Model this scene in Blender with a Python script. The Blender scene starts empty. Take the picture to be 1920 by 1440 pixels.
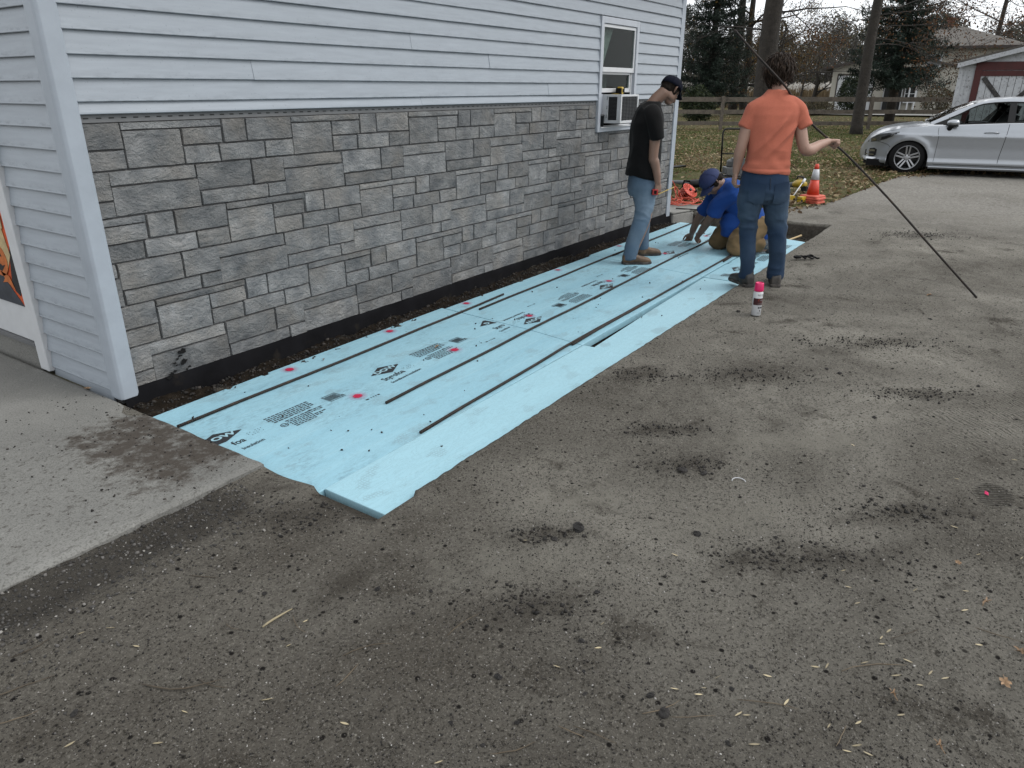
import bpy, math, random
import numpy as np
from mathutils import Vector, Matrix
R=math.radians; PI=math.pi
SC=bpy.context.scene; COL=SC.collection
rng=random.Random(11); nr=np.random.default_rng(11)

# ------------------------------------------------------------------ camera
CAM=Vector((-1.837,-3.7662,1.55)); FPX=1356.15
yaw,pit,rol=R(34.3625),R(22.2709),R(.0414)
fw=Vector((math.cos(yaw)*math.cos(pit),math.sin(yaw)*math.cos(pit),-math.sin(pit)))
rt=Vector((math.sin(yaw),-math.cos(yaw),0)); up=rt.cross(fw)
r2=rt*math.cos(rol)+up*math.sin(rol); u2=up*math.cos(rol)-rt*math.sin(rol)
cd=bpy.data.cameras.new('camera'); cam=bpy.data.objects.new('camera',cd); COL.objects.link(cam)
cam.matrix_world=Matrix(((r2.x,u2.x,-fw.x,CAM.x),(r2.y,u2.y,-fw.y,CAM.y),(r2.z,u2.z,-fw.z,CAM.z),(0,0,0,1)))
cd.sensor_width=36; cd.lens=36*FPX/1920; cd.clip_start=.05; cd.clip_end=3000
SC.camera=cam
# ------------------------------------------------------------------ sky, sun, exposure
SUN_EL,SUN_AZ=R(48),R(-62)      # azimuth of the sun measured from +X towards +Y
w=bpy.data.worlds.new('World'); SC.world=w; w.use_nodes=True; nt=w.node_tree; nt.nodes.clear()
sky=nt.nodes.new('ShaderNodeTexSky'); sky.sky_type='NISHITA'; sky.sun_disc=False
sky.sun_elevation=SUN_EL; sky.sun_rotation=R(90)-SUN_AZ; sky.dust_density=4; sky.air_density=1.2
hs=nt.nodes.new('ShaderNodeHueSaturation'); hs.inputs['Saturation'].default_value=.22
tc=nt.nodes.new('ShaderNodeTexCoord'); ns=nt.nodes.new('ShaderNodeTexNoise'); ns.inputs['Scale'].default_value=2.2; ns.inputs['Detail'].default_value=6
cr=nt.nodes.new('ShaderNodeValToRGB'); cr.color_ramp.elements[0].position=.3; cr.color_ramp.elements[0].color=(7.6,8.0,8.5,1); cr.color_ramp.elements[1].position=.72; cr.color_ramp.elements[1].color=(10.6,10.8,11.0,1)
mx=nt.nodes.new('ShaderNodeMix'); mx.data_type='RGBA'; mx.inputs[0].default_value=.72
bg=nt.nodes.new('ShaderNodeBackground'); bg.inputs['Strength'].default_value=.142
wo=nt.nodes.new('ShaderNodeOutputWorld'); L=nt.links.new
L(sky.outputs[0],hs.inputs['Color']); L(tc.outputs['Generated'],ns.inputs['Vector']); L(ns.outputs['Fac'],cr.inputs['Fac'])
L(hs.outputs[0],mx.inputs[6]); L(cr.outputs[0],mx.inputs[7]); L(mx.outputs[2],bg.inputs['Color']); L(bg.outputs[0],wo.inputs[0])
sd=bpy.data.lights.new('sun','SUN'); sd.energy=1.05; sd.angle=R(25); sd.color=(1,.97,.93)
so=bpy.data.objects.new('sun',sd); COL.objects.link(so)
sv=Vector((math.cos(SUN_EL)*math.cos(SUN_AZ),math.cos(SUN_EL)*math.sin(SUN_AZ),math.sin(SUN_EL)))
so.rotation_euler=sv.to_track_quat('Z','Y').to_euler(); so.location=(0,0,30)
SC.view_settings.view_transform='Standard'; SC.view_settings.look='None'; SC.view_settings.exposure=.43; SC.view_settings.gamma=1; SC.view_settings.use_curve_mapping=False
SC.render.engine='CYCLES'; SC.cycles.max_bounces=8; SC.cycles.transparent_max_bounces=12

# ------------------------------------------------------------------ helpers: places
fh=Vector((fw.x,fw.y,0)).normalized(); rh=Vector((fh.y,-fh.x,0)); RZ=math.atan2(rh.y,rh.x)
def W(px,py,D):                      # a point seen at a pixel, D metres ahead
    d=fw*FPX+r2*(px-960)-u2*(py-720); return CAM+d*(D/d.dot(fh))
def G(px,py,z=0):                    # a point on the ground
    d=fw*FPX+r2*(px-960)-u2*(py-720); return CAM+d*((z-CAM.z)/d.z)
# ------------------------------------------------------------------ helpers: noise
def _h(i,j,k,s):
    n=(i*374761393+j*668265263+k*1274126177+s*974634777)&0xffffffff
    n=((n^(n>>13))*1274126177)&0xffffffff
    return ((n^(n>>16))&0xffff)/65535.0
def vn(x,y,z=0.0,s=1):               # value noise, -1..1
    x=np.asarray(x,float)+1000.; y=np.asarray(y,float)+1000.; z=np.zeros_like(x)+z+1000.
    i=np.floor(x).astype(np.int64); j=np.floor(y).astype(np.int64); k=np.floor(z).astype(np.int64)
    a=x-i; b=y-j; c=z-k; a=a*a*(3-2*a); b=b*b*(3-2*b); c=c*c*(3-2*c)
    def l(p,q,t): return p+(q-p)*t
    v=l(l(l(_h(i,j,k,s),_h(i+1,j,k,s),a),l(_h(i,j+1,k,s),_h(i+1,j+1,k,s),a),b),
        l(l(_h(i,j,k+1,s),_h(i+1,j,k+1,s),a),l(_h(i,j+1,k+1,s),_h(i+1,j+1,k+1,s),a),b),c)
    return v*2-1
# ------------------------------------------------------------------ helpers: objects
def tag(o,label=None,cat=None,group=None,kind=None):
    if label: o['label']=label
    if cat: o['category']=cat
    if group: o['group']=group
    if kind: o['kind']=kind
    return o
def thing(name,label,cat,loc=(0,0,0),rz=0,group=None):
    o=bpy.data.objects.new(name,None); COL.objects.link(o); o.empty_display_size=.1
    o.location=loc; o.rotation_euler=(0,0,rz); return tag(o,label,cat,group)
def link(name,me,mat=None,parent=None):
    o=bpy.data.objects.new(name,me); COL.objects.link(o)
    if mat is not None and len(me.materials)==0: me.materials.append(mat)
    if parent is not None: o.parent=parent
    return o
def copy_tree(o,parent=None):
    c=o.copy(); COL.objects.link(c)
    if parent is not None: c.parent=parent
    for ch in list(o.children): copy_tree(ch,c)
    return c
class MB:
    def __init__(s): s.v=[]; s.f=[]
    def add(s,v,f):
        b=len(s.v); s.v.extend([tuple(p) for p in v]); s.f.extend([tuple(i+b for i in q) for q in f]); return s
    def box(s,x0,x1,y0,y1,z0,z1):
        return s.add([(x0,y0,z0),(x1,y0,z0),(x1,y1,z0),(x0,y1,z0),(x0,y0,z1),(x1,y0,z1),(x1,y1,z1),(x0,y1,z1)],
          [(0,3,2,1),(4,5,6,7),(0,1,5,4),(1,2,6,5),(2,3,7,6),(3,0,4,7)])
    def obox(s,c,a,b,d):
        c,a,b,d=map(Vector,(c,a,b,d)); P=[c+a*i+b*j+d*k for k in(-1,1) for i,j in((-1,-1),(1,-1),(1,1),(-1,1))]
        return s.add(P,[(0,3,2,1),(4,5,6,7),(0,1,5,4),(1,2,6,5),(2,3,7,6),(3,0,4,7)])
    def beam(s,p,q,wd,h,upv=(0,0,1)):
        p,q=Vector(p),Vector(q); t=(q-p); l=t.length; t/=l; u=Vector(upv); a=t.cross(u)
        if a.length<1e-4: a=t.cross(Vector((1,0,0)))
        a.normalize(); b=a.cross(t); return s.obox((p+q)/2,t*(l/2),a*(wd/2),b*(h/2))
    def tube(s,pts,r,n=6,cap=True,flat=1.0):
        pts=[Vector(p) for p in pts]; m=len(pts); rr=r if hasattr(r,'__len__') else [r]*m; b=len(s.v); a=None
        for i,p in enumerate(pts):
            t=(pts[min(i+1,m-1)]-pts[max(i-1,0)]).normalized()
            if a is None:
                a=t.cross(Vector((0,0,1)));
                if a.length<1e-3: a=t.cross(Vector((1,0,0)))
            a=(a-t*a.dot(t)).normalized(); c=t.cross(a)
            for k in range(n):
                q=2*PI*k/n; s.v.append(tuple(p+a*(math.cos(q)*rr[i])+c*(math.sin(q)*rr[i]*flat)))
        for i in range(m-1):
            for k in range(n): s.f.append((b+i*n+k,b+i*n+(k+1)%n,b+(i+1)*n+(k+1)%n,b+(i+1)*n+k))
        if cap: s.f.append(tuple(b+k for k in range(n))[::-1]); s.f.append(tuple(b+(m-1)*n+k for k in range(n)))
        return s
    def lathe(s,prof,n=20,M=None,cap=True):
        b=len(s.v); M=M or Matrix()
        for r_,z in prof:
            for k in range(n):
                q=2*PI*k/n; s.v.append(tuple(M@Vector((r_*math.cos(q),r_*math.sin(q),z))))
        for i in range(len(prof)-1):
            for k in range(n): s.f.append((b+i*n+k,b+i*n+(k+1)%n,b+(i+1)*n+(k+1)%n,b+(i+1)*n+k))
        if cap:
            s.f.append(tuple(b+k for k in range(n))[::-1]); e=b+(len(prof)-1)*n; s.f.append(tuple(e+k for k in range(n)))
        return s
    def grid(s,P):
        b=len(s.v); h=len(P); wd=len(P[0])
        for row in P: s.v.extend([tuple(p) for p in row])
        for i in range(h-1):
            for j in range(wd-1): s.f.append((b+i*wd+j,b+i*wd+j+1,b+(i+1)*wd+j+1,b+(i+1)*wd+j))
        return s
    def poly(s,P): return s.add(P,[tuple(range(len(P)))])
    def prism(s,P,d):                # polygon P extruded by vector d
        n=len(P); Q=[Vector(p)+Vector(d) for p in P]
        return s.add(list(P)+Q,[tuple(range(n))[::-1],tuple(range(n,2*n))]+[(i,(i+1)%n,n+(i+1)%n,n+i) for i in range(n)])
    def build(s,name,mat,parent=None,smooth=False,bevel=0,kind=None):
        me=bpy.data.meshes.new(name); me.from_pydata(s.v,[],s.f); me.update()
        if smooth: me.polygons.foreach_set('use_smooth',[True]*len(me.polygons))
        o=link(name,me,mat,parent)
        if bevel:
            b=o.modifiers.new('bevel','BEVEL'); b.width=bevel; b.segments=2; b.limit_method='ANGLE'; b.angle_limit=R(35)
        if kind: o['kind']=kind
        return o
def np_mesh(name,v,f,mat=None,parent=None,smooth=False,kind=None):   # v (N,3), f (M,k) arrays
    v=np.asarray(v,np.float32); f=np.asarray(f,np.int32); k=f.shape[1]
    me=bpy.data.meshes.new(name); me.vertices.add(len(v)); me.vertices.foreach_set('co',v.ravel())
    me.loops.add(f.size); me.loops.foreach_set('vertex_index',f.ravel())
    me.polygons.add(len(f)); me.polygons.foreach_set('loop_start',np.arange(0,f.size,k,dtype=np.int32))
    if smooth: me.polygons.foreach_set('use_smooth',np.ones(len(f),bool))
    me.update(calc_edges=True); me.validate()
    o=link(name,me,mat,parent)
    if kind: o['kind']=kind
    return o
def rand_rot(n,tilt=None):
    if tilt is None:
        q=nr.normal(size=(n,4)); q/=np.linalg.norm(q,axis=1)[:,None]; a,b,c,d=q.T
        return np.stack([np.stack([1-2*(c*c+d*d),2*(b*c-a*d),2*(b*d+a*c)],-1),np.stack([2*(b*c+a*d),1-2*(b*b+d*d),2*(c*d-a*b)],-1),np.stack([2*(b*d-a*c),2*(c*d+a*b),1-2*(b*b+c*c)],-1)],1)
    az=nr.uniform(0,2*PI,n); e=nr.normal(0,tilt,n); g=nr.normal(0,tilt,n)
    def rx(t): o=np.zeros((n,3,3)); o[:,0,0]=1; o[:,1,1]=o[:,2,2]=np.cos(t); o[:,1,2]=-np.sin(t); o[:,2,1]=np.sin(t); return o
    def ry(t): o=np.zeros((n,3,3)); o[:,1,1]=1; o[:,0,0]=o[:,2,2]=np.cos(t); o[:,0,2]=np.sin(t); o[:,2,0]=-np.sin(t); return o
    z=np.zeros((n,3,3)); z[:,2,2]=1; z[:,0,0]=z[:,1,1]=np.cos(az); z[:,0,1]=-np.sin(az); z[:,1,0]=np.sin(az)
    return z@rx(e)@ry(g)
LEAF=np.array([(0,-1,0),(.5,-.1,.12),(0,1,0),(-.5,-.1,.12)]); LEAFF=np.array([(0,1,2,3)])
CURL=np.array([(0,-1,.0),(.55,-.5,.25),(.6,.3,.3),(0,1,.05),(-.6,.3,.22),(-.5,-.5,.3),(0,0,-.05)]); CURLF=np.array([(6,0,1),(6,1,2),(6,2,3),(6,3,4),(6,4,5),(6,5,0)])
PEB=np.array([(1,0,0),(-1,0,0),(0,1,0),(0,-1,0),(0,0,.75),(0,0,-.5),(.55,.55,.45),(-.6,.5,.4)]); PEBF=np.array([(6,0,2),(7,2,1),(4,6,2),(4,0,6),(4,2,7),(4,7,1),(4,1,3),(4,3,0),(5,2,0),(5,1,2),(5,3,1),(5,0,3)])
def scatter(name,pos,size,mat,base=LEAF,bf=LEAFF,parent=None,tilt=None,kind=None,stretch=None,smooth=False):
    n=len(pos); size=np.asarray(size,float); m=len(base)
    sc=np.repeat(size[:,None],3,1) if size.ndim==1 else size
    p=base[None]*sc[:,None,:]
    if stretch is not None: p=p*(1+nr.uniform(-stretch,stretch,p.shape))
    p=np.einsum('nij,nmj->nmi',rand_rot(n,tilt),p)+np.asarray(pos)[:,None,:]
    f=(bf[None]+(np.arange(n)*m)[:,None,None]).reshape(-1,bf.shape[1])
    return np_mesh(name,p.reshape(-1,3),f,mat,parent,smooth,kind)
_tx={}
def text_mesh(body,size,sx=1.0,bold=0.0):
    key=(body,size,sx,bold)
    if key not in _tx:
        c=bpy.data.curves.new('lettering','FONT'); c.body=body; c.size=size; c.align_x='CENTER'; c.align_y='CENTER'; c.offset=bold; c.resolution_u=3
        o=bpy.data.objects.new('lettering',c); COL.objects.link(o); dg=bpy.context.evaluated_depsgraph_get()
        me=bpy.data.meshes.new_from_object(o.evaluated_get(dg)); me.materials.clear()
        for v in me.vertices: v.co.x*=sx
        bpy.data.objects.remove(o); me.name='lettering'; _tx[key]=me
    return _tx[key]
# ------------------------------------------------------------------ materials
ALB=.57                              # overall reflectance level of the surfaces
class NT:
    def __init__(s,name):
        s.m=bpy.data.materials.new(name); s.m.use_nodes=True; s.t=s.m.node_tree; s.b=s.t.nodes['Principled BSDF']; s.o=s.t.nodes['Material Output']
        s.tc=s.t.nodes.new('ShaderNodeTexCoord'); s.P=s.tc.outputs['Object']
    def l(s,a,b): s.t.links.new(a,b)
    def n(s,typ,ins=None,**kw):
        q=s.t.nodes.new('ShaderNode'+typ)
        for k,v in kw.items(): setattr(q,k,v)
        for k,v in (ins or {}).items():
            if hasattr(v,'is_linked') or hasattr(v,'links'): s.l(v,q.inputs[k])
            else: q.inputs[k].default_value=v
        return q
    def noise(s,scale,detail=4,rough=.6,vec=None,dist=0):
        return s.n('TexNoise',{'Vector':vec or s.P,'Scale':scale,'Detail':detail,'Roughness':rough,'Distortion':dist}).outputs['Fac']
    def vmap(s,sc=(1,1,1),loc=(0,0,0),rot=(0,0,0)):
        return s.n('Mapping',{'Vector':s.P,'Scale':sc,'Location':loc,'Rotation':rot}).outputs[0]
    def ramp(s,fac,stops):
        q=s.n('ValToRGB',{'Fac':fac}); e=q.color_ramp.elements
        while len(e)<len(stops): e.new(.5)
        for x,(p,c) in zip(e,stops): x.position=p; x.color=tuple(c)+(1,) if hasattr(c,'__len__') else (c,c,c,1)
        return q.outputs[0]
    def mix(s,fac,a,b,mode='MIX'):
        q=s.t.nodes.new('ShaderNodeMix'); q.data_type='RGBA'; q.blend_type=mode
        for i,v in((0,fac),(6,a),(7,b)):
            if hasattr(v,'links'): s.l(v,q.inputs[i])
            else: q.inputs[i].default_value=(tuple(v)+(1,)) if (i and len(v)==3) else v
        return q.outputs[2]
    def math(s,op,a,b=0.0,clamp=False):
        q=s.t.nodes.new('ShaderNodeMath'); q.operation=op; q.use_clamp=clamp
        for i,v in((0,a),(1,b)):
            if hasattr(v,'links'): s.l(v,q.inputs[i])
            else: q.inputs[i].default_value=v
        return q.outputs[0]
    def island(s): return s.n('NewGeometry').outputs['Random Per Island']
    def objrand(s): return s.n('ObjectInfo').outputs['Random']
    def sep(s): q=s.n('SeparateXYZ',{'Vector':s.P}); return q.outputs
    def band(s,v,a,b,soft):          # 1 between a and b, soft edges
        i=s.n('MapRange',{'Value':v,'From Min':a-soft,'From Max':a+soft},interpolation_type='SMOOTHSTEP').outputs[0]
        j=s.n('MapRange',{'Value':v,'From Min':b-soft,'From Max':b+soft,'To Min':1.0,'To Max':0.0},interpolation_type='SMOOTHSTEP').outputs[0]
        return s.math('MULTIPLY',i,j)
    def col(s,c):
        if hasattr(c,'links'): s.l(s.mix(1.0,c,(ALB,ALB,ALB),'MULTIPLY'),s.b.inputs['Base Color'])
        else: s.b.inputs['Base Color'].default_value=tuple(x*ALB for x in c)+(1,)
        return s
    def set(s,**kw):
        nm={'rough':'Roughness','metal':'Metallic','spec':'Specular IOR Level','coat':'Coat Weight','trans':'Transmission Weight','alpha':'Alpha','ior':'IOR','sheen':'Sheen Weight','coatr':'Coat Roughness'}
        for k,v in kw.items():
            i=s.b.inputs[nm[k]]
            if hasattr(v,'links'): s.l(v,i)
            else: i.default_value=v
        return s
    def bump(s,h,strength=.3,dist=.01):
        q=s.n('Bump',{'Height':h,'Strength':strength,'Distance':dist}); s.l(q.outputs[0],s.b.inputs['Normal']); return s
def sc3(c,k): return tuple(min(1,x*k) for x in c)
def mat(name,c,rough=.6,metal=0,var=.15,vs=8,bump=0,bs=60,bd=.004,spec=.5,coat=0,obj=0,isl=0,c2=None,c2s=3,c2t=.55):
    s=NT(name); f=s.noise(vs,5); k=s.ramp(f,[(.3,sc3(c,1-var)),(.7,sc3(c,1+var))])
    if c2: k=s.mix(s.ramp(s.noise(c2s,6,.65),[(c2t-.06,0),(c2t+.08,1)]),k,c2)
    if obj or isl:
        g=s.objrand() if obj else s.island(); a=obj or isl
        k=s.mix(1.0,k,s.ramp(g,[(0,1-a),(1,1+a)]),'MULTIPLY')
    s.col(k).set(rough=rough,metal=metal,spec=spec,coat=coat)
    if bump: s.bump(s.noise(bs,4),bump,bd)
    return s.m
def leafmat(name,stops,rough=.7,tr=.25):
    s=NT(name); c=s.ramp(s.island(),stops); s.col(c).set(rough=rough,spec=.25)
    t=s.n('BsdfTranslucent',{'Color':c}); m=s.n('MixShader',{'Fac':tr}); s.l(s.b.outputs[0],m.inputs[1]); s.l(t.outputs[0],m.inputs[2]); s.l(m.outputs[0],s.o.inputs['Surface'])
    return s.m
M={}
def mk_siding(name,c):
    s=NT(name); v=s.vmap((1.2,1.2,14)); g=s.noise(14,6,.65,s.vmap((.5,.5,9)))
    k=s.ramp(s.noise(3,5,.6,v),[(.3,sc3(c,.9)),(.7,sc3(c,1.06))])
    k=s.mix(s.ramp(s.noise(2.2,8,.75),[(.56,0),(.78,.35)]),k,sc3(c,.62))
    k=s.mix(s.ramp(s.noise(95,3,.5),[(.66,0),(.76,.55)]),k,sc3(c,.40))
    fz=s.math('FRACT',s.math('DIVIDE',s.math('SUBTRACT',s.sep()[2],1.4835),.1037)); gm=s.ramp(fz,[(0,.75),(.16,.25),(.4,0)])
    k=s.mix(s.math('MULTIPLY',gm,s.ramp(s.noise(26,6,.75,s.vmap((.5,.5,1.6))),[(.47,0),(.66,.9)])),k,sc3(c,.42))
    s.col(k).set(rough=.48,spec=.4).bump(g,.14,.002); return s.m
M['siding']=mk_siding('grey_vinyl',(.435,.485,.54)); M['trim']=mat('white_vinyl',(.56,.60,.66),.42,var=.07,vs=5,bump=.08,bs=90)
M['post']=mat('grey_corner_vinyl',(.46,.515,.58),.5,var=.08,vs=6,bump=.08,bs=90); M['white']=mat('white_plastic',(.78,.80,.82),.35,var=.05,vs=12)
def mk_stone():
    s=NT('moulded_stone'); o=s.objrand(); off=s.n('VectorMath',{0:s.P},operation='ADD')
    cc=s.n('CombineXYZ',{'X':s.math('MULTIPLY',o,37.0),'Y':s.math('MULTIPLY',o,11.0)}); s.l(cc.outputs[0],off.inputs[1]); v=off.outputs[0]
    b=s.ramp(s.noise(7,7,.62,v),[(.28,(.120,.129,.138)),(.43,(.195,.203,.208)),(.57,(.265,.270,.270)),(.74,(.36,.365,.367))])
    b=s.mix(s.ramp(s.noise(3.1,4,.6,v),[(.46,0),(.66,.5)]),b,(.270,.246,.215))
    b=s.mix(1.0,b,s.ramp(o,[(0,.88),(.5,1.10),(1,1.38)]),'MULTIPLY')
    st=s.n('Mapping',{'Vector':v,'Scale':(1,1,1.7),'Rotation':(0,R(25),0)}).outputs[0]
    h1=s.noise(11,8,.66,st,.35); h2=s.noise(70,4,.6,v)
    rg=s.math('ABSOLUTE',s.math('SUBTRACT',s.noise(5,6,.68,st,.7),.5))
    h=s.math('ADD',s.math('ADD',h1,s.math('MULTIPLY',h2,.34)),s.math('MULTIPLY',rg,1.5))
    b=s.mix(s.ramp(rg,[(0,.28),(.03,0)]),b,(.10,.10,.105))
    s.col(b).set(rough=.82,spec=.3).bump(h,1.0,.024); return s.m
M['stone']=mk_stone(); M['mortar']=mat('panel_joint',(.17,.173,.177),.9,bump=.3); M['flash']=mat('black_flashing',(.009,.009,.0105),.92,spec=.08,var=.4,vs=5,bump=.2,bs=12,bd=.01,c2=(.028,.024,.02),c2s=6,c2t=.66)
def mk_concrete(name,k=1.0,stain=True):
    s=NT(name); x,y,z=s.sep()
    b=s.ramp(s.noise(1.3,6,.62),[(.3,sc3((.20,.198,.185),k)),(.55,sc3((.275,.272,.252),k)),(.75,sc3((.36,.355,.335),k))])
    b=s.mix(s.ramp(s.noise(140,3,.6),[(.38,.55),(.5,0)]),b,sc3((.1,.098,.09),k))
    b=s.mix(s.ramp(s.noise(45,4,.6),[(.62,0),(.72,.5)]),b,sc3((.4,.395,.37),k))
    if stain:
        d=s.math('MULTIPLY',s.band(x,-.60,.1,.22),s.band(y,-1.15,-.22,.16)); nz=s.noise(11,10,.8)
        m=s.ramp(s.math('ADD',s.math('MULTIPLY',d,.27),s.math('MULTIPLY',nz,.85)),[(.58,0),(.70,1)])
        b=s.mix(s.math('MULTIPLY',m,.9),b,(.060,.047,.036))
        m2=s.ramp(s.noise(5,8,.75,s.vmap((1,1,1),(3.3,1.2,0))),[(.63,0),(.70,.85)]); near=s.math('MULTIPLY',s.band(x,-1.6,.1,.3),s.band(y,-1.3,0,.3))
        b=s.mix(s.math('MULTIPLY',m2,near),b,(.05,.042,.034))
        m3=s.math('MULTIPLY',s.band(y,-1.4,-1.13,.05),s.ramp(s.noise(22,6,.7),[(.42,0),(.6,.12)])); b=s.mix(m3,b,(.36,.35,.33))
        b=s.mix(s.math('MULTIPLY',s.math('MULTIPLY',s.band(x,-2.5,.1,.4),s.band(y,-1.3,-.2,.35)),s.ramp(s.noise(38,5,.7),[(.55,0),(.66,.8)])),b,(.06,.052,.043))
    br=s.noise(60,3,.6,s.vmap((1,14,1)))
    s.col(b).set(rough=.9,spec=.25).bump(s.math('ADD',s.noise(120,4,.65),s.math('MULTIPLY',br,.5)),.35,.004); return s.m
M['concrete']=mk_concrete('broomed_concrete'); M['concrete2']=mk_concrete('rough_concrete',1.35,False)
def mk_dirt():
    s=NT('bare_dirt'); x,y,z=s.sep()
    b=s.ramp(s.noise(.75,6,.62,dist=.6),[(.34,(.150,.140,.124)),(.45,(.225,.214,.193)),(.55,(.295,.283,.257)),(.66,(.40,.386,.35))])
    p=s.ramp(s.noise(2.3,8,.7,s.vmap((1,1,1),(5,2,0)),.5),[(.57,0),(.66,.8)]); b=s.mix(p,b,(.066,.058,.048))
    wst=s.n('MapRange',{'Value':s.math('ADD',x,s.math('MULTIPLY',s.noise(1.2,4),1.6)),'From Min':-.35,'From Max':1.1,'To Min':.50,'To Max':0.0}).outputs[0]; b=s.mix(wst,b,(.155,.140,.122))
    q=s.ramp(s.noise(3.1,7,.66,s.vmap((1,1,1),(1,7,0)),.4),[(.58,0),(.75,.6)]); b=s.mix(q,b,(.30,.288,.258))
    # fine grains: dark and pale specks
    b=s.mix(s.ramp(s.noise(75,5,.75),[(.38,.85),(.47,0)]),b,(.040,.036,.030))
    b=s.mix(s.ramp(s.noise(115,4,.7,s.vmap((1,1,1),(2,9,1))),[(.54,0),(.68,.75)]),b,(.42,.40,.365))
    vo=s.n('TexVoronoi',{'Vector':s.P,'Scale':38.0,'Randomness':1.0}); m=s.math('MULTIPLY',s.ramp(vo.outputs['Distance'],[(.10,1),(.17,0)]),s.ramp(vo.outputs['Color'],[(.80,0),(.84,1)])); b=s.mix(m,b,(.44,.42,.38))
    vo=s.n('TexVoronoi',{'Vector':s.P,'Scale':25.0,'Randomness':1.0}); m=s.math('MULTIPLY',s.ramp(vo.outputs['Distance'],[(.16,1),(.25,0)]),s.ramp(vo.outputs['Color'],[(.68,0),(.72,1)])); b=s.mix(m,b,(.020,.018,.017))
    # damp trench soil and the dark old base course next to the slab
    t=s.ramp(z,[(0,1),(1,0)]); tm=s.n('MapRange',{'Value':z,'From Min':-.055,'From Max':-.025,'To Min':1.0,'To Max':0.0}).outputs[0]
    soil=s.ramp(s.noise(14,7,.7),[(.3,(.014,.011,.008)),(.55,(.034,.026,.019)),(.75,(.075,.060,.046))]); b=s.mix(tm,b,soil)
    d=s.math('MULTIPLY',s.band(y,-1.55,-1.1,.22),s.band(x,-9,-.28,.12)); dm=s.ramp(s.math('ADD',s.math('MULTIPLY',d,.5),s.math('MULTIPLY',s.noise(6,6,.7),.5)),[(.55,0),(.70,.8)])
    b=s.mix(dm,b,(.085,.079,.072))
    def spot(px,py,rx,ry,rot,lo=.45):
        g=G(px,py); q=s.n('Mapping',{'Vector':s.P,'Location':(g.x,g.y,0),'Rotation':(0,0,rot),'Scale':(rx,ry,1)},vector_type='TEXTURE').outputs[0]
        l=s.n('VectorMath',{0:q},operation='LENGTH').outputs['Value']; return l
    wob=s.math('MULTIPLY',s.math('SUBTRACT',s.noise(6,10,.8,dist=.4),.5),3.6)
    for px,py,rx,ry,a_ in ((1290,868,.26,.13,.2),(1195,700,.30,.13,.5),(1400,700,.42,.16,.3),(1720,735,.35,.12,-.2),(1240,800,.28,.10,.1),(1010,1000,.16,.07,.3),(1010,1130,.25,.10,.4),(640,1090,.22,.12,.6),(560,960,.30,.14,.2),(1500,1040,.5,.12,.1),(1640,640,.6,.14,.4),(1480,600,.3,.08,.2),(1725,440,.55,.25,.3),(520,905,.10,.05,.0),(1700,960,.35,.10,.2)):
        l=s.math('ADD',spot(px,py,rx,ry,RZ+a_),wob); b=s.mix(s.ramp(l,[(.10,.62),(.55,.34),(1.15,0)]),b,(.066,.058,.049))
    for px,py,rx,ry,a_ in ((960,1050,.36,.16,.2),(1080,930,.30,.14,.3),(1500,820,.5,.15,.1),(1400,960,.4,.12,.3)):
        l=s.math('ADD',spot(px,py,rx,ry,RZ+a_),wob); b=s.mix(s.ramp(l,[(.2,.6),(1.1,0)]),b,(.33,.318,.285))
    # the gravel drive further off: paler, greyer
    gr=s.math('MULTIPLY',s.n('MapRange',{'Value':x,'From Min':7.0,'From Max':10.5}).outputs[0],1.0); gn=s.ramp(s.noise(30,6,.75),[(.3,(.17,.162,.150)),(.5,(.34,.33,.312)),(.72,(.56,.545,.52))]); b=s.mix(s.math('MULTIPLY',gr,s.ramp(s.noise(.9,5,.6),[(.3,.55),(.6,.95)])),b,gn)
    # tyre tread at the right and boot prints
    tr=s.n('TexWave',{'Vector':s.vmap((1,1,1),rot=(0,0,R(38))),'Scale':13.0,'Distortion':2.5,'Detail':2.0},wave_type='BANDS').outputs['Fac']
    tmk=s.math('MULTIPLY',s.band(y,-4.6,-3.55,.12),s.band(x,1.9,5.2,.4)); tmk=s.math('MULTIPLY',tmk,s.ramp(s.noise(2.2,4),[(.46,0),(.6,1)]))
    fp=s.n('TexWave',{'Vector':s.vmap((1,1,1),rot=(0,0,R(-30))),'Scale':16.0,'Distortion':1.2},wave_type='BANDS').outputs['Fac']
    e=s.n('VectorMath',{0:s.vmap((1,1,1),rot=(0,0,0),loc=(-1.44,3.95,0)),1:(8,13,0)},operation='MULTIPLY').outputs[0]; ln=s.n('VectorMath',{0:e},operation='LENGTH').outputs['Value']; fm=s.ramp(ln,[(.85,1),(1,0)])
    h=s.math('ADD',s.math('MULTIPLY',s.noise(28,6,.75),1.0),s.math('MULTIPLY',s.noise(110,5,.8),.9))
    h=s.math('ADD',h,s.math('MULTIPLY',s.math('MULTIPLY',tr,tmk),.9)); h=s.math('ADD',h,s.math('MULTIPLY',s.math('MULTIPLY',fp,fm),1.2))
    b=s.mix(s.math('MULTIPLY',s.math('MULTIPLY',fp,fm),.55),b,(.04,.036,.032))
    b=s.mix(1.0,b,(1.02,1.0,.95),'MULTIPLY')
    s.col(b).set(rough=.95,spec=.1).bump(h,1.0,.018); return s.m
M['dirt']=mk_dirt()
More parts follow.
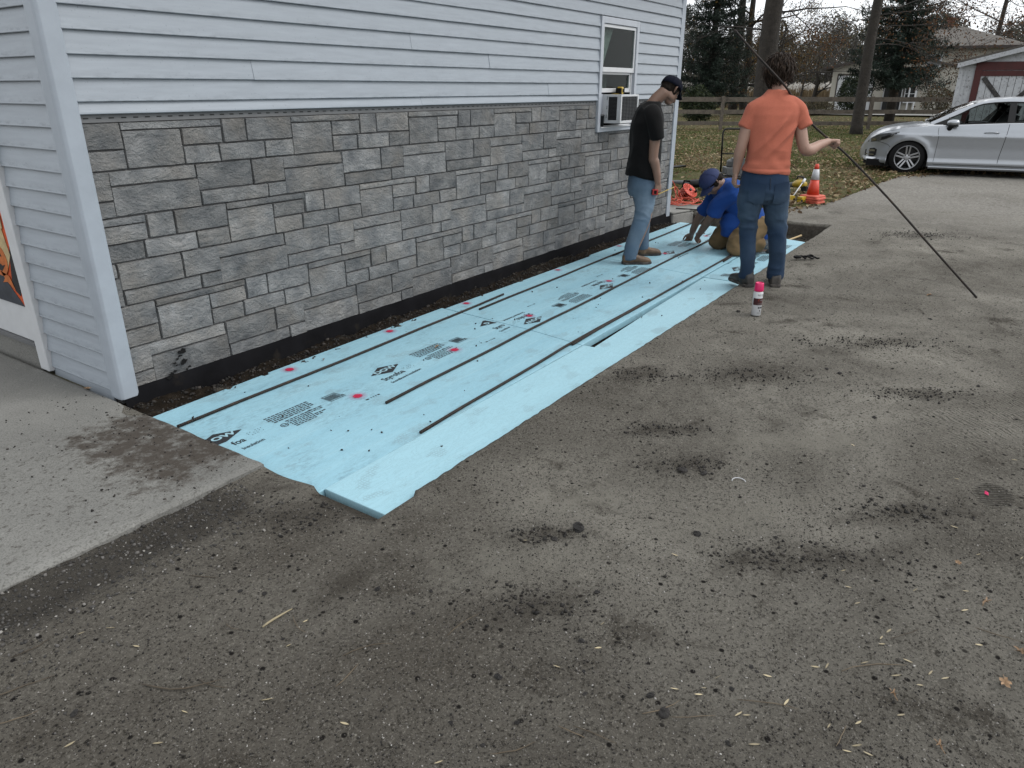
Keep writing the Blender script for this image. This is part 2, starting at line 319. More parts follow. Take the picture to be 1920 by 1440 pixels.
def mk_lawn():
    s=NT('autumn_lawn')
    b=s.ramp(s.noise(1.1,7,.7),[(.3,(.050,.060,.018)),(.5,(.088,.102,.032)),(.7,(.125,.130,.048))])
    b=s.mix(s.ramp(s.noise(.5,6,.7,s.vmap((1,1,1),(4,1,0))),[(.42,0),(.6,.8)]),b,(.16,.12,.065)); b=s.mix(s.ramp(s.noise(26,5,.7),[(.36,.7),(.5,0)]),b,(.02,.022,.009))
    b=s.mix(s.ramp(s.noise(19,5,.7,s.vmap((1,1,1),(2,2,0))),[(.58,0),(.66,.9)]),b,(.30,.235,.13))
    s.col(b).set(rough=.95,spec=.1).bump(s.noise(24,5,.7),.8,.05); return s.m
M['lawn']=mk_lawn(); M['field']=mat('far_field',(.10,.09,.05),.95,var=.4,vs=.2,c2=(.05,.06,.025),c2s=.1)
def mk_foam(name='blue_foam',clean=0):
    s=NT(name); x,y,z=s.sep()
    b=s.ramp(s.noise(1.6,4,.6,s.vmap((.35,4,1))),[(.3,(.365,.665,.80)),(.7,(.43,.74,.865))])
    ln=s.noise(3,5,.6,s.vmap((.06,16,1))); b=s.mix(s.ramp(ln,[(.56,0),(.68,.45)]),b,(.54,.80,.88))
    b=s.mix(s.ramp(s.noise(4,6,.7,s.vmap((.05,24,1),(0,3,0))),[(.63,0),(.72,.35)]),b,(.24,.43,.53))
    sm=s.ramp(s.noise(1.7,6,.68,s.vmap((1,1.5,1),(3,1,0)),1.2),[(.50,0),(.68,.95)]); gr=s.ramp(s.noise(38,6,.75,s.vmap((.55,1.3,1),rot=(0,0,R(35)))),[(.45,0),(.68,1)])
    b=s.mix(s.math('MULTIPLY',sm,gr),b,(.20,.33,.39) if not clean else (.33,.52,.60))
    if clean: b=s.mix(.55,b,(.50,.80,.90))
    vo=s.n('TexVoronoi',{'Vector':s.P,'Scale':62.0,'Randomness':.35},feature='DISTANCE_TO_EDGE').outputs['Distance']
    pm=s.ramp(s.noise(4.2,3,.5,s.vmap((1,1.5,1),(8,5,0),(0,0,R(25)))),[(.60,0),(.65,.75)]); b=s.mix(s.math('MULTIPLY',pm,s.ramp(vo,[(.16,.55),(.26,0)])),b,(.30,.44,.49))
    sc=s.noise(5,8,.8,s.vmap((1,3,1),(1,1,0),(0,0,R(-20))),2.0); b=s.mix(s.ramp(s.math('ABSOLUTE',s.math('SUBTRACT',sc,.5)),[(0,.5),(.012,0)]),b,(.17,.24,.26))
    s.col(b).set(rough=.55,spec=.35).bump(s.math('ADD',s.noise(90,3),s.math('MULTIPLY',ln,2.0)),.18,.003); return s.m
M['foam']=mk_foam(); M['foamclean']=mk_foam('clean_blue_foam',1); M['ink']=mat('black_ink',(.022,.025,.03),.6,var=.35,vs=40,c2=(.10,.16,.19),c2s=70,c2t=.66); M['knock']=mat('unprinted_foam',(.42,.68,.78),.55)
def mk_paintmark():
    s=NT('sprayed_pink'); l=s.n('VectorMath',{0:s.P},operation='LENGTH').outputs['Value']
    a=s.ramp(s.math('ADD',l,s.math('MULTIPLY',s.math('SUBTRACT',s.noise(70,4),.5),.022)),[(0,1),(.0225,1),(.028,.26),(.062,0)])
    s.col(s.ramp(l,[(0,(.55,.008,.05)),(.026,(.62,.012,.09)),(.04,(.80,.12,.32))])).set(rough=.6,alpha=a); return s.m
M['pink']=mk_paintmark()
def mk_rust():
    s=NT('rusty_steel'); b=s.ramp(s.noise(26,7,.7),[(.3,(.014,.012,.012)),(.55,(.040,.030,.024)),(.75,(.105,.060,.033))])
    s.col(b).set(rough=.72,metal=.35).bump(s.n('TexWave',{'Vector':s.P,'Scale':26.0,'Distortion':.4},wave_type='BANDS',bands_direction='X').outputs['Fac'],.6,.003); return s.m
M['rust']=mk_rust()
M['blackplastic']=mat('black_plastic',(.009,.009,.010),.5,spec=.3,bump=.1); M['blackrub']=mat('black_rubber',(.006,.006,.0065),.8,spec=.2,bump=.2); M['greyplastic']=mat('grey_plastic',(.13,.135,.14),.5)
M['yellow']=mat('yellow_plastic',(.68,.46,.035),.42,var=.1); M['cone']=mat('cone_orange',(.80,.055,.015),.5,var=.08,bump=.05); M['conebase']=mat('faded_orange_rubber',(.72,.13,.075),.7,var=.12); M['refl']=mat('reflective_collar',(.66,.68,.71),.35,var=.1,vs=20)
M['cord']=mat('red_orange_cord',(.74,.10,.045),.55,var=.15,vs=20); M['wood']=mat('grey_fence_wood',(.155,.13,.102),.88,var=.28,vs=14,bump=.5,bs=30,c2=(.09,.075,.06),c2s=5); M['handlewood']=mat('varnished_handle',(.60,.42,.18),.5)
M['steel']=mat('galvanised_steel',(.42,.43,.44),.42,metal=.7); M['skinA']=mat('skin_fair',(.45,.27,.20),.55,var=.10,vs=9,bump=.15,bs=140); M['skinB']=mat('skin_tanned',(.295,.175,.125),.55,var=.10,vs=9,bump=.15,bs=140)
M['glass']=NT('window_glass').col((.02,.024,.024)).set(rough=.03,spec=.8).m; M['dark']=mat('dark_interior',(.012,.013,.013),.8); M['curtain']=mat('lace_curtain',(.11,.12,.115),.9,var=.7,vs=16,c2=(.02,.022,.021),c2s=7,c2t=.48)
def mk_cloth(name,c,fs=260,var=.12,fade=None,rough=.9,bump=.25):
    s=NT(name); b=s.ramp(s.noise(5,6,.6),[(.3,sc3(c,1-var)),(.7,sc3(c,1+var))]); wv=s.noise(fs,3,.6)
    b=s.mix(s.ramp(wv,[(.35,.30),(.65,0)]),b,sc3(c,.55))
    if fade:
        x,y,z=s.sep(); m=0
        for (a0,a1,st) in fade[1]:
            k=s.math('MULTIPLY',s.band(z,a0,a1,.09),st); m=k if m==0 else s.math('ADD',m,k,True)
        b=s.mix(s.math('MULTIPLY',m,s.ramp(s.noise(9,6,.65),[(.3,.35),(.65,1)])),b,fade[0])
    s.col(b).set(rough=rough,spec=.15,sheen=.04).bump(wv,bump,.002); return s.m
M['shirtO']=mk_cloth('coral_cotton',(.64,.195,.125)); M['shirtK']=mk_cloth('black_cotton',(.0075,.0075,.008)); M['shirtB']=mk_cloth('royal_blue_cotton',(.020,.082,.34))
M['jeanO']=mk_cloth('mid_blue_denim',(.022,.048,.098),330,.2,((.085,.135,.195),[(.5,.78,.75),(.16,.40,.3)]),.85,.5); M['jeanK']=mk_cloth('light_blue_denim',(.12,.19,.275),330,.2,((.24,.33,.42),[(.45,.70,.8),(.2,.36,.5)]),.85,.5); M['khaki']=mk_cloth('khaki_canvas',(.21,.145,.075),300,.18)
M['bootB']=mat('brown_work_leather',(.16,.095,.05),.6,var=.3,bump=.2); M['bootK']=mat('dusty_black_leather',(.028,.026,.024),.6,var=.4,vs=12,bump=.25,c2=(.09,.08,.07),c2s=9); M['sole']=mat('rubber_sole',(.035,.032,.03),.85,c2=(.12,.105,.09),c2s=14)
M['hairB']=mat('brown_hair',(.034,.019,.0105),.62,spec=.2,var=.5,vs=40,isl=.4); M['hairK']=mat('dark_hair',(.017,.012,.009),.75,spec=.1,var=.4,vs=60,bump=.4,bs=160); M['capK']=mat('navy_cap_cloth',(.009,.011,.022),.9,spec=.1,bump=.2,bs=240); M['capB']=mat('blue_cap_cloth',(.018,.034,.125),.85,bump=.2,bs=240); M['plaid']=mat('plaid_sock',(.07,.09,.11),.9,var=.6,vs=18,c2=(.28,.28,.26),c2s=20)
M['paint']=mat('silver_car_paint',(.50,.53,.57),.32,metal=.6,var=.02,coat=.7); M['carglass']=NT('tinted_car_glass').col((.55,.62,.60)).set(rough=.0,trans=1.0,ior=1.04,spec=.5).m; M['chrome']=mat('bright_metal',(.75,.76,.78),.15,metal=1.0,var=.03); M['alloy']=mat('alloy_wheel',(.55,.56,.58),.3,metal=.85,var=.05); M['lamp']=mat('lamp_glass',(.16,.17,.18),.08,metal=.5,coat=1.0,var=.4,vs=12)
M['bark']=mat('rough_bark',(.040,.033,.026),.95,var=.4,vs=5,bump=1.0,bs=14,bd=.05); M['twig']=mat('grey_twig',(.052,.045,.040),.95,var=.3)
M['needle']=leafmat('spruce_needles',[(0,(.007,.014,.010)),(.5,(.018,.034,.024)),(1,(.042,.066,.046))],tr=.1); M['evergreen']=leafmat('shrub_leaves',[(0,(.010,.017,.008)),(.6,(.028,.044,.017)),(1,(.07,.09,.035))],tr=.15)
M['rustleaf']=leafmat('autumn_leaves',[(0,(.022,.017,.009)),(.4,(.060,.040,.015)),(.75,(.13,.070,.018)),(1,(.23,.14,.025))]); M['brownleaf']=leafmat('dry_oak_leaves',[(0,(.030,.017,.010)),(.5,(.085,.043,.02)),(1,(.19,.095,.04))]); M['dimleaf']=leafmat('brown_thicket',[(0,(.026,.025,.022)),(.5,(.058,.055,.046)),(.85,(.085,.080,.060)),(1,(.10,.105,.06))]); M['greyleaf']=leafmat('late_leaves',[(0,(.045,.038,.025)),(.6,(.09,.075,.045)),(1,(.14,.13,.07))])
M['litter']=leafmat('leaf_litter',[(0,(.07,.042,.022)),(.35,(.19,.125,.065)),(.7,(.33,.245,.135)),(1,(.56,.46,.29))]); M['grass']=leafmat('grass_blades',[(0,(.045,.066,.014)),(.5,(.095,.128,.032)),(.85,(.15,.165,.05)),(1,(.27,.22,.09))],tr=.2); M['reed']=leafmat('dry_reeds',[(0,(.15,.105,.055)),(.6,(.28,.21,.125)),(1,(.42,.34,.22))]); M['plume']=leafmat('pale_plumes',[(0,(.50,.46,.40)),(1,(.86,.84,.80))])
M['paleleaf']=mat('pale_dry_leaf',(.50,.42,.26),.7,obj=.35); M['oakleaf']=mat('tan_oak_leaf',(.36,.23,.13),.75,obj=.3); M['clod']=mat('dark_clod',(.026,.023,.021),.95,var=.4,vs=30,bump=.9,bs=70,bd=.01,obj=.45); M['stick']=mat('dry_stick',(.13,.10,.065),.9,var=.3,obj=.5)
M['grit']=leafmat('dark_grit',[(0,(.012,.011,.010)),(.6,(.030,.027,.024)),(1,(.075,.066,.057))],tr=0); M['soilgrit']=leafmat('soil_grit',[(0,(.07,.062,.053)),(.6,(.12,.11,.097)),(1,(.20,.185,.165))],tr=0); M['basestone']=leafmat('base_stone',[(0,(.04,.038,.036)),(.7,(.09,.086,.08)),(.93,(.17,.16,.15)),(1,(.45,.43,.39))],tr=0); M['gravel']=leafmat('pale_grit',[(0,(.10,.09,.08)),(.55,(.20,.185,.165)),(.85,(.36,.34,.31)),(1,(.62,.60,.56))],tr=0)
M['beige']=mat('beige_siding',(.58,.55,.47),.7,var=.05,vs=1); M['shingle']=mat('brown_shingles',(.115,.102,.088),.9,var=.25,vs=1.2,bump=.4,bs=9,bd=.03); M['browntrim']=mat('brown_trim',(.045,.032,.026),.7); M['brickred']=mat('chimney_brick',(.16,.062,.042),.85,var=.3,vs=5); M['cblock']=mat('pale_block',(.52,.50,.44),.85)
M['shedwhite']=mat('peeling_white_paint',(.60,.62,.65),.75,var=.12,vs=6,c2=(.20,.19,.185),c2s=16,c2t=.60,bump=.3); M['shedred']=mat('barn_red_paint',(.075,.007,.007),.7,var=.2); M['shedblack']=mat('weathered_black_board',(.035,.032,.032),.85,var=.4,c2=(.12,.115,.11),c2s=9)
# ================================================================== GROUND
TX0,TX1,TY0=-.10,7.80,-1.945          # the excavated trench along the wall
def sstep(t): t=np.clip(t,0,1); return t*t*(3-2*t)
def ground_z(X,Y,wob=True):
    z=.010*vn(X*1.1,Y*1.1,s=2)+.009*vn(X*4.2,Y*4.2,s=3)+.0062*vn(X*13,Y*13,s=4)+.0036*vn(X*29,Y*29,s=5)
    z=z+.008*np.maximum(0,vn(X*2.6,Y*2.6,s=6)-.25)
    near=np.minimum(np.maximum(0,-(Y+1.945)),np.maximum(0,-(X+.10)) if False else np.maximum(0,-(Y+1.945))+np.maximum(0,-(X+.10)*0)); fl_=.06+.94*sstep(np.abs(Y+1.945)/.45*(Y<-1.9)+(Y>=-1.9)*np.abs(X+.1)/.35)
    z=z*fl_-.012
    # old dirt lies a little under the slab beside its edge, and slopes into the near corner of the trench
    z=z-.020*sstep(1-np.abs(Y+1.35)/.25)*(X<-.05)
    z=z-.030*sstep((X+.20)/.09)*sstep((Y+1.97)/.03)*sstep((-1.56-Y)/.03)*(X<.1)
    e=.0025*vn(X*1.3,Y*1.3,s=7)+.0010*vn(X*17,Y*17,s=8)+.0012*vn(X*45,Y*45,s=14) if wob else 0
    d=np.minimum(np.minimum(X-TX0,TX1-X),Y-TY0)+e
    inside=sstep(d/.022)
    fl=-.115+.006*vn(X*9,Y*9,s=9)
    pit=sstep((X-6.75-.35*(Y+1.2))/.25); fl=fl-pit*(.10+.03*vn(X*4,Y*4,s=10)+.02*vn(X*12,Y*12,s=15))
    by=sstep((Y+.36)/.10); fl=fl+by*(.045+.022*vn(X*5,Y*5,s=11)+.014*vn(X*19,Y*19,s=12)+.008*vn(X*44,Y*44,s=13))*(1-pit)
    return z*(1-inside)+fl*inside
xs=np.concatenate([np.arange(-9,-2,.10),np.arange(-2,3.4,.0165),np.arange(3.4,8.3,.030),np.arange(8.3,16,.09),np.arange(16,42.1,.6)])
ys=np.concatenate([np.arange(-24,-6.6,.5),np.arange(-6.6,-4.5,.07),np.arange(-4.5,-1.2,.0165),np.arange(-1.2,.36,.021)])
X,Y=np.meshgrid(xs,ys); Z=ground_z(X,Y)
Z=np.where((X>9)|(X<-2.5)|(Y<-5),Z*.6-.004,Z)
ny,nx=X.shape; idx=np.arange(ny*nx).reshape(ny,nx)
F=np.stack([idx[:-1,:-1],idx[:-1,1:],idx[1:,1:],idx[1:,:-1]],-1).reshape(-1,4)
np_mesh('dirt_ground',np.stack([X,Y,Z],-1).reshape(-1,3),F,M['dirt'],None,True,'structure')
# wide field round it
b=MB(); B=600
for x0,x1,y0,y1 in((-B,-8.9,-B,B),(42,B,-B,B),(-8.9,42,-B,-23.4),(-8.9,42,.34,B)):
    b.add([(x0,y0,-.03),(x1,y0,-.03),(x1,y1,-.03),(x0,y1,-.03)],[(0,1,2,3)])
b.build('ground',M['field'],kind='structure')
# lawn: irregular edge towards the dirt
EDGE=[(8.05,40),(8.08,3),(8.12,.42),(8.55,-.28),(9.05,-1.22),(9.75,-1.50),(11.0,-1.58),(12.5,-1.66),(14.2,-1.80),(15.6,-2.6),(17.2,-5.4),(21,-12),(25,-23.5)]
def edge_x(y):                        # lawn begins at this x for a given y
    yy=[p[1] for p in EDGE][::-1]; xx=[p[0] for p in EDGE][::-1]
    return np.interp(y,yy,xx)
rows=[]; yy=np.concatenate([np.arange(-23.5,-4,.5),np.arange(-4,1,.04),np.arange(1,30.1,.5)])
for y in yy:
    e=float(edge_x(y))+.10*float(vn(y*2.2,0.,s=21))+.06*float(vn(y*9,0.,s=22))
    t=np.concatenate([[0,.04,.1,.2,.35,.6,1,1.5],np.linspace(2.2,70,46)])
    x=e+t; z=.004+.020*sstep(t/.25)+.018*vn(x*.9,np.full_like(x,y*.9),s=23)*sstep(t/1.0)+.012*vn(x*4,np.full_like(x,y*4),s=24)*sstep(t/.6)
    z[0]=-.02; rows.append([(a,y,c) for a,c in zip(x,z)])
MB().grid(rows).build('lawn',M['lawn'],smooth=True,kind='structure')
# slab in front of the door
sl=MB(); px_=np.concatenate([np.arange(-9,-2.2,.4),np.arange(-2.2,-.13,.045),[-.128,-.112,-.104]]); py_=np.concatenate([[-1.236,-1.228,-1.21],np.arange(-1.17,.6,.05),np.arange(.6,12,.5)])
P=[]
for y in py_:
    r=[]
    for x in px_:
        d=min(-.104-x,y+1.236); z=.006-.016*math.exp(-d/.010)+.002*float(vn(x*3,y*3,s=31))
        ch=math.hypot(x+.10,(y+.20)*.8)                   # chipped corner beside the house
        if ch<.10: z-=.05*(1-ch/.10)
        wx=.006*float(vn(x*14,y*14,s=32)) if d<.03 else 0
        r.append((x+(wx if x>-.2 else 0),y+(wx if y<-1.2 else 0),z))
    P.append(r)
sl.grid(P)
for i in range(len(px_)-1): a,c=P[0][i],P[0][i+1]; sl.poly([a,(a[0],a[1]-.004,-.16),(c[0],c[1]-.004,-.16),c])
for i in range(len(py_)-1): a,c=P[i][-1],P[i+1][-1]; sl.poly([a,(a[0]+.004,a[1],-.16),(c[0]+.004,c[1],-.16),c])
sl.build('concrete_slab',M['concrete'],smooth=False,kind='structure')
# pad and kerb beyond the far corner of the house
b=MB(); b.prism([(7.36,-.05,0),(8.22,-.28,0),(8.30,2.6,0),(7.36,2.6,0)],(0,0,.03)); b.prism([(7.37,-.05,-.3),(7.80,-.17,-.3),(7.80,.3,-.3),(7.37,.3,-.3)],(0,0,.298)); b.build('concrete_pad',M['concrete2'],bevel=.02,kind='structure')
b=MB(); b.obox((8.02,-.62,-.07),(.10,-.02,0),(.1,.42,0),(0,0,.075)); b.build('concrete_kerb',M['concrete2'],bevel=.015,kind='structure')

# ================================================================== THE GREY HOUSE
house=thing('grey_house','grey vinyl sided house with a moulded stone lower wall beside the trench','house')
b=MB()
for q in ((-.050,5.2,-.4,3.05),(6.055,7.30,-.4,3.05),(5.2005,6.0545,-.4,1.13),(5.2005,6.0545,2.2,3.05)): b.box(q[0],q[1],.030,.60,q[2],q[3])
b.box(-.050,7.30,.6005,9.0,-.4,3.05); b.build('wall_core',M['mortar'],house)
b=MB(); P=[(-.5,-.45,3.0),(-.5,9.5,3.0),(-.5,4.5,5.0)]; b.prism(P,(8.3,0,0)); b.build('roof',M['shingle'],house)
WX0,WX1,WZ0,WZ1=5.195,6.06,1.122,2.205    # window opening trim
def cut(x0,x1,z0,z1):
    "rectangle minus the window and the corner posts"
    x0=max(x0,.012); x1=min(x1,7.215)
    if x1-x0<.02: return []
    if x1<=WX0 or x0>=WX1 or z1<=WZ0 or z0>=WZ1: return [(x0,x1,z0,z1)]
    o=[]
    if x0<WX0-.02: o.append((x0,WX0,z0,z1))
    if x1>WX1+.02: o.append((WX1,x1,z0,z1))
    if z0<WZ0-.02: o.append((max(x0,WX0),min(x1,WX1),z0,WZ0))
    return o
# --- stone veneer
b=MB(); b.box(.0,5.2,.014,.0295,-.02,1.40); b.box(6.055,7.24,.014,.0295,-.02,1.40); b.box(5.2005,6.0545,.014,.0295,-.02,1.13); veneer=b.build('stone_veneer',M['mortar'],house)
T1=[(0,.572,.1935,.228),(0,.318,.007,.188),(.326,.566,.104,.188),(.324,.536,.007,.097),(.580,.730,.106,.228),(.737,1.058,.106,.228),(.545,.845,.007,.098),(.853,1.058,.007,.098)]
T2=[(0,.476,.160,.228),(0,.486,.007,.152),(.485,.842,.090,.228),(.850,1.078,.090,.228),(.495,.940,.007,.082),(.948,1.078,.007,.082)]
def stone(x0,x1,z0,z1):
    g=-.0007; x0+=g;x1-=g;z0+=g;z1-=g; wd,h=x1-x0,z1-z0
    nu=max(2,min(5,int(wd/.07))); nv=max(2,min(3,int(h/.045))); cx=.0032; pr=rng.uniform(.0035,.0085); sd=rng.uniform(0,99)
    tilt=rng.uniform(-.004,.004); b=MB(); P=[]
    for j in range(nv+1):
        r=[]
        for i in range(nu+1):
            u,v=i/nu,j/nv; ed=min(u,1-u,v,1-v)<1e-6
            x=x0+cx+(wd-2*cx)*u; z=z0+cx+(h-2*cx)*v
            y=-pr+tilt*(v-.5)+(0 if ed else rng.uniform(-.006,.004)); 
            if ed: x+=rng.uniform(-.002,.002); z+=rng.uniform(-.002,.002); y+=rng.uniform(.0,.003)
            r.append((x,y,z))
        P.append(r)
    b.grid(P)
    loop=[P[0][i] for i in range(nu+1)]+[P[j][nu] for j in range(1,nv+1)]+[P[nv][i] for i in range(nu-1,-1,-1)]+[P[j][0] for j in range(nv-1,0,-1)]
    out=[]
    for x,y,z in loop:
        ox=x0 if x<x0+cx+.004 else (x1 if x>x1-cx-.004 else x); oz=z0 if z<z0+cx+.004 else (z1 if z>z1-cx-.004 else z); out.append((ox,.0135,oz))
    n=len(loop); k=len(b.v); b.v+=loop+out; b.f+=[(k+(i+1)%n,k+i,k+n+i,k+n+(i+1)%n) for i in range(n)]
    o=b.build('stone',M['stone'],veneer)
    me=o.data; ng=nu*nv; me.polygons.foreach_set('use_smooth',[i<ng for i in range(len(me.polygons))])
rows=[(1.160,T1,.212,1.063),(.932,T2,.105,1.078),(.704,T1,.743,1.063),(.476,T2,.642,1.072),(.248,T1,.222,1.066),(.020,T2,.137,1.074)]
for z0,T,off,per in rows:
    for k in range(-1,8):
        for (a,c,d,e) in T:
            for q in cut(off+k*per+a,off+k*per+c,z0+d,z0+e): stone(*q)
# dark slap of tar on the stones near the corner
b=MB(); r_=random.Random(5)
for cx,cz,s_ in((.305,.155,.028),(.29,.135,.014),(.275,.12,.010),(.255,.103,.012),(.315,.098,.020),(.30,.085,.012),(.265,.088,.010),(.245,.055,.014),(.225,.045,.018),(.21,.03,.016),(.34,.055,.012),(.32,.045,.010)):
    n=11; b.poly([(cx+s_*r_.uniform(.5,1.25)*math.cos(2*PI*i/n),-.0185+r_.uniform(-.001,.001),cz+.7*s_*r_.uniform(.4,1.3)*math.sin(2*PI*i/n)) for i in range(n)])
b.build('tar_splash',M['blackrub'],house)
# nailing strip with slots
b=MB(); b.box(.012,5.19,.002,.013,1.392,1.432); b.box(6.065,7.215,.002,.013,1.392,1.432); strip=b.build('nailing_strip',mat('grey_strip',(.20,.205,.21),.75,var=.15,vs=6,bump=.2),house)
b=MB()
for i in range(115):
    x=.04+i*.0625
    if not(5.15<x<6.1) and x<7.2: b.box(x,x+.026,.0008,.003,1.409,1.4145)
b.build('slot',M['dark'],strip,kind='stuff')
# black flashing along the foot of the wall
P=[]
for x in np.linspace(-.06,7.36,60):
    q=.006*float(vn(x*2.3,0.,s=41))+.004*float(vn(x*9,0.,s=42)); P.append([(x,-.004,.034),(x,-.013+q*.3,.020),(x,-.020+q,-.02),(x,-.030+q*1.4,-.075),(x,-.042+q*1.5,-.15)])
MB().grid(P).build('base_flashing',M['flash'],house,smooth=True)
# --- siding planks, two lengths to a course with a lap joint
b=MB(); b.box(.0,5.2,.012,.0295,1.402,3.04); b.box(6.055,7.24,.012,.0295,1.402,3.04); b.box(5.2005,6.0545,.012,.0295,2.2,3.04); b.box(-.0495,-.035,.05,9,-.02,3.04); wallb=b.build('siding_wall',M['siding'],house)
EXP=.1037
def plank(p0,p1,nrm,z0,z1,proud=0.0,sd=0):
    p0,p1,nrm=Vector(p0),Vector(p1),Vector(nrm); ln=(p1-p0).length; m=max(3,int(ln/.22)); P=[]
    prof=[(.003,z1+.012),(.0045,z1),(.0195,z0+.010),(.0208,z0+.003),(.0196,z0),(.004,z0+.003)]
    for i in range(m+1):
        t=i/m; w_=.0014*float(vn(t*ln*1.4,sd*3.1,s=51)); o_=.0018*float(vn(t*ln*2.2,sd*5.7,s=52))
        P.append([tuple(p0+(p1-p0)*t+nrm*(d+proud+(o_ if k<5 else 0))+Vector((0,0,z+(w_ if 0<k else 0)))) for k,(d,z) in enumerate(prof)])
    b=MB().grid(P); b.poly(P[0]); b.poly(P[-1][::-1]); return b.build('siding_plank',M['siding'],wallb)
zc=[1.4305,1.4875]+[1.4875+EXP*i for i in range(1,15)]
for i,z0 in enumerate(zc):
    z1=zc[i+1] if i+1<len(zc) else z0+EXP
    jx=[2.55,4.15,1.15,3.3][i%4]+rng.uniform(-.2,.2)
    for a,c,pr in((.012,jx+.03,0),(jx,jx+3.0,.0016),(jx+2.97,7.215,.0003)):
        for q in cut(a,c,z0,z1):
            if q[3]-q[2]>.05: plank((q[0],.002,0),(q[1],.002,0),(0,-1,0),z0,z1,pr,i+a)
for i in range(-1,30):
    z0=-.0045+(.858-8*EXP)*1.0+EXP*i+.0
    plank((-.052,.086,0),(-.052,.735,0),(-1,0,0),z0,z0+EXP,0,i+70)
    if z0>2.15: plank((-.052,.74,0),(-.052,8.9,0),(-1,0,0),z0,z0+EXP,.001,i+130)
    else: plank((-.052,1.95,0),(-.052,8.9,0),(-1,0,0),z0,z0+EXP,.001,i+130)
# --- corner posts
def post(name,P): b=MB(); b.prism([(x,y,-.012) for x,y in P],(0,0,3.05)); return b.build(name,M['post'],house,bevel=.004)
post('corner_post',[(.024,.004),(.024,-.016),(.006,-.022),(-.062,-.022),(-.076,-.010),(-.079,.006),(-.079,.066),(-.073,.089),(-.056,.089),(-.045,.05),(-.045,.004)][::-1])
post('corner_post',[(7.215,.004),(7.215,-.018),(7.315,-.022),(7.33,-.012),(7.335,.09),(7.31,.09),(7.31,.004)])
# --- window with a sash air conditioner opening
win=MB(); t_=.055; y0,y1=-.028,.012
for q in((WX0,WX0+t_,WZ0,WZ1),(WX1-t_,WX1,WZ0,WZ1),(WX0+t_,WX1-t_,WZ1-.06,WZ1),(WX0+t_,WX1-t_,WZ0,WZ0+.045)): win.box(q[0],q[1],y0,y1,q[2],q[3])
wf=win.build('window',M['trim'],house,bevel=.004)
def sash(x0,x1,z0,z1,y,rail,bot,top):
    s=MB(); s.box(x0,x0+rail,y-.014,y+.014,z0,z1); s.box(x1-rail,x1,y-.014,y+.014,z0,z1); s.box(x0+rail,x1-rail,y-.014,y+.014,z0,z0+bot); s.box(x0+rail,x1-rail,y-.014,y+.014,z1-top,z1)
    s.build('sash',M['white'],wf,bevel=.003)
    g=MB(); g.box(x0+rail,x1-rail,y-.003,y+.003,z0+bot,z1-top); g.build('pane',M['paneglass'],wf)
s=NT('clear_pane'); s.col((.8,.85,.83)).set(rough=.0,spec=.6,trans=.0)
gl=s.n('BsdfGlass',{'Color':(.82,.86,.84,1),'Roughness':0.0,'IOR':1.45}); tr_=s.n('BsdfTransparent',{'Color':(.62,.68,.66,1)}); gs=s.n('BsdfGlossy',{'Roughness':.02}); fr=s.n('LayerWeight',{'Blend':.5}); fp_=s.math('ADD',s.math('MULTIPLY',s.math('POWER',fr.outputs['Facing'],4.0),.2),.014); m_=s.n('MixShader',{'Fac':fp_}); s.l(tr_.outputs[0],m_.inputs[1]); s.l(gs.outputs[0],m_.inputs[2]); s.l(m_.outputs[0],s.o.inputs['Surface']); M['paneglass']=s.m
sash(WX0+.058,WX1-.058,1.700,WZ1-.063,.000,.028,.046,.030)
sash(WX0+.050,WX1-.085,1.505,1.700,.024,.026,.042,.022)
b=MB(); b.box(WX0+.056,WX1-.056,.006,.012,1.168,1.182); b.box(WX1-.084,WX1-.056,.004,.010,1.19,1.70); b.box(WX0+.05,WX1-.05,-.045,.01,WZ0+.040,WZ0+.050); b.build('sill_track',M['white'],wf)
b=MB(); b.box(WX0+.03,WX1-.03,.5,.52,1.0,2.3); b.box(WX0+.02,WX0+.03,.034,.52,1.0,2.3); b.box(WX1-.03,WX1-.02,.034,.52,1.0,2.3); b.box(WX0+.03,WX1-.03,.034,.5,1.0,1.01); b.build('dark_reveal',M['dark'],wf)
b=MB(); b.grid([[(5.27+.34*(.35+.65*abs(1-j/9))**1.2*k/10,.055+.014*math.sin(k*2.2),2.13-.60*j/12) for k in range(11)] for j in range(13)]); b.build('lace_curtain',mat('white_lace',(.62,.65,.63),.9,var=.35,vs=20),wf,smooth=True); b=MB(); b.grid([[(5.27+.22*k/8,.06+.012*math.sin(k*2.0+j),1.69-.5*j/6) for k in range(9)] for j in range(7)]); b.build('curtain',M['curtain'],wf,smooth=True)
b=MB(); b.box(WX0+.058,5.345,.006,.010,1.21,1.49); b.build('accordion_panel',M['trim'],wf)
# --- storm door on the end wall
X0=-.075
door=MB(); door.box(X0-.018,-.040,.735,.84,-.006,2.14); door.box(X0-.018,-.040,1.84,1.945,-.006,2.14); door.box(X0-.018,-.040,.735,1.945,2.1405,2.25); dr=door.build('door',M['white'],house,bevel=.005)
b=MB(); b.box(X0-.004,-.045,.8405,1.8395,.155,.45); b.box(X0-.004,-.045,.8405,.93,.4505,2.13); b.box(X0-.004,-.045,1.75,1.8395,.4505,2.13); b.box(X0-.004,-.045,.9305,1.7495,2.05,2.13); b.build('storm_panel',M['white'],dr,bevel=.004)
b=MB(); b.box(X0+.004,X0+.010,.93,1.75,.45,2.05); b.build('pane',M['glass'],dr)
b=MB(); b.box(X0-.02,-.05,.842,1.838,.128,.150); b.build('sweep',M['mortar'],dr)
b=MB(); b.box(X0-.006,-.05,.842,1.838,-.03,.127); b.build('threshold',M['concrete'],dr)
b=MB(); b.tube([(X0-.01,1.76,1.05),(X0-.05,1.76,1.05),(X0-.05,1.70,1.05)],.012,8); b.build('handle',M['steel'],dr)
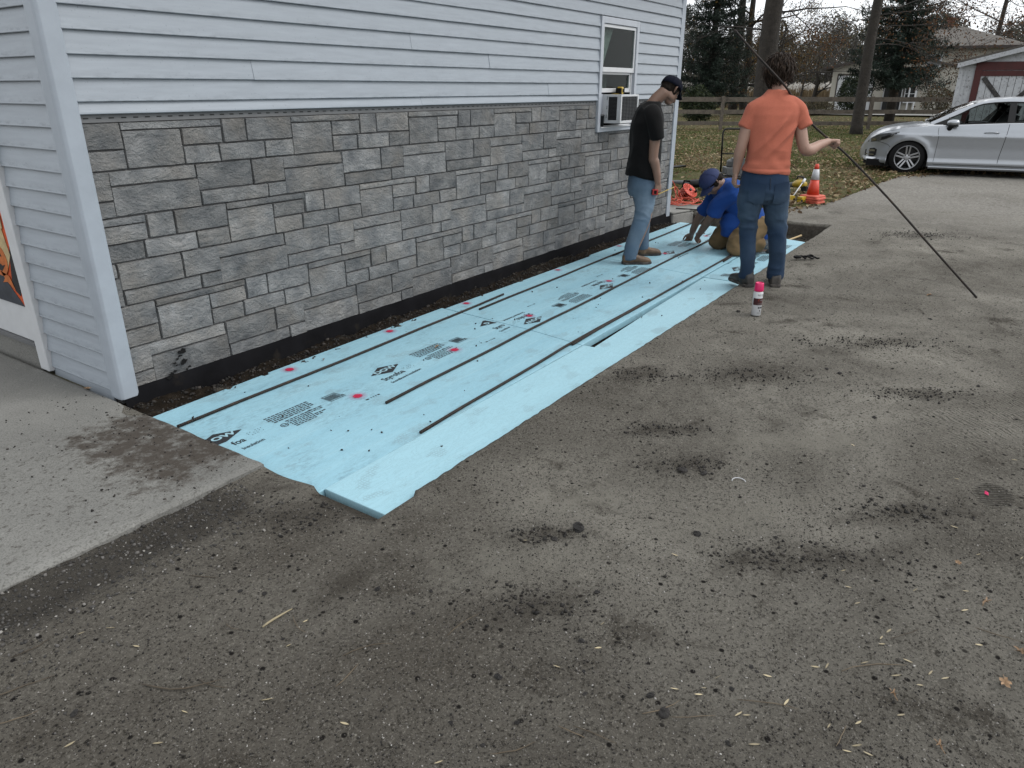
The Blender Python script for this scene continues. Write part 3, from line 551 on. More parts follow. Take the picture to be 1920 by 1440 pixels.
# autumn banner hanging inside the frame of the storm door
ban=thing('door_banner','orange autumn banner with stars and a carved pumpkin hung on the white storm door','banner',(X0-.008,.855,.37))
def bp(P,name,m,k):
    b=MB(); b.prism([(-.0012*k,y,z) for y,z in P],(-.001,0,0)); return b.build(name,m,ban)
def star(c,r1,n=5,a0=PI/2): return [(c[0]+(r1 if i%2==0 else r1*.42)*math.cos(a0+i*PI/n),c[1]+(r1 if i%2==0 else r1*.42)*math.sin(a0+i*PI/n)) for i in range(2*n)]
org=mat('banner_orange',(.72,.10,.012),.85,var=.1); blk=mat('banner_black',(.010,.009,.010),.85); crm=mat('banner_cream',(.60,.46,.24),.85,var=.25,vs=14); nav=mat('banner_slate',(.035,.042,.055),.85,var=.4,vs=14); pmk=mat('banner_pumpkin',(.62,.17,.03),.85,var=.25,vs=20); grn=mat('banner_green',(.10,.30,.06),.85)
b=MB(); b.grid([[(.001*math.sin(j*1.3),.92*k/10,1.12*j/14) for k in range(11)] for j in range(15)]); b.build('cloth',org,ban)
bp([(.0,.0),(.92,-.0),(.92,.20),(.60,.30),(.42,.26),(.28,.32),(.12,.10)],'slate_field',nav,1)
bp([(.02,.06),(.10,.10),(.06,.22),(.03,.30),(.0,.36),(.0,.10)],'dark_field',blk,1)
bp([(.02,.30),(.10,.20),(.14,.30),(.20,.36),(.24,.44),(.16,.50),(.05,.47)],'cream_sheet',crm,2)
bp([(.03,.45),(.22,.42),(.30,.52),(.34,.62),(.20,.66),(.08,.60),(.02,.52)],'cream_sheet',crm,3)
bp([(.19+.115*math.cos(a),.26+.10*math.sin(a)) for a in np.linspace(0,2*PI,20,endpoint=False)],'pumpkin',pmk,4)
bp([(.17,.355),(.20,.35),(.22,.39),(.19,.40)],'stem',grn,5)
bp([(.13,.28),(.17,.28),(.15,.315)],'eye',blk,5); bp([(.21,.28),(.25,.28),(.23,.315)],'eye',blk,5); bp([(.11,.235),(.15,.225),(.17,.235),(.19,.222),(.22,.235),(.26,.232),(.23,.20),(.17,.19)],'mouth',blk,5)
bp([(.06,.09),(.14,.13),(.20,.12),(.16,.15),(.20,.19),(.10,.17)],'leaf_print',pmk,4)
for c,r,m in(((.045,.52+.02),.035,crm),((.10,.62),.055,blk),((.30,.78),.07,blk),((.55,.7),.06,crm)): bp(star((c[0],c[1]-.03),r),'star',m,4)
# ================================================================== FOAM BOARDS IN THE TRENCH
ZT=-.050
BG='blue foam boards laid in the trench'
def board(label,P,th=.05,ztop=ZT,tilt=(0,0),m='foam'):
    cx=sum(p[0] for p in P)/len(P); cy=sum(p[1] for p in P)/len(P)
    t=thing('foam_board',label,'foam board',(0,0,0),0,BG)
    b=MB(); v=[(x,y,ztop-th+tilt[0]*(x-cx)+tilt[1]*(y-cy)) for x,y in P]; b.prism(v,(0,0,th)); b.build('board',M[m],t,bevel=.004); return t
m1=board('nearest wide blue foam board with two upright black diamond prints, against the concrete slab',[(-.088,-1.570),(2.222,-1.558),(2.300,-1.095),(2.377,-.238),(2.380,-.215),(.70,-.235),(.690,-.262),(.655,-.262),(.650,-.24),(-.088,-.262)])
m2=board('middle wide blue foam board with upside down black diamond prints, under the man in black',[(2.228,-1.556),(4.518,-1.530),(4.627,-.977),(4.736,-.290),(4.735,-.262),(2.386,-.245),(2.306,-1.095)])
m3=board('farthest wide blue foam board, ending at the dark pit under the kneeling man',[(4.524,-1.530),(6.88,-1.500),(7.02,-1.0),(7.10,-.72),(7.16,-.24),(4.742,-.235),(4.742,-.290),(4.633,-.977)])
o1=board('clean narrow blue foam strip nearest the camera, on the dirt side of the trench',[(-.062,-1.952),(2.245,-1.955),(2.215,-1.575),(-.058,-1.575)],ztop=ZT+.006,m='foamclean')
o2=board('narrow blue foam strip lying askew with a wedge gap beside the rebar',[(2.252,-1.955),(4.50,-1.955),(4.512,-1.548),(3.30,-1.590),(2.243,-1.640)],ztop=ZT-.004,m='foamclean')
o3=board('narrow blue foam strip with printing, beside the boots of the man in orange',[(4.508,-1.955),(6.70,-1.955),(6.86,-1.515),(4.520,-1.546)],ztop=ZT-.001)
def onb(me,name,m,par,x,y,rz,dz=.0012): o=link(name,me,m,par); o.location=(x,y,ZT+dz); o.rotation_euler=(0,0,rz); return o
def flat(polys):
    b=MB()
    for P in polys: b.poly([(x,y,0) for x,y in P])
    me=bpy.data.meshes.new('print'); me.from_pydata(b.v,[],b.f); return me
def rect(x0,x1,y0,y1): return [(x0,y0),(x1,y0),(x1,y1),(x0,y1)]
DIA=flat([[(-.125,0),(0,-.062),(.125,0),(0,.062)]])
INK=bpy.data.materials['black_ink']
def small(seed):                    # a block of print too small to read
    r=random.Random(seed); P=[]
    for k in range(5):
        x=-.14+.012*r.random(); y=.10-.019*k
        while x<(.145 if k<4 else .1): l_=r.uniform(.008,.03); P.append(rect(x,min(x+l_,.15),y,y+.0105)); x+=l_+.006
    for k in range(6):
        x=-.085; y=-.008-.0175*k; e=[.135,.14,.06,.14,.10,.05][k]
        while x<e: l_=r.uniform(.008,.026); P.append(rect(x,x+l_,y,y+.0095)); x+=l_+.006
    n=14; ring=[(-.115+.022*math.cos(2*PI*i/n),-.035+.022*math.sin(2*PI*i/n)) for i in range(n)]; rin=[(-.115+.017*math.cos(2*PI*i/n),-.035+.017*math.sin(2*PI*i/n)) for i in range(n)]
    for i in range(n): j=(i+1)%n; P.append([ring[i],ring[j],rin[j],rin[i]])
    P.append(rect(-.125,-.120,-.045,-.025)); P.append(rect(-.125,-.113,-.045,-.041)); P.append(rect(-.109,-.104,-.045,-.025))
    P.append([(.06,.0),(.08,-.008),(.10,0),(.08,.008)]); return flat(P)
BL=[small(3),small(8)]
def icon():
    P=[rect(-.048,.048,.038,.043),rect(-.048,.048,-.043,-.038),rect(-.048,-.043,-.038,.038),rect(.043,.048,-.038,.038)]
    for k in range(9): P.append(rect(-.038+.0086*k,-.033+.0086*k,-.031,.031))
    P.append(rect(.048,.062,-.02,-.012)); P.append(rect(.055,.062,-.043,-.02)); return flat(P)
IC=icon()
DOT=flat([rect(.004+.016*i+.004*((j*7)%3),.010+.016*i+.004*((j*7)%3),-.006+.017*j,-.001+.017*j) for i in range(6) for j in range(3) if (i*5+j*3)%4!=0])
CODE=flat([rect(-.05,-.028,-.006,.006),rect(-.012,-.007,-.006,.006),rect(.006,.012,-.006,.006),rect(.022,.030,-.006,.006),rect(.040,.056,-.006,.006)])
def emblem(par,x,y,rz,clip=None):
    onb(DIA,'emblem',INK,par,x,y,rz); o=onb(text_mesh('DOW',.056,1.22,.0022),'lettering',M['knock'],par,x,y,rz,.0022)
def wordmark(par,x,y,rz,seed=0,full=True):
    c,s_=math.cos(rz),math.sin(rz)
    def pl(me,name,dx,dy): onb(me,name,INK,par,x+dx*c-dy*s_,y+dx*s_+dy*c,rz)
    pl(text_mesh('Styrofoa',.064,.86,.0014),'lettering',-.045,-.105); pl(DOT,'faded_lettering',.062,-.10)
    pl(text_mesh('Scoreboard Insulation',.033,.92,.0006),'lettering',-.004,-.172)
def block(par,x,y,rz,i=0,sc=1.0):
    c,s_=math.cos(rz),math.sin(rz)
    def pl(me,name,dx,dy): onb(me,name,INK,par,x+dx*c-dy*s_,y+dx*s_+dy*c,rz)
    pl(BL[i%2],'small_print',0,0); pl(IC,'barcode_box',.275,.035); pl(CODE,'date_code',.40,-.15)
# board 1
emblem(m1,1.135,-.792,R(2)); wordmark(m1,1.135,-.792,R(3)); block(m1,.385,-.88,0,0); block(m1,1.555,-.842,0,1)
onb(flat([[(-.086,-.066+.062),(.0,.062),(.035,.0445),(.035,-.062+.0175),(0,-.062),(-.0,-.062)]]),'emblem',INK,m1,-.0,-.800,0) if False else None
onb(flat([[(-.074,-.062),(0.0,-.062),(.125,0),(0,.062),(-.074,.026)]]),'emblem',INK,m1,-.010,-.770,R(-3)); onb(text_mesh('OW',.056,1.22,.0022),'lettering',M['knock'],m1,.010,-.772,R(-3),.0022)
onb(text_mesh('foa',.064,.86,.0014),'lettering',INK,m1,.018,-.882,0); onb(DOT,'faded_lettering',INK,m1,.085,-.868,0); onb(text_mesh('Insulation',.036,.92,.0006),'lettering',INK,m1,.045,-.962,R(2))
onb(flat([[(-.125,0),(.02,-.052),(.02,.052),(0,.062)]]),'emblem',INK,m1,2.285,-.748,R(2)); onb(text_mesh('D',.052,1.2,.0022),'lettering',M['knock'],m1,2.250,-.75,R(2),.0022)
onb(text_mesh('Styro',.064,.86,.0014),'lettering',INK,m1,2.235,-.868,R(3)); onb(text_mesh('Scoreboar',.033,.92,.0006),'lettering',INK,m1,2.215,-.935,R(3))
# board 2 lies the other way round
for x,y in ((2.505,-.985),(3.70,-.975)): emblem(m2,x,y,PI); wordmark(m2,x,y,PI)
block(m2,3.24,-.905,PI,0); block(m2,4.42,-.89,PI,1)
# board 3
emblem(m3,5.32,-.87,0); wordmark(m3,5.30,-.865,0); block(m3,5.80,-.80,0,0); emblem(m3,6.55,-.74,0); wordmark(m3,6.55,-.74,0); block(m3,6.30,-1.18,0,1)
# strip 3
block(m3,5.42,-1.76,PI,0) if False else None
emblem(o3,5.02,-1.70,PI); onb(IC,'barcode_box',INK,o3,4.70,-1.70,PI); block(o3,5.62,-1.70,PI,0); block(o3,6.30,-1.72,PI,1)
# sprayed layout dots
for x,y,p,s_ in ((.805,-.310,m1,1.0),(1.708,-.292,m1,.95),(.748,-.952,m1,1.0),(1.661,-.917,m1,1.0),(2.583,-.300,m2,.9),(2.583,-.905,m2,.85),(3.985,-.310,m2,.85),(3.882,-.907,m2,.95),(5.327,-.285,m3,.85),(5.251,-.851,m3,.9),(6.42,-.86,m3,.8)):
    b=MB(); b.poly([(.075*math.cos(a),.075*math.sin(a),0) for a in np.linspace(0,2*PI,28,endpoint=False)]); o=b.build('spray_dot',M['pink'],p); o.location=(x,y,ZT+.0035); o.scale=(s_,s_,1); o.rotation_euler=(0,0,rng.uniform(0,6))
# ================================================================== REBAR
def rod(label,pts,r=.0085,group='rebar rods on the foam boards'):
    pts=[Vector(p) for p in pts]; o0=pts[0]; L_=[]
    for a,c in zip(pts[:-1],pts[1:]):
        n=max(2,int((c-a).length/.35)); L_+=[a+(c-a)*(i/n) for i in range(n)]
    L_.append(pts[-1]); t=[p-o0+Vector((0,.004*math.sin(i*1.7),0)) for i,p in enumerate(L_)]
    o=MB().tube(t,r,8).build('rebar',M['rust'],None,True); o.location=o0; return tag(o,label,'rebar',group)
zr=ZT+.0095
rod('rust-brown rebar in the wall-side row, running from the slab edge to a loose end',[(-.06,-.497,zr),(1.5,-.462,zr),(2.96,-.403,zr)])
rod('rebar in the wall-side row passing behind the boots of the man in black',[(2.492,-.500,zr),(3.8,-.475,zr),(5.08,-.447,zr)])
rod('rebar in the wall-side row nearest the dark pit',[(4.82,-.466,zr+.004),(6.2,-.435,zr+.002),(7.55,-.405,zr)])
rod('rebar in the middle row with its cut end nearest the camera',[(.758,-1.160,zr),(2.2,-1.105,zr),(3.72,-1.066,zr+.003)])
rod('rebar in the middle row under the hand of the kneeling man',[(3.27,-1.086,zr),(4.6,-1.025,zr),(6.19,-.992,zr)])
rod('rebar in the middle row behind the kneeling man, ending over the pit',[(5.72,-1.010,zr+.003),(6.9,-.97,zr),(8.0,-.93,zr+.01)])
rod('rebar in the dirt-side row with its cut end nearest the camera',[(.585,-1.557,zr),(2.1,-1.497,zr+.001),(3.486,-1.473,zr+.002)])
rod('rebar in the dirt-side row beside the wedge gap',[(2.17,-1.515,zr+.002),(2.95,-1.490,zr),(4.3,-1.478,zr),(5.66,-1.455,zr)])
rod('rebar in the dirt-side row under the near knee of the kneeling man',[(5.20,-1.492,zr),(6.2,-1.46,zr),(7.4,-1.41,zr)])
rod('bare rebar lying across the far end of the pit beside the concrete pad',[(7.62,.02,.045),(8.1,-.7,-.01),(8.4,-1.2,.005)],.008,'rebar rods left in the pit')
rod('rebar lying low in the far pit behind the blue shirt',[(7.2,-.55,-.19),(7.7,-.95,-.18)],.008,'rebar rods left in the pit')
st=MB(); st.tube([(6.95,-1.46,-.17),(7.2,-1.62,-.13),(7.38,-1.70,-.10)],.012,6); o=st.build('stake',M['handlewood']); tag(o,'pale wooden stake lying in the dark pit behind the man in orange','stake')
# ================================================================== SPRAY CAN
can=thing('spray_can','white marking paint can with pink cap standing on the dirt','spray can',G(1417,588)+Vector((0,0,-.008)),RZ+R(14))
H=.176; Rr=.0345
b=MB(); b.lathe([(Rr-.003,0),(Rr,.003),(Rr,.170),(Rr-.006,.181)],28); b.build('can_body',M['white'],can,True)
b=MB(); b.lathe([(.031,.181),(.0335,.184),(.0335,.196),(.030,.238),(.0285,.243),(.024,.243),(.023,.238)],28); b.build('cap',mat('pink_plastic',(.88,.012,.16),.35,var=.05),can,True)
def wrap(P,a0,r=Rr+.0006): return [(r*math.sin(a0+x/r),-r*math.cos(a0+x/r),z) for x,z in P]
def wrapstrip(x0,x1,z0,z1,r): n=max(2,int((x1-x0)/.006)); return [[tuple(wrap([(x0+(x1-x0)*i/n,z)],0,r)[0]) for i in range(n+1)] for z in (z0,z1)]
mar=mat('label_maroon',(.055,.008,.010),.4); red=mat('label_red',(.33,.035,.02),.4); gry=mat('label_grey',(.30,.33,.36),.5); inkm=mat('label_black',(.02,.02,.022),.5)
b=MB(); b.grid(wrapstrip(-.052,.052,.081,.132,Rr+.0005)); b.build('label_band',mar,can,True)
b=MB(); P=[wrap([(.008+.024*math.cos(a)*k,.118+.014*math.sin(a)*k)],0,Rr+.001)[0] for k in (1.0,) for a in np.linspace(0,2*PI,20,endpoint=False)]; b.poly(P); b.build('label_oval',red,can)
def wtext(s_,size,x,z,m,sx=1.0,bold=0):
    me=text_mesh(s_,size,sx,bold).copy()
    for v in me.vertices:
        p=wrap([(v.co.x+x,v.co.y+z)],0,Rr+.0014)[0]; v.co=p
    link('lettering',me,m,can)
wtext('RUST-OLEUM',.0105,.008,.158,inkm,.98,.0003); wtext('INDUSTRIAL CHOICE',.0048,.008,.148,gry); wtext('MARKING PAINT',.0058,.006,.091,M['white']); wtext('M1600',.008,.008,.119,M['white'])
b=MB()
for k in range(3): b.grid(wrapstrip(-.012+.0155*k,.0005+.0155*k,.056,.068,Rr+.0009))
b.build('label_icons',inkm,can); b=MB(); b.grid(wrapstrip(.003,.011,.033,.045,Rr+.0009)); b.grid(wrapstrip(-.014,.026,.025,.0262,Rr+.0009)); b.grid(wrapstrip(-.014,.022,.019,.0202,Rr+.0009)); b.grid(wrapstrip(-.018,.03,.074,.0752,Rr+.0009)); b.build('label_fineprint',inkm,can)
# ================================================================== BLACK STRAP ON THE DIRT
p=G(1512,486); b=MB()
q=[]
for i in range(26):
    a=i/25; q.append((-.10+.20*a+.02*math.sin(a*9),.035*math.sin(a*11),.010+.016*abs(math.sin(a*7))))
b.tube(q,.0085,6); b.tube([(.02+.05*math.cos(a),.01+.035*math.sin(a),.012+.012*math.sin(2*a)+.01) for a in np.linspace(0,2*PI,18)],.008,6); b.tube([(-.09+.028*math.cos(a),.0+.025*math.sin(a),.022) for a in np.linspace(0,2*PI,12)],.012,6)
o=b.build('black_strap',M['blackrub'],None,True); o.location=p; o.rotation_euler=(0,0,RZ); tag(o,'tangled black strap lying on the dirt beside the trench edge','strap')
# ================================================================== CONES
cp=Vector((9.46,-1.31,.015))
def cone(label,z,full):
    t=thing('traffic_cone',label,'traffic cone',cp+Vector((rng.uniform(-.012,.012),rng.uniform(-.012,.012),z*.9)),R(-12)+rng.uniform(-.09,.09),'stack of orange traffic cones'); t.scale=(.9,.9,.9)
    b=MB(); h=.150; P=[]
    for (k,zz) in ((1,0),(1,.018),(.93,.026),(.62,.034)):
        P.append([(k*h*x*(1 if abs(x)+abs(y)>1.9 else 1),k*h*y,zz) for x,y in ((1,.86),(.86,1),(-.86,1),(-1,.86),(-1,-.86),(-.86,-1),(.86,-1),(1,-.86),(1,.86))])
    b.grid(P); b.poly(P[0][:-1]); b.poly(P[3][:-1]); b.build('base',M['conebase'],t)
    if full:
        def seg(z0,z1,name,m,dr=0):
            f=lambda q:.098-(q-.03)*(.098-.028)/(.50-.03)+dr
            b=MB(); b.lathe([(f(z0),z0),(f((z0+z1)/2),(z0+z1)/2),(f(z1),z1)],24); return b.build(name,m,t,True)
        seg(.030,.265,'lower_body',M['cone']); seg(.265,.425,'reflective_collar',M['refl'],.003); seg(.425,.502,'tip',M['cone'])
    else:
        b=MB(); b.lathe([(.094,.03),(.088,.060)],20); b.build('lower_body',M['cone'],t,True)
cone('topmost traffic cone of the stack, with a white reflective collar',.090,True)
for k,n in enumerate(('second base from the top of the traffic cone stack','third base from the top of the traffic cone stack','bottom base of the traffic cone stack on the leaves')): cone(n,.060-.030*k,False)
# ================================================================== TOOLS ON THE LAWN EDGE
# orange cord on a reel
rl=thing('cord_reel','red-orange extension cord wound on a tilted plastic reel beside the house corner','cord reel',(8.55,.24,.125),0); rl.scale=(.70,.70,.70)
rl.rotation_euler=(R(38),R(24),R(-40))
b=MB(); b.lathe([(.05,-.10),(.16,-.10),(.165,-.095),(.16,-.09),(.075,-.088)],28); b.lathe([(.075,.088),(.175,.09),(.18,.096),(.175,.102),(.05,.102)],28); b.build('flange',M['cone'],rl,True)
b=MB()
for k in range(16): b.obox((.115*math.cos(k*PI/8),.115*math.sin(k*PI/8),.106),(.05*math.cos(k*PI/8),.05*math.sin(k*PI/8),0),(-.006*math.sin(k*PI/8),.006*math.cos(k*PI/8),0),(0,0,.006))
b.build('flange_rib',M['conebase'],rl)
b=MB(); b.lathe([(.03,-.13),(.03,.13)],14); b.lathe([(.022,.13),(.022,.19),(.012,.195)],10,Matrix.Translation((.12,0,-.02))); b.build('hub',M['blackplastic'],rl)
b=MB()
for k in range(11):
    z=-.078+.0155*k; r_=.13+.02*math.sin(k*2.1)
    b.tube([(r_*math.cos(a)+.004*math.sin(3*a+k),r_*math.sin(a),z+.005*math.sin(a*2+k)) for a in np.linspace(0,2*PI,26)],.0075,5)
b.build('cord_winding',M['cord'],rl,True)
b=MB(); r_=random.Random(4)
q=[]
for i in range(150):
    a=i*.34; rr=.16+.10*math.sin(i*.11)+.05*r_.random(); q.append((8.20+.20*math.sin(i*.045)+rr*math.cos(a)*.9,.16+.10*math.cos(i*.06)+rr*math.sin(a)*.75,.046+.05*abs(math.sin(i*.23))*r_.random()))
b.tube(q,.0065,5)
b.tube([(8.15+.10*math.cos(a),.30+.03*math.sin(a),.20+.13*math.sin(a)) for a in np.linspace(0,2*PI,20)],.0065,5); b.tube([(8.25+.07*math.cos(a),.26+.06*math.sin(a),.15+.10*math.sin(a)) for a in np.linspace(0,2*PI,20)],.0065,5)
o=b.build('loose_cord',M['cord'],None,True); tag(o,'loose red-orange extension cord loops spilled on the concrete pad','extension cord')
# shovel
sh=thing('shovel','shovel with varnished wooden handle and black blade lying on the lawn','shovel',(11.3,1.95,.10)); a=Vector((.4,-.91,0)); u=Vector((0,0,1)); c=a.cross(u)
b=MB(); b.tube([-a*.95+u*.03,a*.05+u*.045],.018,8); b.build('handle',M['handlewood'],sh,True)
b=MB(); b.tube([a*.05+u*.045,a*.22+u*.06],.022,8); P=[]
for i,(s_,wd) in enumerate(((.18,.05),(.24,.12),(.34,.14),(.44,.125),(.52,.07),(.55,.01))): P.append([tuple(a*s_+c*(wd*k)+u*(.05+.10*(s_-.18)+.035*k*k)) for k in (-1,-.5,0,.5,1)])
b.grid(P); b.build('blade',M['blackplastic'],sh,True)
# grey pipes and a black power tool
b=MB(); b.tube([(10.0,1.35,.06),(10.55,.35,.06)],.045,12); o=b.build('grey_pipe',M['greyplastic'],None,True); tag(o,'length of grey plastic pipe lying behind the cord reel','pipe')
b=MB(); b.tube([(10.35,.75,.05),(10.9,.05,.05)],.028,10); o=b.build('grey_pipe',M['steel'],None,True); tag(o,'thin silvery pipe lying behind the kneeling man','pipe')
dt=thing('demolition_hammer','black corded demolition hammer standing on its side behind the cord reel','power tool',(9.7,.42,.03),R(-60))
b=MB(); b.tube([(-.22,0,.10),(.05,0,.12)],.062,12); b.tube([(.05,0,.12),(.20,0,.115)],[.045,.03],10); b.build('motor_housing',M['blackplastic'],dt,True,bevel=.004)
b=MB(); b.tube([(.20,0,.115),(.42,0,.10)],.010,8); b.build('chisel',M['steel'],dt,True)
b=MB(); b.tube([(-.22,0,.14),(-.31,0,.15),(-.33,0,.06),(-.24,0,.04),(-.2,0,.08)],.018,8); b.tube([(.02,-.02,.10),(.02,.05,.28)],.02,8); b.build('handle',M['blackrub'],dt,True)
b=MB(); b.tube([(-.25,.1,.02),(-.1,.3,.02),(.1,.42,.16),(.25,.35,.20),(.3,.2,.05),(.45,.1,.01)],.006,5); b.build('cable',M['greyplastic'],dt,True)
# plate compactor with a tubular handle behind the kneeling man
pc=thing('plate_compactor','plate compactor with a tall black tubular handle behind the kneeling man','compactor',(11.6,.65,.03),RZ)
b=MB(); b.box(-.22,.32,-.22,.22,.0,.05); b.box(-.22,-.17,-.22,.22,.05,.12); b.box(.27,.32,-.22,.22,.05,.12); b.build('base_plate',M['blackplastic'],pc,bevel=.02)
b=MB(); b.box(-.10,.20,-.15,.15,.08,.20); b.lathe([(.11,.20),(.12,.22),(.12,.30),(.09,.33)],16,Matrix.Translation((.05,0,0))); b.box(.0,.22,-.12,.02,.20,.36); b.build('engine',M['greyplastic'],pc,bevel=.01)
b=MB(); b.tube([(-.135,.1,.10),(-.160,.1,.62),(-.165,.1,.78),(-.145,.1,.83),(-.10,.1,.845),(.20,.1,.845),(.255,.1,.83),(.28,.1,.78),(.275,.1,.62),(.25,.1,.10)],.0165,8); b.tube([(-.16,.1,.42),(.275,.1,.42)],.012,8); b.build('handle',M['blackplastic'],pc,True)
# blower, white probe, two yellow batteries
bl=thing('leaf_blower','yellow and black leaf blower lying behind the traffic cones','leaf blower',(10.35,-.80,.05),R(-118)); bl.scale=(.72,.72,.72)
b=MB(); b.tube([(-.45,0,.02),(-.36,0,.05),(-.15,0,.10),(.02,0,.13)],[.022,.035,.05,.058],12); b.build('nozzle',M['greyplastic'],bl,True)
b=MB(); b.tube([(.02,0,.13),(.10,0,.16),(.24,0,.17),(.32,0,.15)],[.06,.085,.09,.06],12); b.build('housing',M['yellow'],bl,True)
b=MB(); b.tube([(.05,0,.22),(.10,0,.31),(.24,0,.31),(.30,0,.2)],.02,8); b.box(.26,.40,-.05,.05,.03,.13); b.build('handle',M['blackplastic'],bl)
b=MB(); b.tube([(9.62,-.98,.03),(9.98,-1.02,.22)],.008,6); b.tube([(9.98,-1.02,.22),(10.06,-1.03,.265)],.02,8); o=b.build('white_probe',M['white'],None,True); tag(o,'thin white stick leaning over leaves beside the yellow batteries','stick')
def batt(loc,rz,label):
    t=thing('tool_battery',label,'battery',loc,rz,'yellow tool batteries by the cones'); b=MB(); b.box(-.062,.062,-.04,.04,0,.05); b.build('case',M['blackplastic'],t,bevel=.008)
    b=MB(); b.box(-.055,.055,-.036,.036,.0505,.085); b.box(-.064,-.0625,-.03,.03,.012,.045); b.box(-.03,.03,-.043,-.0405,.01,.05); b.build('shell',M['yellow'],t,bevel=.006)
batt((9.32,-1.03,.02),R(-50),'low yellow battery half hidden behind the jeans of the man in orange'); batt((9.30,-1.20,.02),R(-20),'upright yellow and black battery nearer the traffic cones')
# ================================================================== AIR CONDITIONER, TAPE, CUP
ac=thing('air_conditioner','white window air conditioner with dark grilles resting on the window sill','air conditioner',(5.344,0,1.208))
b=MB(); w_,h_,d_=.418,.278,-.205
b.box(0,w_,-.030,.12,0,h_); 
for q in ((0,.026,d_,d_+.02,0,h_),(w_-.026,w_,d_,d_+.02,0,h_),(.026,w_-.026,d_,d_+.02,0,.026),(.026,w_-.026,d_,d_+.02,h_-.020,h_)): b.box(*q)
for q in ((0,.012,d_+.0205,d_+.045,0,h_),(0,.012,-.060,-.0305,0,h_),(0,.012,d_+.0455,-.0605,0,.030),(0,.012,d_+.0455,-.0605,h_-.022,h_)): b.box(*q)
b.box(.0125,w_,d_+.021,-.031,h_-.012,h_); b.box(.0125,w_,d_+.021,-.031,0,.012); b.box(w_-.012,w_,d_+.021,-.031,.0125,h_-.0125); b.build('case',M['white'],ac,bevel=.003)
b=MB(); b.box(.028,w_-.028,d_+.016,d_+.03,.028,h_-.022); b.box(.008,.012,d_+.046,-.061,.031,h_-.023); gb=b.build('coil',M['dark'],ac)
fin=mat('grey_fin',(.095,.10,.105),.5,metal=.5)
b=MB()
for k in range(17): b.box(.027,w_-.027,d_+.003,d_+.014,.030+k*.0137,.0365+k*.0137)
for k in range(5): b.box(.07+k*.07,.073+k*.07,d_+.001,d_+.016,.027,h_-.021)
b.build('front_grille',fin,ac)
b=MB()
for k in range(18): b.box(.001,.006,d_+.046,-.061,.034+k*.0127,.038+k*.0127)
b.build('side_grille',fin,ac)
b=MB()
for z in (.055,.14,.23): b.box(-.004,-.0005,-.05,-.046,z,z+.03); b.box(-.004,-.0005,-.05,-.040,z,z+.004)
b.build('clip',M['greyplastic'],ac)
tm=thing('tape_measure','yellow and black tape measure lying on top of the air conditioner','tape measure',(5.60,-.05,1.4865),R(8))
b=MB(); b.box(-.005,.075,-.028,.028,.0,.075); b.build('case',M['yellow'],tm,bevel=.014); b=MB(); b.box(-.030,-.0055,-.03,.03,.0,.062); b.box(.0755,.088,-.03,.03,.0,.068); b.box(.02,.055,-.0305,-.0285,.018,.055); b.build('grip',M['blackrub'],tm,bevel=.006)
b=MB(); b.box(-.20,-.031,-.012,.012,.004,.0065); b.build('blade',M['yellow'],tm)
cu=thing('black_cup','black drinking cup standing on the sill left of the air conditioner','cup',(5.293,-.012,1.176)); b=MB(); b.lathe([(.025,0),(.031,.10),(.034,.105)],16); b.build('cup_body',M['blackplastic'],cu,True); b=MB(); b.lathe([(.035,.105),(.035,.116),(.028,.120)],16); b.build('lid',M['greyplastic'],cu,True)
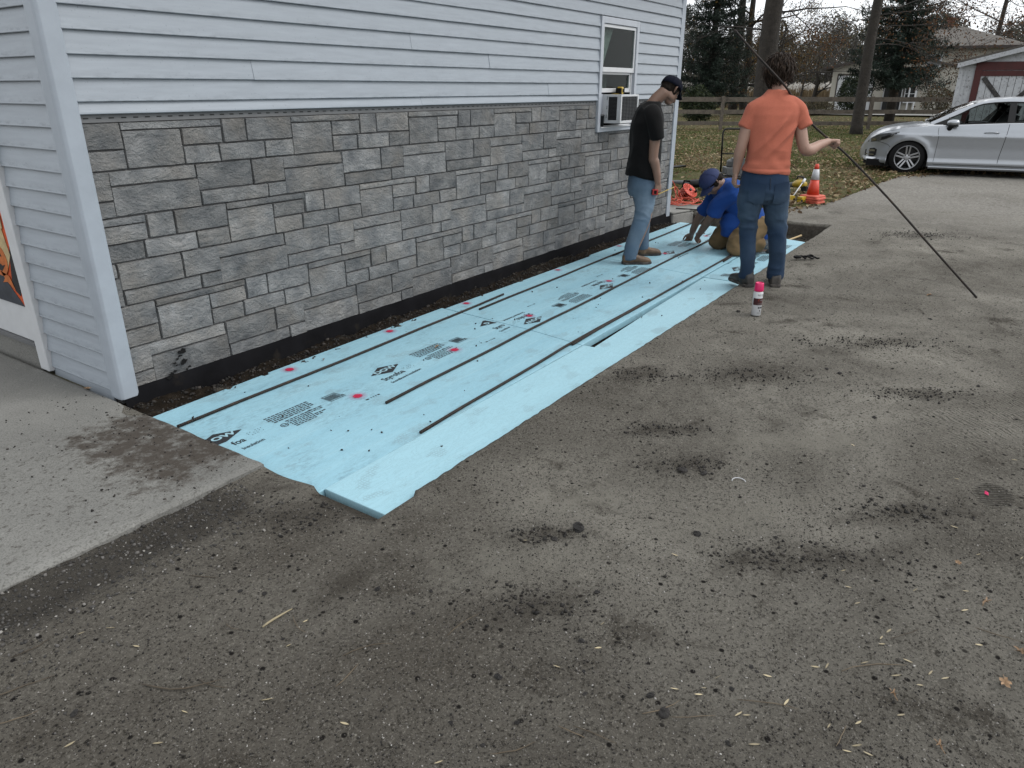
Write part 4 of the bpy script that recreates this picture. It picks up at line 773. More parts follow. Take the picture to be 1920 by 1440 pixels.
# ================================================================== PEOPLE
class Blob:
    def __init__(s): s.b=MB()
    def rings(s,RS):
        b=s.b; k=len(b.v); n=len(RS[0])
        for r_ in RS: b.v+= [tuple(p) for p in r_]
        for i in range(len(RS)-1):
            for j in range(n): b.f.append((k+i*n+j,k+i*n+(j+1)%n,k+(i+1)*n+(j+1)%n,k+(i+1)*n+j))
        b.f.append(tuple(k+j for j in range(n))[::-1]); e=k+(len(RS)-1)*n; b.f.append(tuple(e+j for j in range(n))); return s
    def limb(s,pts,n=14,round0=True,round1=True,flat=1.0,ref=(0,1,0)):
        P=[Vector(p[:3]) for p in pts]; r_=[p[3] for p in pts]; m=len(P)
        # smooth resample
        Q=[];RR=[]
        for i in range(m-1):
            p0=P[max(i-1,0)];p1=P[i];p2=P[i+1];p3=P[min(i+2,m-1)]
            for k in range(5):
                t=k/5; a=.5*((2*p1)+(p2-p0)*t+(2*p0-5*p1+4*p2-p3)*t*t+(3*p1-p0-3*p2+p3)*t**3); Q.append(a); u=t*t*(3-2*t); RR.append(r_[i]+(r_[i+1]-r_[i])*u)
        Q.append(P[-1]); RR.append(r_[-1]); m=len(Q); T=[(Q[min(i+1,m-1)]-Q[max(i-1,0)]).normalized() for i in range(m)]
        rf=Vector(ref); RS=[]
        def ring(c,t,r__):
            a=rf-t*rf.dot(t)
            if a.length<.2: a=Vector((1,0,0))-t*t.x
            a.normalize(); d=t.cross(a); return [c+a*(r__*math.cos(2*PI*j/n))+d*(r__*flat*math.sin(2*PI*j/n)) for j in range(n)]
        if round0:
            for f,k in ((.95,.3),(.72,.7),(.38,.92)): RS.append(ring(Q[0]-T[0]*RR[0]*f,T[0],RR[0]*k))
        for q,t,r__ in zip(Q,T,RR): RS.append(ring(q,t,r__))
        if round1:
            for f,k in ((.38,.92),(.72,.7),(.95,.3)): RS.append(ring(Q[-1]+T[-1]*RR[-1]*f,T[-1],RR[-1]*k))
        return s.rings(RS)
    def torso(s,rows,n=28,e=2.5,M=None):   # rows: (x,y,z,half width x,half depth y,[tilt dz per x],[pitch dz per y])
        RS=[]
        for q in rows:
            x,y,z,a,d=q[:5]; tx=q[5] if len(q)>5 else 0; ty=q[6] if len(q)>6 else 0; r_=[]
            for j in range(n):
                t=2*PI*j/n; c,s_=math.cos(t),math.sin(t); u=a*math.copysign(abs(c)**(2/e),c); v=d*math.copysign(abs(s_)**(2/e),s_); p=Vector((x+u,y+v,z+tx*u+ty*v)); r_.append(M@p if M else p)
            RS.append(r_)
        return s.rings(RS)
    def frames(s,rows,n=28,e=2.4):         # rows: (centre, half-axis vector, half-axis vector)
        RS=[]
        for c,a,d in rows:
            c,a,d=Vector(c),Vector(a),Vector(d); r_=[]
            for j in range(n):
                t=2*PI*j/n; k,s_=math.cos(t),math.sin(t); r_.append(c+a*math.copysign(abs(k)**(2/e),k)+d*math.copysign(abs(s_)**(2/e),s_))
            RS.append(r_)
        return s.rings(RS)
    def ell(s,c,rad,M=None,n=16):
        c=Vector(c); M=M or Matrix.Identity(3); RS=[]
        for i in range(1,10):
            q=-PI/2+PI*i/10; RS.append([c+M@Vector((rad[0]*math.cos(q)*math.cos(2*PI*j/n),rad[1]*math.cos(q)*math.sin(2*PI*j/n),rad[2]*math.sin(q))) for j in range(n)])
        return s.rings(RS)
    def finish(s,name,m,parent,voxel=.008,smooth=4,disp=None):
        me=bpy.data.meshes.new('tmp'); me.from_pydata(s.b.v,[],s.b.f); me.update()
        o=bpy.data.objects.new('tmp',me); COL.objects.link(o)
        q=o.modifiers.new('r','REMESH'); q.mode='VOXEL'; q.voxel_size=voxel; q.adaptivity=0
        if smooth: q=o.modifiers.new('s','SMOOTH'); q.iterations=smooth; q.factor=.5
        dg=bpy.context.evaluated_depsgraph_get(); out=bpy.data.meshes.new_from_object(o.evaluated_get(dg)); bpy.data.objects.remove(o); bpy.data.meshes.remove(me)
        n=len(out.vertices)
        if disp is not None:
            co=np.empty(n*3); out.vertices.foreach_get('co',co); co=co.reshape(-1,3); no=np.empty(n*3); out.vertices.foreach_get('normal',no); no=no.reshape(-1,3)
            out.vertices.foreach_set('co',(co+no*disp(co[:,0],co[:,1],co[:,2],no)[:,None]).ravel())
        out.polygons.foreach_set('use_smooth',np.ones(len(out.polygons),bool)); out.materials.clear(); out.name=name; out.update()
        return link(name,out,m,parent)
def hand(B,wrist,dirv,palm_n,size=1.0,curl=.5,side=1,thumb_out=.6):
    """palm and five separate curled fingers; dirv wrist->knuckles, palm_n faces out of the palm"""
    w_=Vector(wrist); d=Vector(dirv).normalized(); pn=Vector(palm_n); pn=(pn-d*pn.dot(d)).normalized(); a=d.cross(pn)*side; k=size
    B.frames([(w_,a*.026*k,pn*.019*k),(w_+d*.03*k,a*.034*k,pn*.017*k),(w_+d*.065*k,a*.041*k,pn*.015*k),(w_+d*.092*k,a*.040*k,pn*.0125*k)],14,2.4)
    for i,(off,L_) in enumerate(((-.031,.070),(-.0105,.080),(.0105,.075),(.031,.058))):
        p=w_+d*(.086 if i in(1,2) else .080)*k+a*off*k; q=curl*(1+.08*i); ang=0; pts=[(*p,.0098*k)]
        for seg,f in ((.45,1),(.32,1.25),(.23,.9)):
            ang+=q*f; p=p+(d*math.cos(ang)+pn*math.sin(ang)+a*off*.6)*(L_*seg*k); pts.append((*p,(.0092 if seg>.4 else .0085 if seg>.3 else .0072)*k))
        B.limb(pts,8)
    p=w_+d*.022*k-a*.028*k+pn*.006*k; pts=[(*p,.0145*k)]
    for st,r__,dv in ((.038,.0125,(d*.75-a*thumb_out+pn*.35)),(.030,.0105,(d*.85-a*thumb_out*.4+pn*.55)),(.024,.0088,(d*.9+pn*.5))):
        p=p+dv.normalized()*(st*k); pts.append((*p,r__*k))
    B.limb(pts,8)
def head(B,c,face,upv,k=1.0):
    """skull, jaw, nose, brow, lips, ears; face = looking direction, c = centre of the skull"""
    c=Vector(c); f=Vector(face).normalized(); u=Vector(upv); u=(u-f*u.dot(f)).normalized(); s_=f.cross(u); Mx=Matrix((s_,f,u)).transposed()
    P=lambda x,y,z: c+Mx@Vector((x*k,y*k,z*k)); e=lambda x,y,z,a,b_,d: B.ell(P(x,y,z),(a*k,b_*k,d*k),Mx)
    e(0,-.012,.025,.074,.092,.088); e(0,.030,-.030,.058,.056,.080); e(0,.045,-.088,.036,.034,.026); e(-.045,.005,-.055,.020,.040,.035); e(.045,.005,-.055,.020,.040,.035)
    B.limb([(*P(0,.080,.005),.009*k),(*P(0,.098,-.022),.012*k),(*P(0,.104,-.040),.014*k)],8); e(-.011,.088,-.045,.010,.012,.008); e(.011,.088,-.045,.010,.012,.008)
    B.limb([(*P(-.040,.066,.018),.010*k),(*P(0,.078,.020),.011*k),(*P(.040,.066,.018),.010*k)],8); B.limb([(*P(-.022,.074,-.070),.006*k),(*P(0,.084,-.069),.0085*k),(*P(.022,.074,-.070),.006*k)],8)
    for q in(-1,1):
        e(q*.036,.058,-.026,.020,.020,.018); B.limb([(*P(q*.073,-.008,-.030),.007*k),(*P(q*.084,-.020,-.004),.010*k),(*P(q*.086,-.022,.020),.010*k),(*P(q*.078,-.006,.028),.007*k)],8,flat=.55)
    return P,Mx
def eyes(P,Mx,par,k=1.0):
    b=MB()
    for q in(-1,1): b.lathe([(.0001,-.0115*k),(.008*k,-.008*k),(.0115*k,0),(.008*k,.008*k),(.0001,.0115*k)],10,Matrix.Translation(P(q*.031,.066,-.001)))
    b.build('eye',M['white'],par,True)
    b=MB()
    for q in(-1,1): b.lathe([(.0001,-.006*k),(.0048*k,-.003*k),(.0048*k,.003*k),(.0001,.006*k)],10,Matrix.Translation(P(q*.031,.074,-.001)))
    b.build('iris',M['hairK'],par,True)
def strands(name,m,par,P,Mx,n,zone,seed,ln=(.05,.09),lift=.6,rad=.0045):
    """short tapered locks of hair growing from the skull"""
    r_=random.Random(seed); b=MB(); i=0; t=0
    while i<n and t<n*20:
        t+=1; v=Vector((r_.gauss(0,1),r_.gauss(0,1),r_.gauss(0,1))).normalized(); q=Vector((v.x*.079,v.y*.096-.012,v.z*.092+.026))
        if not zone(q): continue
        flow=Vector((q.x*3+r_.gauss(0,.35),(-.35 if q.y<.03 else .6)+r_.gauss(0,.35),-1.0 if q.z<.07 else r_.gauss(-.15,.3))); flow=(flow-v*flow.dot(v)).normalized()
        L_=r_.uniform(*ln); side=v.cross(flow)*r_.uniform(-.5,.5); pts=[]
        for k in range(5):
            s_=k/4; pts.append(P(*(q+flow*(L_*s_)+v*(.004+lift*L_*math.sin(s_*PI*.75)*.45)+side*(L_*s_*s_)+Vector((0,0,-.25*L_*s_*s_)))))
        b.tube(pts,[rad,rad*1.25,rad*1.1,rad*.8,rad*.15],4,True,.6); i+=1
    return b.build(name,m,par,True)
def boot(B,heel,toe,wd=.05,h=.10,sh=None):
    h0,t0=Vector(heel),Vector(toe); d=(t0-h0); L_=d.length; d/=L_; a=Vector((d.y,-d.x,0)).normalized(); u=Vector((0,0,1)); rows=[]
    for s_,w_,hh in ((0,.65,.62),(.06,.80,.95),(.25,.84,1.0),(.42,.86,.86),(.60,.98,.62),(.80,1.0,.52),(.93,.82,.42),(1.0,.45,.26)):
        c=h0+d*(L_*s_); rows.append((c+u*(h*hh/2),a*wd*w_,u*(h*hh/2)))
    B.frames(rows,20,2.7)
def sole(par,heel,toe,wd,z0=0,th=.024):
    h0,t0=Vector(heel),Vector(toe); d=(t0-h0); L_=d.length; d/=L_; a=Vector((d.y,-d.x,0)).normalized(); P=[]
    for s_,w_ in ((-.02,.4),(.0,.75),(.08,.9),(.3,.86),(.45,.88),(.65,1.04),(.82,1.04),(.95,.82),(1.03,.4)): P.append((s_,w_))
    o=[h0+d*(L_*s_)+a*(wd*w_) for s_,w_ in P]+[h0+d*(L_*s_)-a*(wd*w_) for s_,w_ in P[::-1]]
    b=MB(); b.prism([(p.x,p.y,p.z+z0) for p in o],(0,0,th)); b.build('sole',M['sole'],par,bevel=.005)
def folds(amp,fx,fy,fz,seed,sharp=True):
    def f(x,y,z):
        n=vn(x*fx,y*fy,z*fz,seed); return amp*(1-2*np.abs(n)) if sharp else amp*n
    return f
# ------------------------------------------------------------------ man in the orange shirt
A=thing('person','man in a coral orange t-shirt and blue jeans seen from behind, holding a long rod','person',(4.356,-2.101,-.012),RZ)
B=Blob()
B.torso([(-.068,.0,.76,.12,.08),(-.070,.01,.82,.14,.09),(-.075,.0,.95,.145,.09),(-.074,.0,1.15,.14,.09),(-.076,.01,1.30,.155,.10),(-.068,.01,1.42,.15,.085),(-.055,.012,1.50,.09,.065)])
B.limb([(-.052,.015,1.47,.066),(-.043,.035,1.545,.058),(-.040,.055,1.62,.060)])
PA,MA=head(B,(-.046,.085,1.668),(.10,1,-.22),(0,.15,1),1.04)
B.limb([(-.215,.0,1.42,.055),(-.262,-.005,1.30,.050),(-.295,-.012,1.14,.043),(-.302,.0,1.08,.045),(-.304,.02,.99,.034),(-.304,.03,.93,.028)])
hand(B,(-.305,.032,.925),(-.06,.10,-1),(.9,.1,0),1.0,.62,1)
B.limb([(.095,.005,1.42,.055),(.142,-.02,1.28,.050),(.183,-.05,1.135,.044),(.235,-.03,1.105,.047),(.330,.03,1.135,.039),(.415,.07,1.162,.029)])
hand(B,(.418,.072,1.163),(1,.22,.02),(.05,-.3,-1),.98,1.15,-1,.3)
B.limb([(-.160,.004,.80,.07),(-.164,.012,.60,.06),(-.152,.0,.40,.048),(-.129,.0,.065,.045)]); B.limb([(.025,.004,.80,.07),(.062,.014,.60,.065),(.090,.0,.42,.05),(.118,.0,.062,.045)])
B.finish('body',M['skinA'],A,.0058,4); eyes(PA,MA,A,1.04)
S=Blob()
S.torso([(-.077,.0,.928,.186,.126,-.075),(-.077,.0,.95,.187,.127,-.07),(-.074,-.002,1.02,.172,.122,-.03),(-.073,-.004,1.08,.166,.119),(-.074,-.004,1.17,.170,.120),(-.076,-.002,1.29,.182,.124),(-.070,.0,1.37,.190,.120),(-.062,.004,1.43,.186,.104),(-.057,.010,1.475,.150,.084),(-.053,.014,1.515,.098,.072),(-.050,.018,1.548,.076,.068)],32,2.5)
S.limb([(-.175,.0,1.435,.066),(-.225,.0,1.40,.066),(-.258,-.004,1.33,.061),(-.292,-.008,1.268,.056)],16,True,False)
S.limb([(.065,.0,1.435,.066),(.115,-.004,1.40,.066),(.145,-.014,1.33,.064),(.176,-.03,1.272,.063)],16,True,False)
def dO(x,y,z,n):
    bk=np.clip(-n[:,1],0,1); c,s_=math.cos(.72),math.sin(.72); u=x*c-z*s_; v=x*s_+z*c
    o=bk*.032*(np.clip(1-3.2*np.abs(vn(u*8.5+.15,v*1.3,0,61)),0,1)-.25)*np.clip((1.50-z)/.2,0,1)*(.5+.5*vn(x*5,z*4,0,60)); o+=.0065*(1-2*np.abs(vn(x*9,y*9,z*5,62)))+.010*np.exp(-((z-1.0)/.055)**2)*vn(x*14,y*10,z*24,63)
    o+=.0035*((z<.962)&(z>.934)); o-=.002*np.exp(-((z-.964+.05*(x+.077))/.006)**2); return o
S.finish('shirt',M['shirtO'],A,.0075,5,dO)
b=MB()
for r__,z,y in ((.0745,1.548,.018),): b.tube([(-.050+r__*math.cos(a),y+.066*math.sin(a),z+.004*math.sin(a)) for a in np.linspace(0,2*PI,30)],.0042,6)
b.build('collar',M['shirtO'],A,True)
J=Blob()
J.torso([(-.076,.005,.985,.168,.112),(-.076,.004,.93,.178,.120),(-.070,.0,.86,.194,.130),(-.066,-.004,.79,.203,.135),(-.066,.0,.73,.198,.122),(-.068,.01,.69,.17,.09)],32,2.4)
J.limb([(-.165,.004,.80,.105),(-.170,.006,.70,.103),(-.164,.012,.60,.085),(-.158,.016,.52,.072),(-.152,.0,.40,.066),(-.142,-.012,.30,.064),(-.132,-.008,.17,.061),(-.129,.0,.065,.063)],18,True,False)
J.limb([(.030,.004,.80,.105),(.045,.006,.70,.106),(.062,.014,.60,.093),(.076,.02,.53,.084),(.090,.0,.42,.074),(.104,-.012,.31,.069),(.113,-.006,.17,.063),(.118,.0,.062,.064)],18,True,False)
def dJ(z0):
    def f(x,y,z,n):
        k=np.exp(-((z-z0-.49)/.10)**2); a=np.clip((z0+.32-z)/.25,0,1)*np.clip((z-z0-.03)/.05,0,1)
        o=.010*k*(1-2.2*np.abs(vn(x*9+z*6,y*9,z*17,71)))+.009*a*(1-2*np.abs(vn(x*10,y*10,z*15,72)))+.005*vn(x*11,y*11,z*9,73)
        o+=.007*np.exp(-((z-z0-.735)/.05)**2)*(1-2*np.abs(vn(x*7+z*10,y*3,z*9,74)))+.0035*(z<z0+.062); return o
    return f
J.finish('jeans',M['jeanO'],A,.008,5,dJ(.03))
def stitch_line(pts,par,m,r__=.0018): MB().tube(pts,r__,4).build('seam',m,par)
seamm=mat('denim_seam',(.012,.025,.05),.9)
for s_ in(-1,1):
    cx=-.069+s_*.098; Q=[(cx-.062,.80-.0),(cx+.062,.80),(cx+.062,.71),(cx,.675),(cx-.062,.71)]
    b=MB(); n=8; P=[]
    for i in range(n+1):
        row=[]
        for j in range(n+1):
            u=-1+2*i/n; v=j/n; x=cx+u*.060; z=.695+.020*abs(u)+(.865-.695-.02*abs(u))*v+s_*u*.012
            dd=((x+.067)/.206); yy=-.136*max(0,1-abs(dd)**2.4)**(1/2.4)-.006; row.append((x,yy*(1-.35*max(0,(.76-z)/.1)**2)-.002,z))
        P.append(row)
    b.grid(P); b.build('back_pocket',M['jeanO'],A,True)
b=MB(); b.tube([(-.070,-.124,.900),(-.069,-.136,.85),(-.068,-.138,.79),(-.07,-.112,.71)],.003,5); b.build('seam',seamm,A,True)
K=Blob(); boot(K,(-.105,-.075,.012),(-.185,.20,.012),.052,.118); K.limb([(-.128,-.012,.05,.056),(-.128,-.008,.12,.058)],16); K.finish('boot',M['bootK'],A,.006,4); sole(A,(-.105,-.078,0),(-.187,.205,0),.052)
K=Blob(); boot(K,(.105,-.075,.012),(.19,.20,.012),.052,.118); K.limb([(.118,-.012,.05,.056),(.118,-.008,.12,.058)],16); K.finish('boot',M['bootK'],A,.006,4); sole(A,(.105,-.078,0),(.192,.205,0),.052)
HB=Blob(); HB.ell(PA(0,-.022,.040),(.090,.104,.092),MA); HB.ell(PA(0,-.055,-.015),(.074,.060,.062),MA); HB.ell(PA(0,.03,.085),(.076,.075,.050),MA)
HB.finish('hair',M['hairB'],A,.007,3,lambda x,y,z,n:.010*(1-2*np.abs(vn(x*28,y*28,z*17,81)))+.004*vn(x*70,y*70,z*45,82))
strands('hair_locks',M['hairB'],A,PA,MA,620,lambda q:(q.z>-.055 and not(q.y>.055 and q.z<.075) and not(abs(q.x)>.066 and q.z<-.01 and q.y>-.03)),3,(.035,.085),.7,.0042)
# the rod he holds, leaning across his shoulder with its foot on the dirt
r0=Vector((1.616,-.406,.012)); L_=[r0+(Vector(p)-r0) for p in ((1.616,-.406,.006),(1.251,-.200,.40),(.960,.02,.735),(.617,.085,1.046),(.478,.090,1.150),(.266,.065,1.300),(.180,.045,1.392),(.055,-.010,1.500),(-.052,-.092,1.590),(-.30,-.105,1.802),(-.475,-.102,1.964))]
Q=[]
for i in range(len(L_)-1):
    p0,p1,p2,p3=L_[max(i-1,0)],L_[i],L_[i+1],L_[min(i+2,len(L_)-1)]
    for k in range(4): t=k/4; Q.append(.5*((2*p1)+(p2-p0)*t+(2*p0-5*p1+4*p2-p3)*t*t+(3*p1-p0-3*p2+p3)*t**3))
Q.append(L_[-1]); o=MB().tube([p-r0 for p in Q],.0085,8).build('rebar',M['rust'],None,True); o.location=Vector((4.356,-2.101,-.012))+rh*r0.x+fh*r0.y+Vector((0,0,r0.z-.004)); o.rotation_euler=(0,0,RZ)
tag(o,'long dark rod held by the man in orange, one end on the dirt','rebar','rebar rods on the foam boards')
# ------------------------------------------------------------------ man in the black shirt
Kp=thing('person','man in a black t-shirt, light jeans and navy cap looking down beside the wall','person',(4.86,-.765,ZT),RZ)
F=Vector((.99,.12,0)).normalized(); Sd=Vector((.12,-.99,0)).normalized()      # he faces F; his right side is Sd
def at(c,z,f=0,s_=0): return Vector((c,0,z))+F*f+Sd*s_
B=Blob()
B.frames([(at(-.03,.74),F*.08,Sd*.12),(at(-.035,.82),F*.09,Sd*.14),(at(-.045,.98),F*.085,Sd*.13),(at(-.045,1.18),F*.09,Sd*.15),(at(-.040,1.34),F*.095,Sd*.155),(at(-.010,1.46),F*.06,Sd*.09)])
B.limb([(*at(-.012,1.43),.064),(*at(.035,1.50),.058),(*at(.105,1.56,.0),.060)])
fd=Vector((.66,.44,-.62)).normalized(); ud=Vector((.48,.34,.80))
PK,MK=head(B,(.168,.035,1.578),fd,ud,1.02)
ra=[(*at(-.035,1.385,0,.165),.056),(*at(-.010,1.24,.0,.19),.052),(*at(.000,1.00,-.01,.185),.044),(*at(.004,.965,0,.185),.045),(*at(.022,.87,.01,.185),.037),(*at(.040,.775,.01,.185),.029)]
B.limb(ra); hw=at(.041,.772,.01,.185); hand(B,hw,(.05,0,-1),(-.5,.85,.1),1.0,.9,-1)
la=[(*at(-.035,1.385,.0,-.165),.056),(*at(-.02,1.22,.02,-.19),.050),(*at(-.005,.99,.02,-.20),.043),(*at(.01,.89,.02,-.20),.037),(*at(.02,.79,.03,-.20),.029)]
B.limb(la); hand(B,at(.02,.79,.03,-.20),(.1,0,-1),(0,-1,.1),1.0,.6,1)
B.limb([(*at(-.040,.74,0,.09),.07),(*at(-.050,.46,.02,.150),.058),(*at(-.150,.08,-.01,.19),.045)]); B.limb([(*at(-.03,.74,0,-.09),.07),(*at(.02,.46,.03,-.140),.055),(*at(.055,.08,.0,-.190),.043)])
B.finish('body',M['skinB'],Kp,.0058,4); eyes(PK,MK,Kp,1.02)
S=Blob()
S.frames([(at(-.048,.805),F*.150+Vector((0,0,-.02)),Sd*.178),(at(-.045,.84),F*.148+Vector((0,0,-.02)),Sd*.180),(at(-.040,.95),F*.140,Sd*.175),(at(-.040,1.08),F*.138,Sd*.178),(at(-.036,1.22),F*.138,Sd*.188),(at(-.032,1.33),F*.130,Sd*.192),(at(-.032,1.40),F*.112,Sd*.175),(at(-.022,1.445),F*.088,Sd*.130),(at(.004,1.478),F*.068,Sd*.084)],32)
S.limb([(*at(-.038,1.40,0,.135),.070),(*at(-.030,1.35,0,.180),.070),(*at(-.012,1.25,0,.198),.066),(*at(.008,1.165,0,.198),.064)],16,True,False)
S.limb([(*at(-.038,1.40,0,-.135),.070),(*at(-.030,1.35,0,-.180),.070),(*at(-.02,1.25,.01,-.198),.066),(*at(-.01,1.17,.02,-.195),.064)],16,True,False)
S.finish('shirt',M['shirtK'],Kp,.0075,5,lambda x,y,z,n:.010*(1-2*np.abs(vn(x*8+z*3,y*8,z*5,91)))+.006*np.exp(-((z-.84)/.06)**2)*vn(x*9,y*9,z*14,92))
J=Blob()
J.frames([(at(-.045,.86),F*.120,Sd*.160),(at(-.045,.80),F*.128,Sd*.170),(at(-.036,.70),F*.138,Sd*.182),(at(-.034,.63),F*.125,Sd*.175)],30)
J.limb([(*at(-.040,.72,0,.09),.108),(*at(-.038,.60,.0,.105),.100),(*at(-.062,.46,.0,.155),.079),(*at(-.100,.34,.0,.172),.075),(*at(-.140,.20,-.01,.188),.071),(*at(-.160,.09,-.01,.195),.069),(*at(-.160,.050,-.01,.195),.071)],18,True,False)
J.limb([(*at(-.030,.72,0,-.09),.105),(*at(-.015,.60,.02,-.110),.096),(*at(.018,.46,.01,-.140),.076),(*at(.038,.33,.005,-.165),.070),(*at(.055,.18,.0,-.185),.063),(*at(.062,.07,.0,-.190),.064)],18,True,False)
J.finish('jeans',M['jeanK'],Kp,.008,6,lambda x,y,z,n:.55*dJ(-.02)(x,y,z,n))
for sgn,c in ((1,-.160),(-1,.062)):
    s_=.195 if sgn>0 else -.190; hl=at(c,.012,-.085,s_); to=at(c,.012,.195,s_+.012*sgn)
    K=Blob(); boot(K,hl,to,.051,.108); K.limb([(*at(c,.05,-.01,s_),.054),(*at(c,.105,-.01,s_),.058)],16); K.finish('boot',M['bootB'],Kp,.006,4); sole(Kp,hl-Vector((0,0,.012)),to-Vector((0,0,.012)),.051)
HB=Blob(); HB.ell(PK(0,-.018,.030),(.080,.097,.088),MK); HB.ell(PK(0,-.060,-.020),(.062,.046,.052),MK); HB.ell(PK(-.060,.002,-.010),(.018,.026,.034),MK); HB.ell(PK(.060,.002,-.010),(.018,.026,.034),MK); HB.finish('hair',M['hairK'],Kp,.007,3,lambda x,y,z,n:.0022*vn(x*90,y*90,z*90,93))
def cap(par,P,Mx,m,k=1.0,tilt=0.0,white=False):
    b=MB(); G_=[]
    for i in range(9):
        q=i/8*PI/2; row=[]
        for j in range(29):
            t=2*PI*j/28; r__=math.cos(q); z=.022+.098*math.sin(q)**.9; bulge=1+.06*math.sin(q*2); row.append(P(.087*r__*bulge*math.cos(t)*k,(.103*r__*bulge*math.sin(t)-.012)*k,(z+tilt*math.sin(t)*r__)*k))
        G_.append(row)
    b.grid(G_); c=b.build('cap',m,par,True); so_=c.modifiers.new('s','SOLIDIFY'); so_.thickness=.004
    b=MB(); G_=[]
    for i in range(8):
        s_=i/7; row=[]
        for j in range(13):
            x=-1+2*j/12; row.append(P(.084*x*(1-.18*s_*s_)*k,(.090*math.sqrt(max(0,1-.80*x*x))-.014+.080*s_*math.sqrt(max(0,1-.55*x*x)))*k,(.024-.014*s_-.026*x*x+tilt)*k))
        G_.append(row)
    b.grid(G_); v=b.build('brim',m,c,True); so_=v.modifiers.new('s','SOLIDIFY'); so_.thickness=.005
    b=MB(); b.lathe([(.009,0),(.007,.005),(.001,.007)],10,Matrix.Translation(P(0,-.012,.118))); b.build('button',m,c,True)
    b=MB()
    for j in range(6):
        t=2*PI*j/6+.3; b.tube([P(.0885*math.cos(q)*(1+.06*math.sin(q*2))*math.cos(t)*k,(.1045*math.cos(q)*(1+.06*math.sin(q*2))*math.sin(t)-.012)*k,(.023+.0985*math.sin(q)**.9+tilt*math.sin(t)*math.cos(q))*k) for q in np.linspace(0,PI/2,8)],.0016,4)
    b.build('panel_seam',m,c,True)
    if white:
        b=MB(); G_=[]
        for i in range(7):
            s_=i/6; q=.12+s_*.72; G_.append([P(.0905*math.cos(q)*(1+.06*math.sin(q*2))*math.sin(x*.42)*k,(.1065*math.cos(q)*(1+.06*math.sin(q*2))*math.cos(x*.42)-.012)*k,(.022+.0985*math.sin(q)**.9+tilt)*k) for x in np.linspace(-1,1,9)])
        b.grid(G_); b.build('front_patch',M['white'],c,True)
    return c
cap(Kp,PK,MK,M['capK'],1.04,.012,True)
b=MB(); b.tube([at(.02+.070*math.cos(a)*F.x,1.482+.018*math.cos(a),.0+.0*math.cos(a),.064*math.sin(a))+F*.0 for a in np.linspace(0,2*PI,24)],.0016,4); b.build('necklace',M['stick'],Kp)
# red tape measure in his hand, blade running along the wall
tp=thing('tape_measure','red tape measure held by the man in black, its yellow blade drawn out','tape measure',Vector((4.86,-.765,ZT))+rh*.052+fh*-.195+Vector((0,0,.688)),RZ); tp.scale=(.72,.72,.72)
b=MB(); b.box(-.042,.036,-.022,.022,-.040,.038); b.build('case',mat('red_plastic',(.50,.02,.02),.4),tp,bevel=.012); b=MB(); b.box(-.048,-.0425,-.023,.023,-.03,.03); b.box(-.02,.016,-.0245,-.0225,-.022,.02); b.build('grip',M['blackrub'],tp,bevel=.004)
e1=Vector((7.33,-.05,.36)); l_=tp.location; c,s_=math.cos(-RZ),math.sin(-RZ); d_=e1-l_; lx=Vector((d_.x*c-d_.y*s_,d_.x*s_+d_.y*c,d_.z)); b=MB(); b.beam((.036,0,-.030),(lx.x/.72,lx.y/.72,lx.z/.72),.024,.0018); b.build('blade',M['yellow'],tp)
# ------------------------------------------------------------------ kneeling man in the blue shirt
Q_=thing('person','man in a royal blue t-shirt and khaki trousers kneeling on the foam boards','person',(5.781,-1.228,ZT),RZ)
F=Vector((-.98,-.20,0)).normalized(); Sd=Vector((-.20,.98,0)).normalized()    # he faces F (to the left); Sd = his right (far) side
pel=Vector((.365,-.03,.275)); nk=Vector((-.040,-.05,.660)); ax=(nk-pel).normalized(); fr_=(F-ax*F.dot(ax)).normalized()
def tz(t,f=0,s_=0): return pel+(nk-pel)*t+fr_*f+Sd*s_+Vector((0,0,.045*math.sin(PI*min(1,max(0,t)))))
B=Blob()
B.frames([(tz(-.15),fr_*.09,Sd*.13),(tz(.1),fr_*.10,Sd*.14),(tz(.5),fr_*.105,Sd*.15),(tz(.85),fr_*.075,Sd*.13),(tz(1.0),fr_*.055,Sd*.07)])
B.limb([(*tz(.97),.058),(*(nk+Vector((-.045,-.02,.035))),.064),(*(nk+Vector((-.095,-.03,.03))),.062)])
fdk=Vector((-.50,-.14,-.85)).normalized(); PQ,MQ=head(B,nk+Vector((-.120,-.030,.045)),fdk,Vector((-.84,-.22,.50)),1.06)
B.limb([(*tz(.90,.02,-.150),.046),(*Vector((-.075,-.13,.46)),.056),(*Vector((-.112,-.01,.335)),.047),(*Vector((-.135,.13,.215)),.041),(*Vector((-.155,.235,.115)),.031)])
hand(B,(-.157,.243,.108),(-.10,.42,-.62),(.55,.45,-.3),1.0,.75,1)
B.limb([(*tz(.90,.02,.150),.046),(*Vector((-.12,.16,.42)),.054),(*Vector((-.17,.27,.28)),.045),(*Vector((-.19,.36,.16)),.038),(*Vector((-.19,.42,.09)),.030)])
hand(B,(-.19,.425,.085),(-.05,.5,-.5),(-.3,-.2,-.6),1.0,.7,-1)
kn_n=Vector((.085,-.315,.07)); ft_n=Vector((.43,-.20,.055)); kn_f=Vector((-.010,.02,.07)); ft_f=Vector((.42,.16,.055))
for kn,ft,s_ in((kn_n,ft_n,-1),(kn_f,ft_f,1)): B.limb([(*(pel+Sd*.085*s_),.09),(*kn,.055),(*(kn*.5+ft*.5),.05),(*ft,.04)])
B.finish('body',M['skinB'],Q_,.006,4); eyes(PQ,MQ,Q_,1.04)
S=Blob()
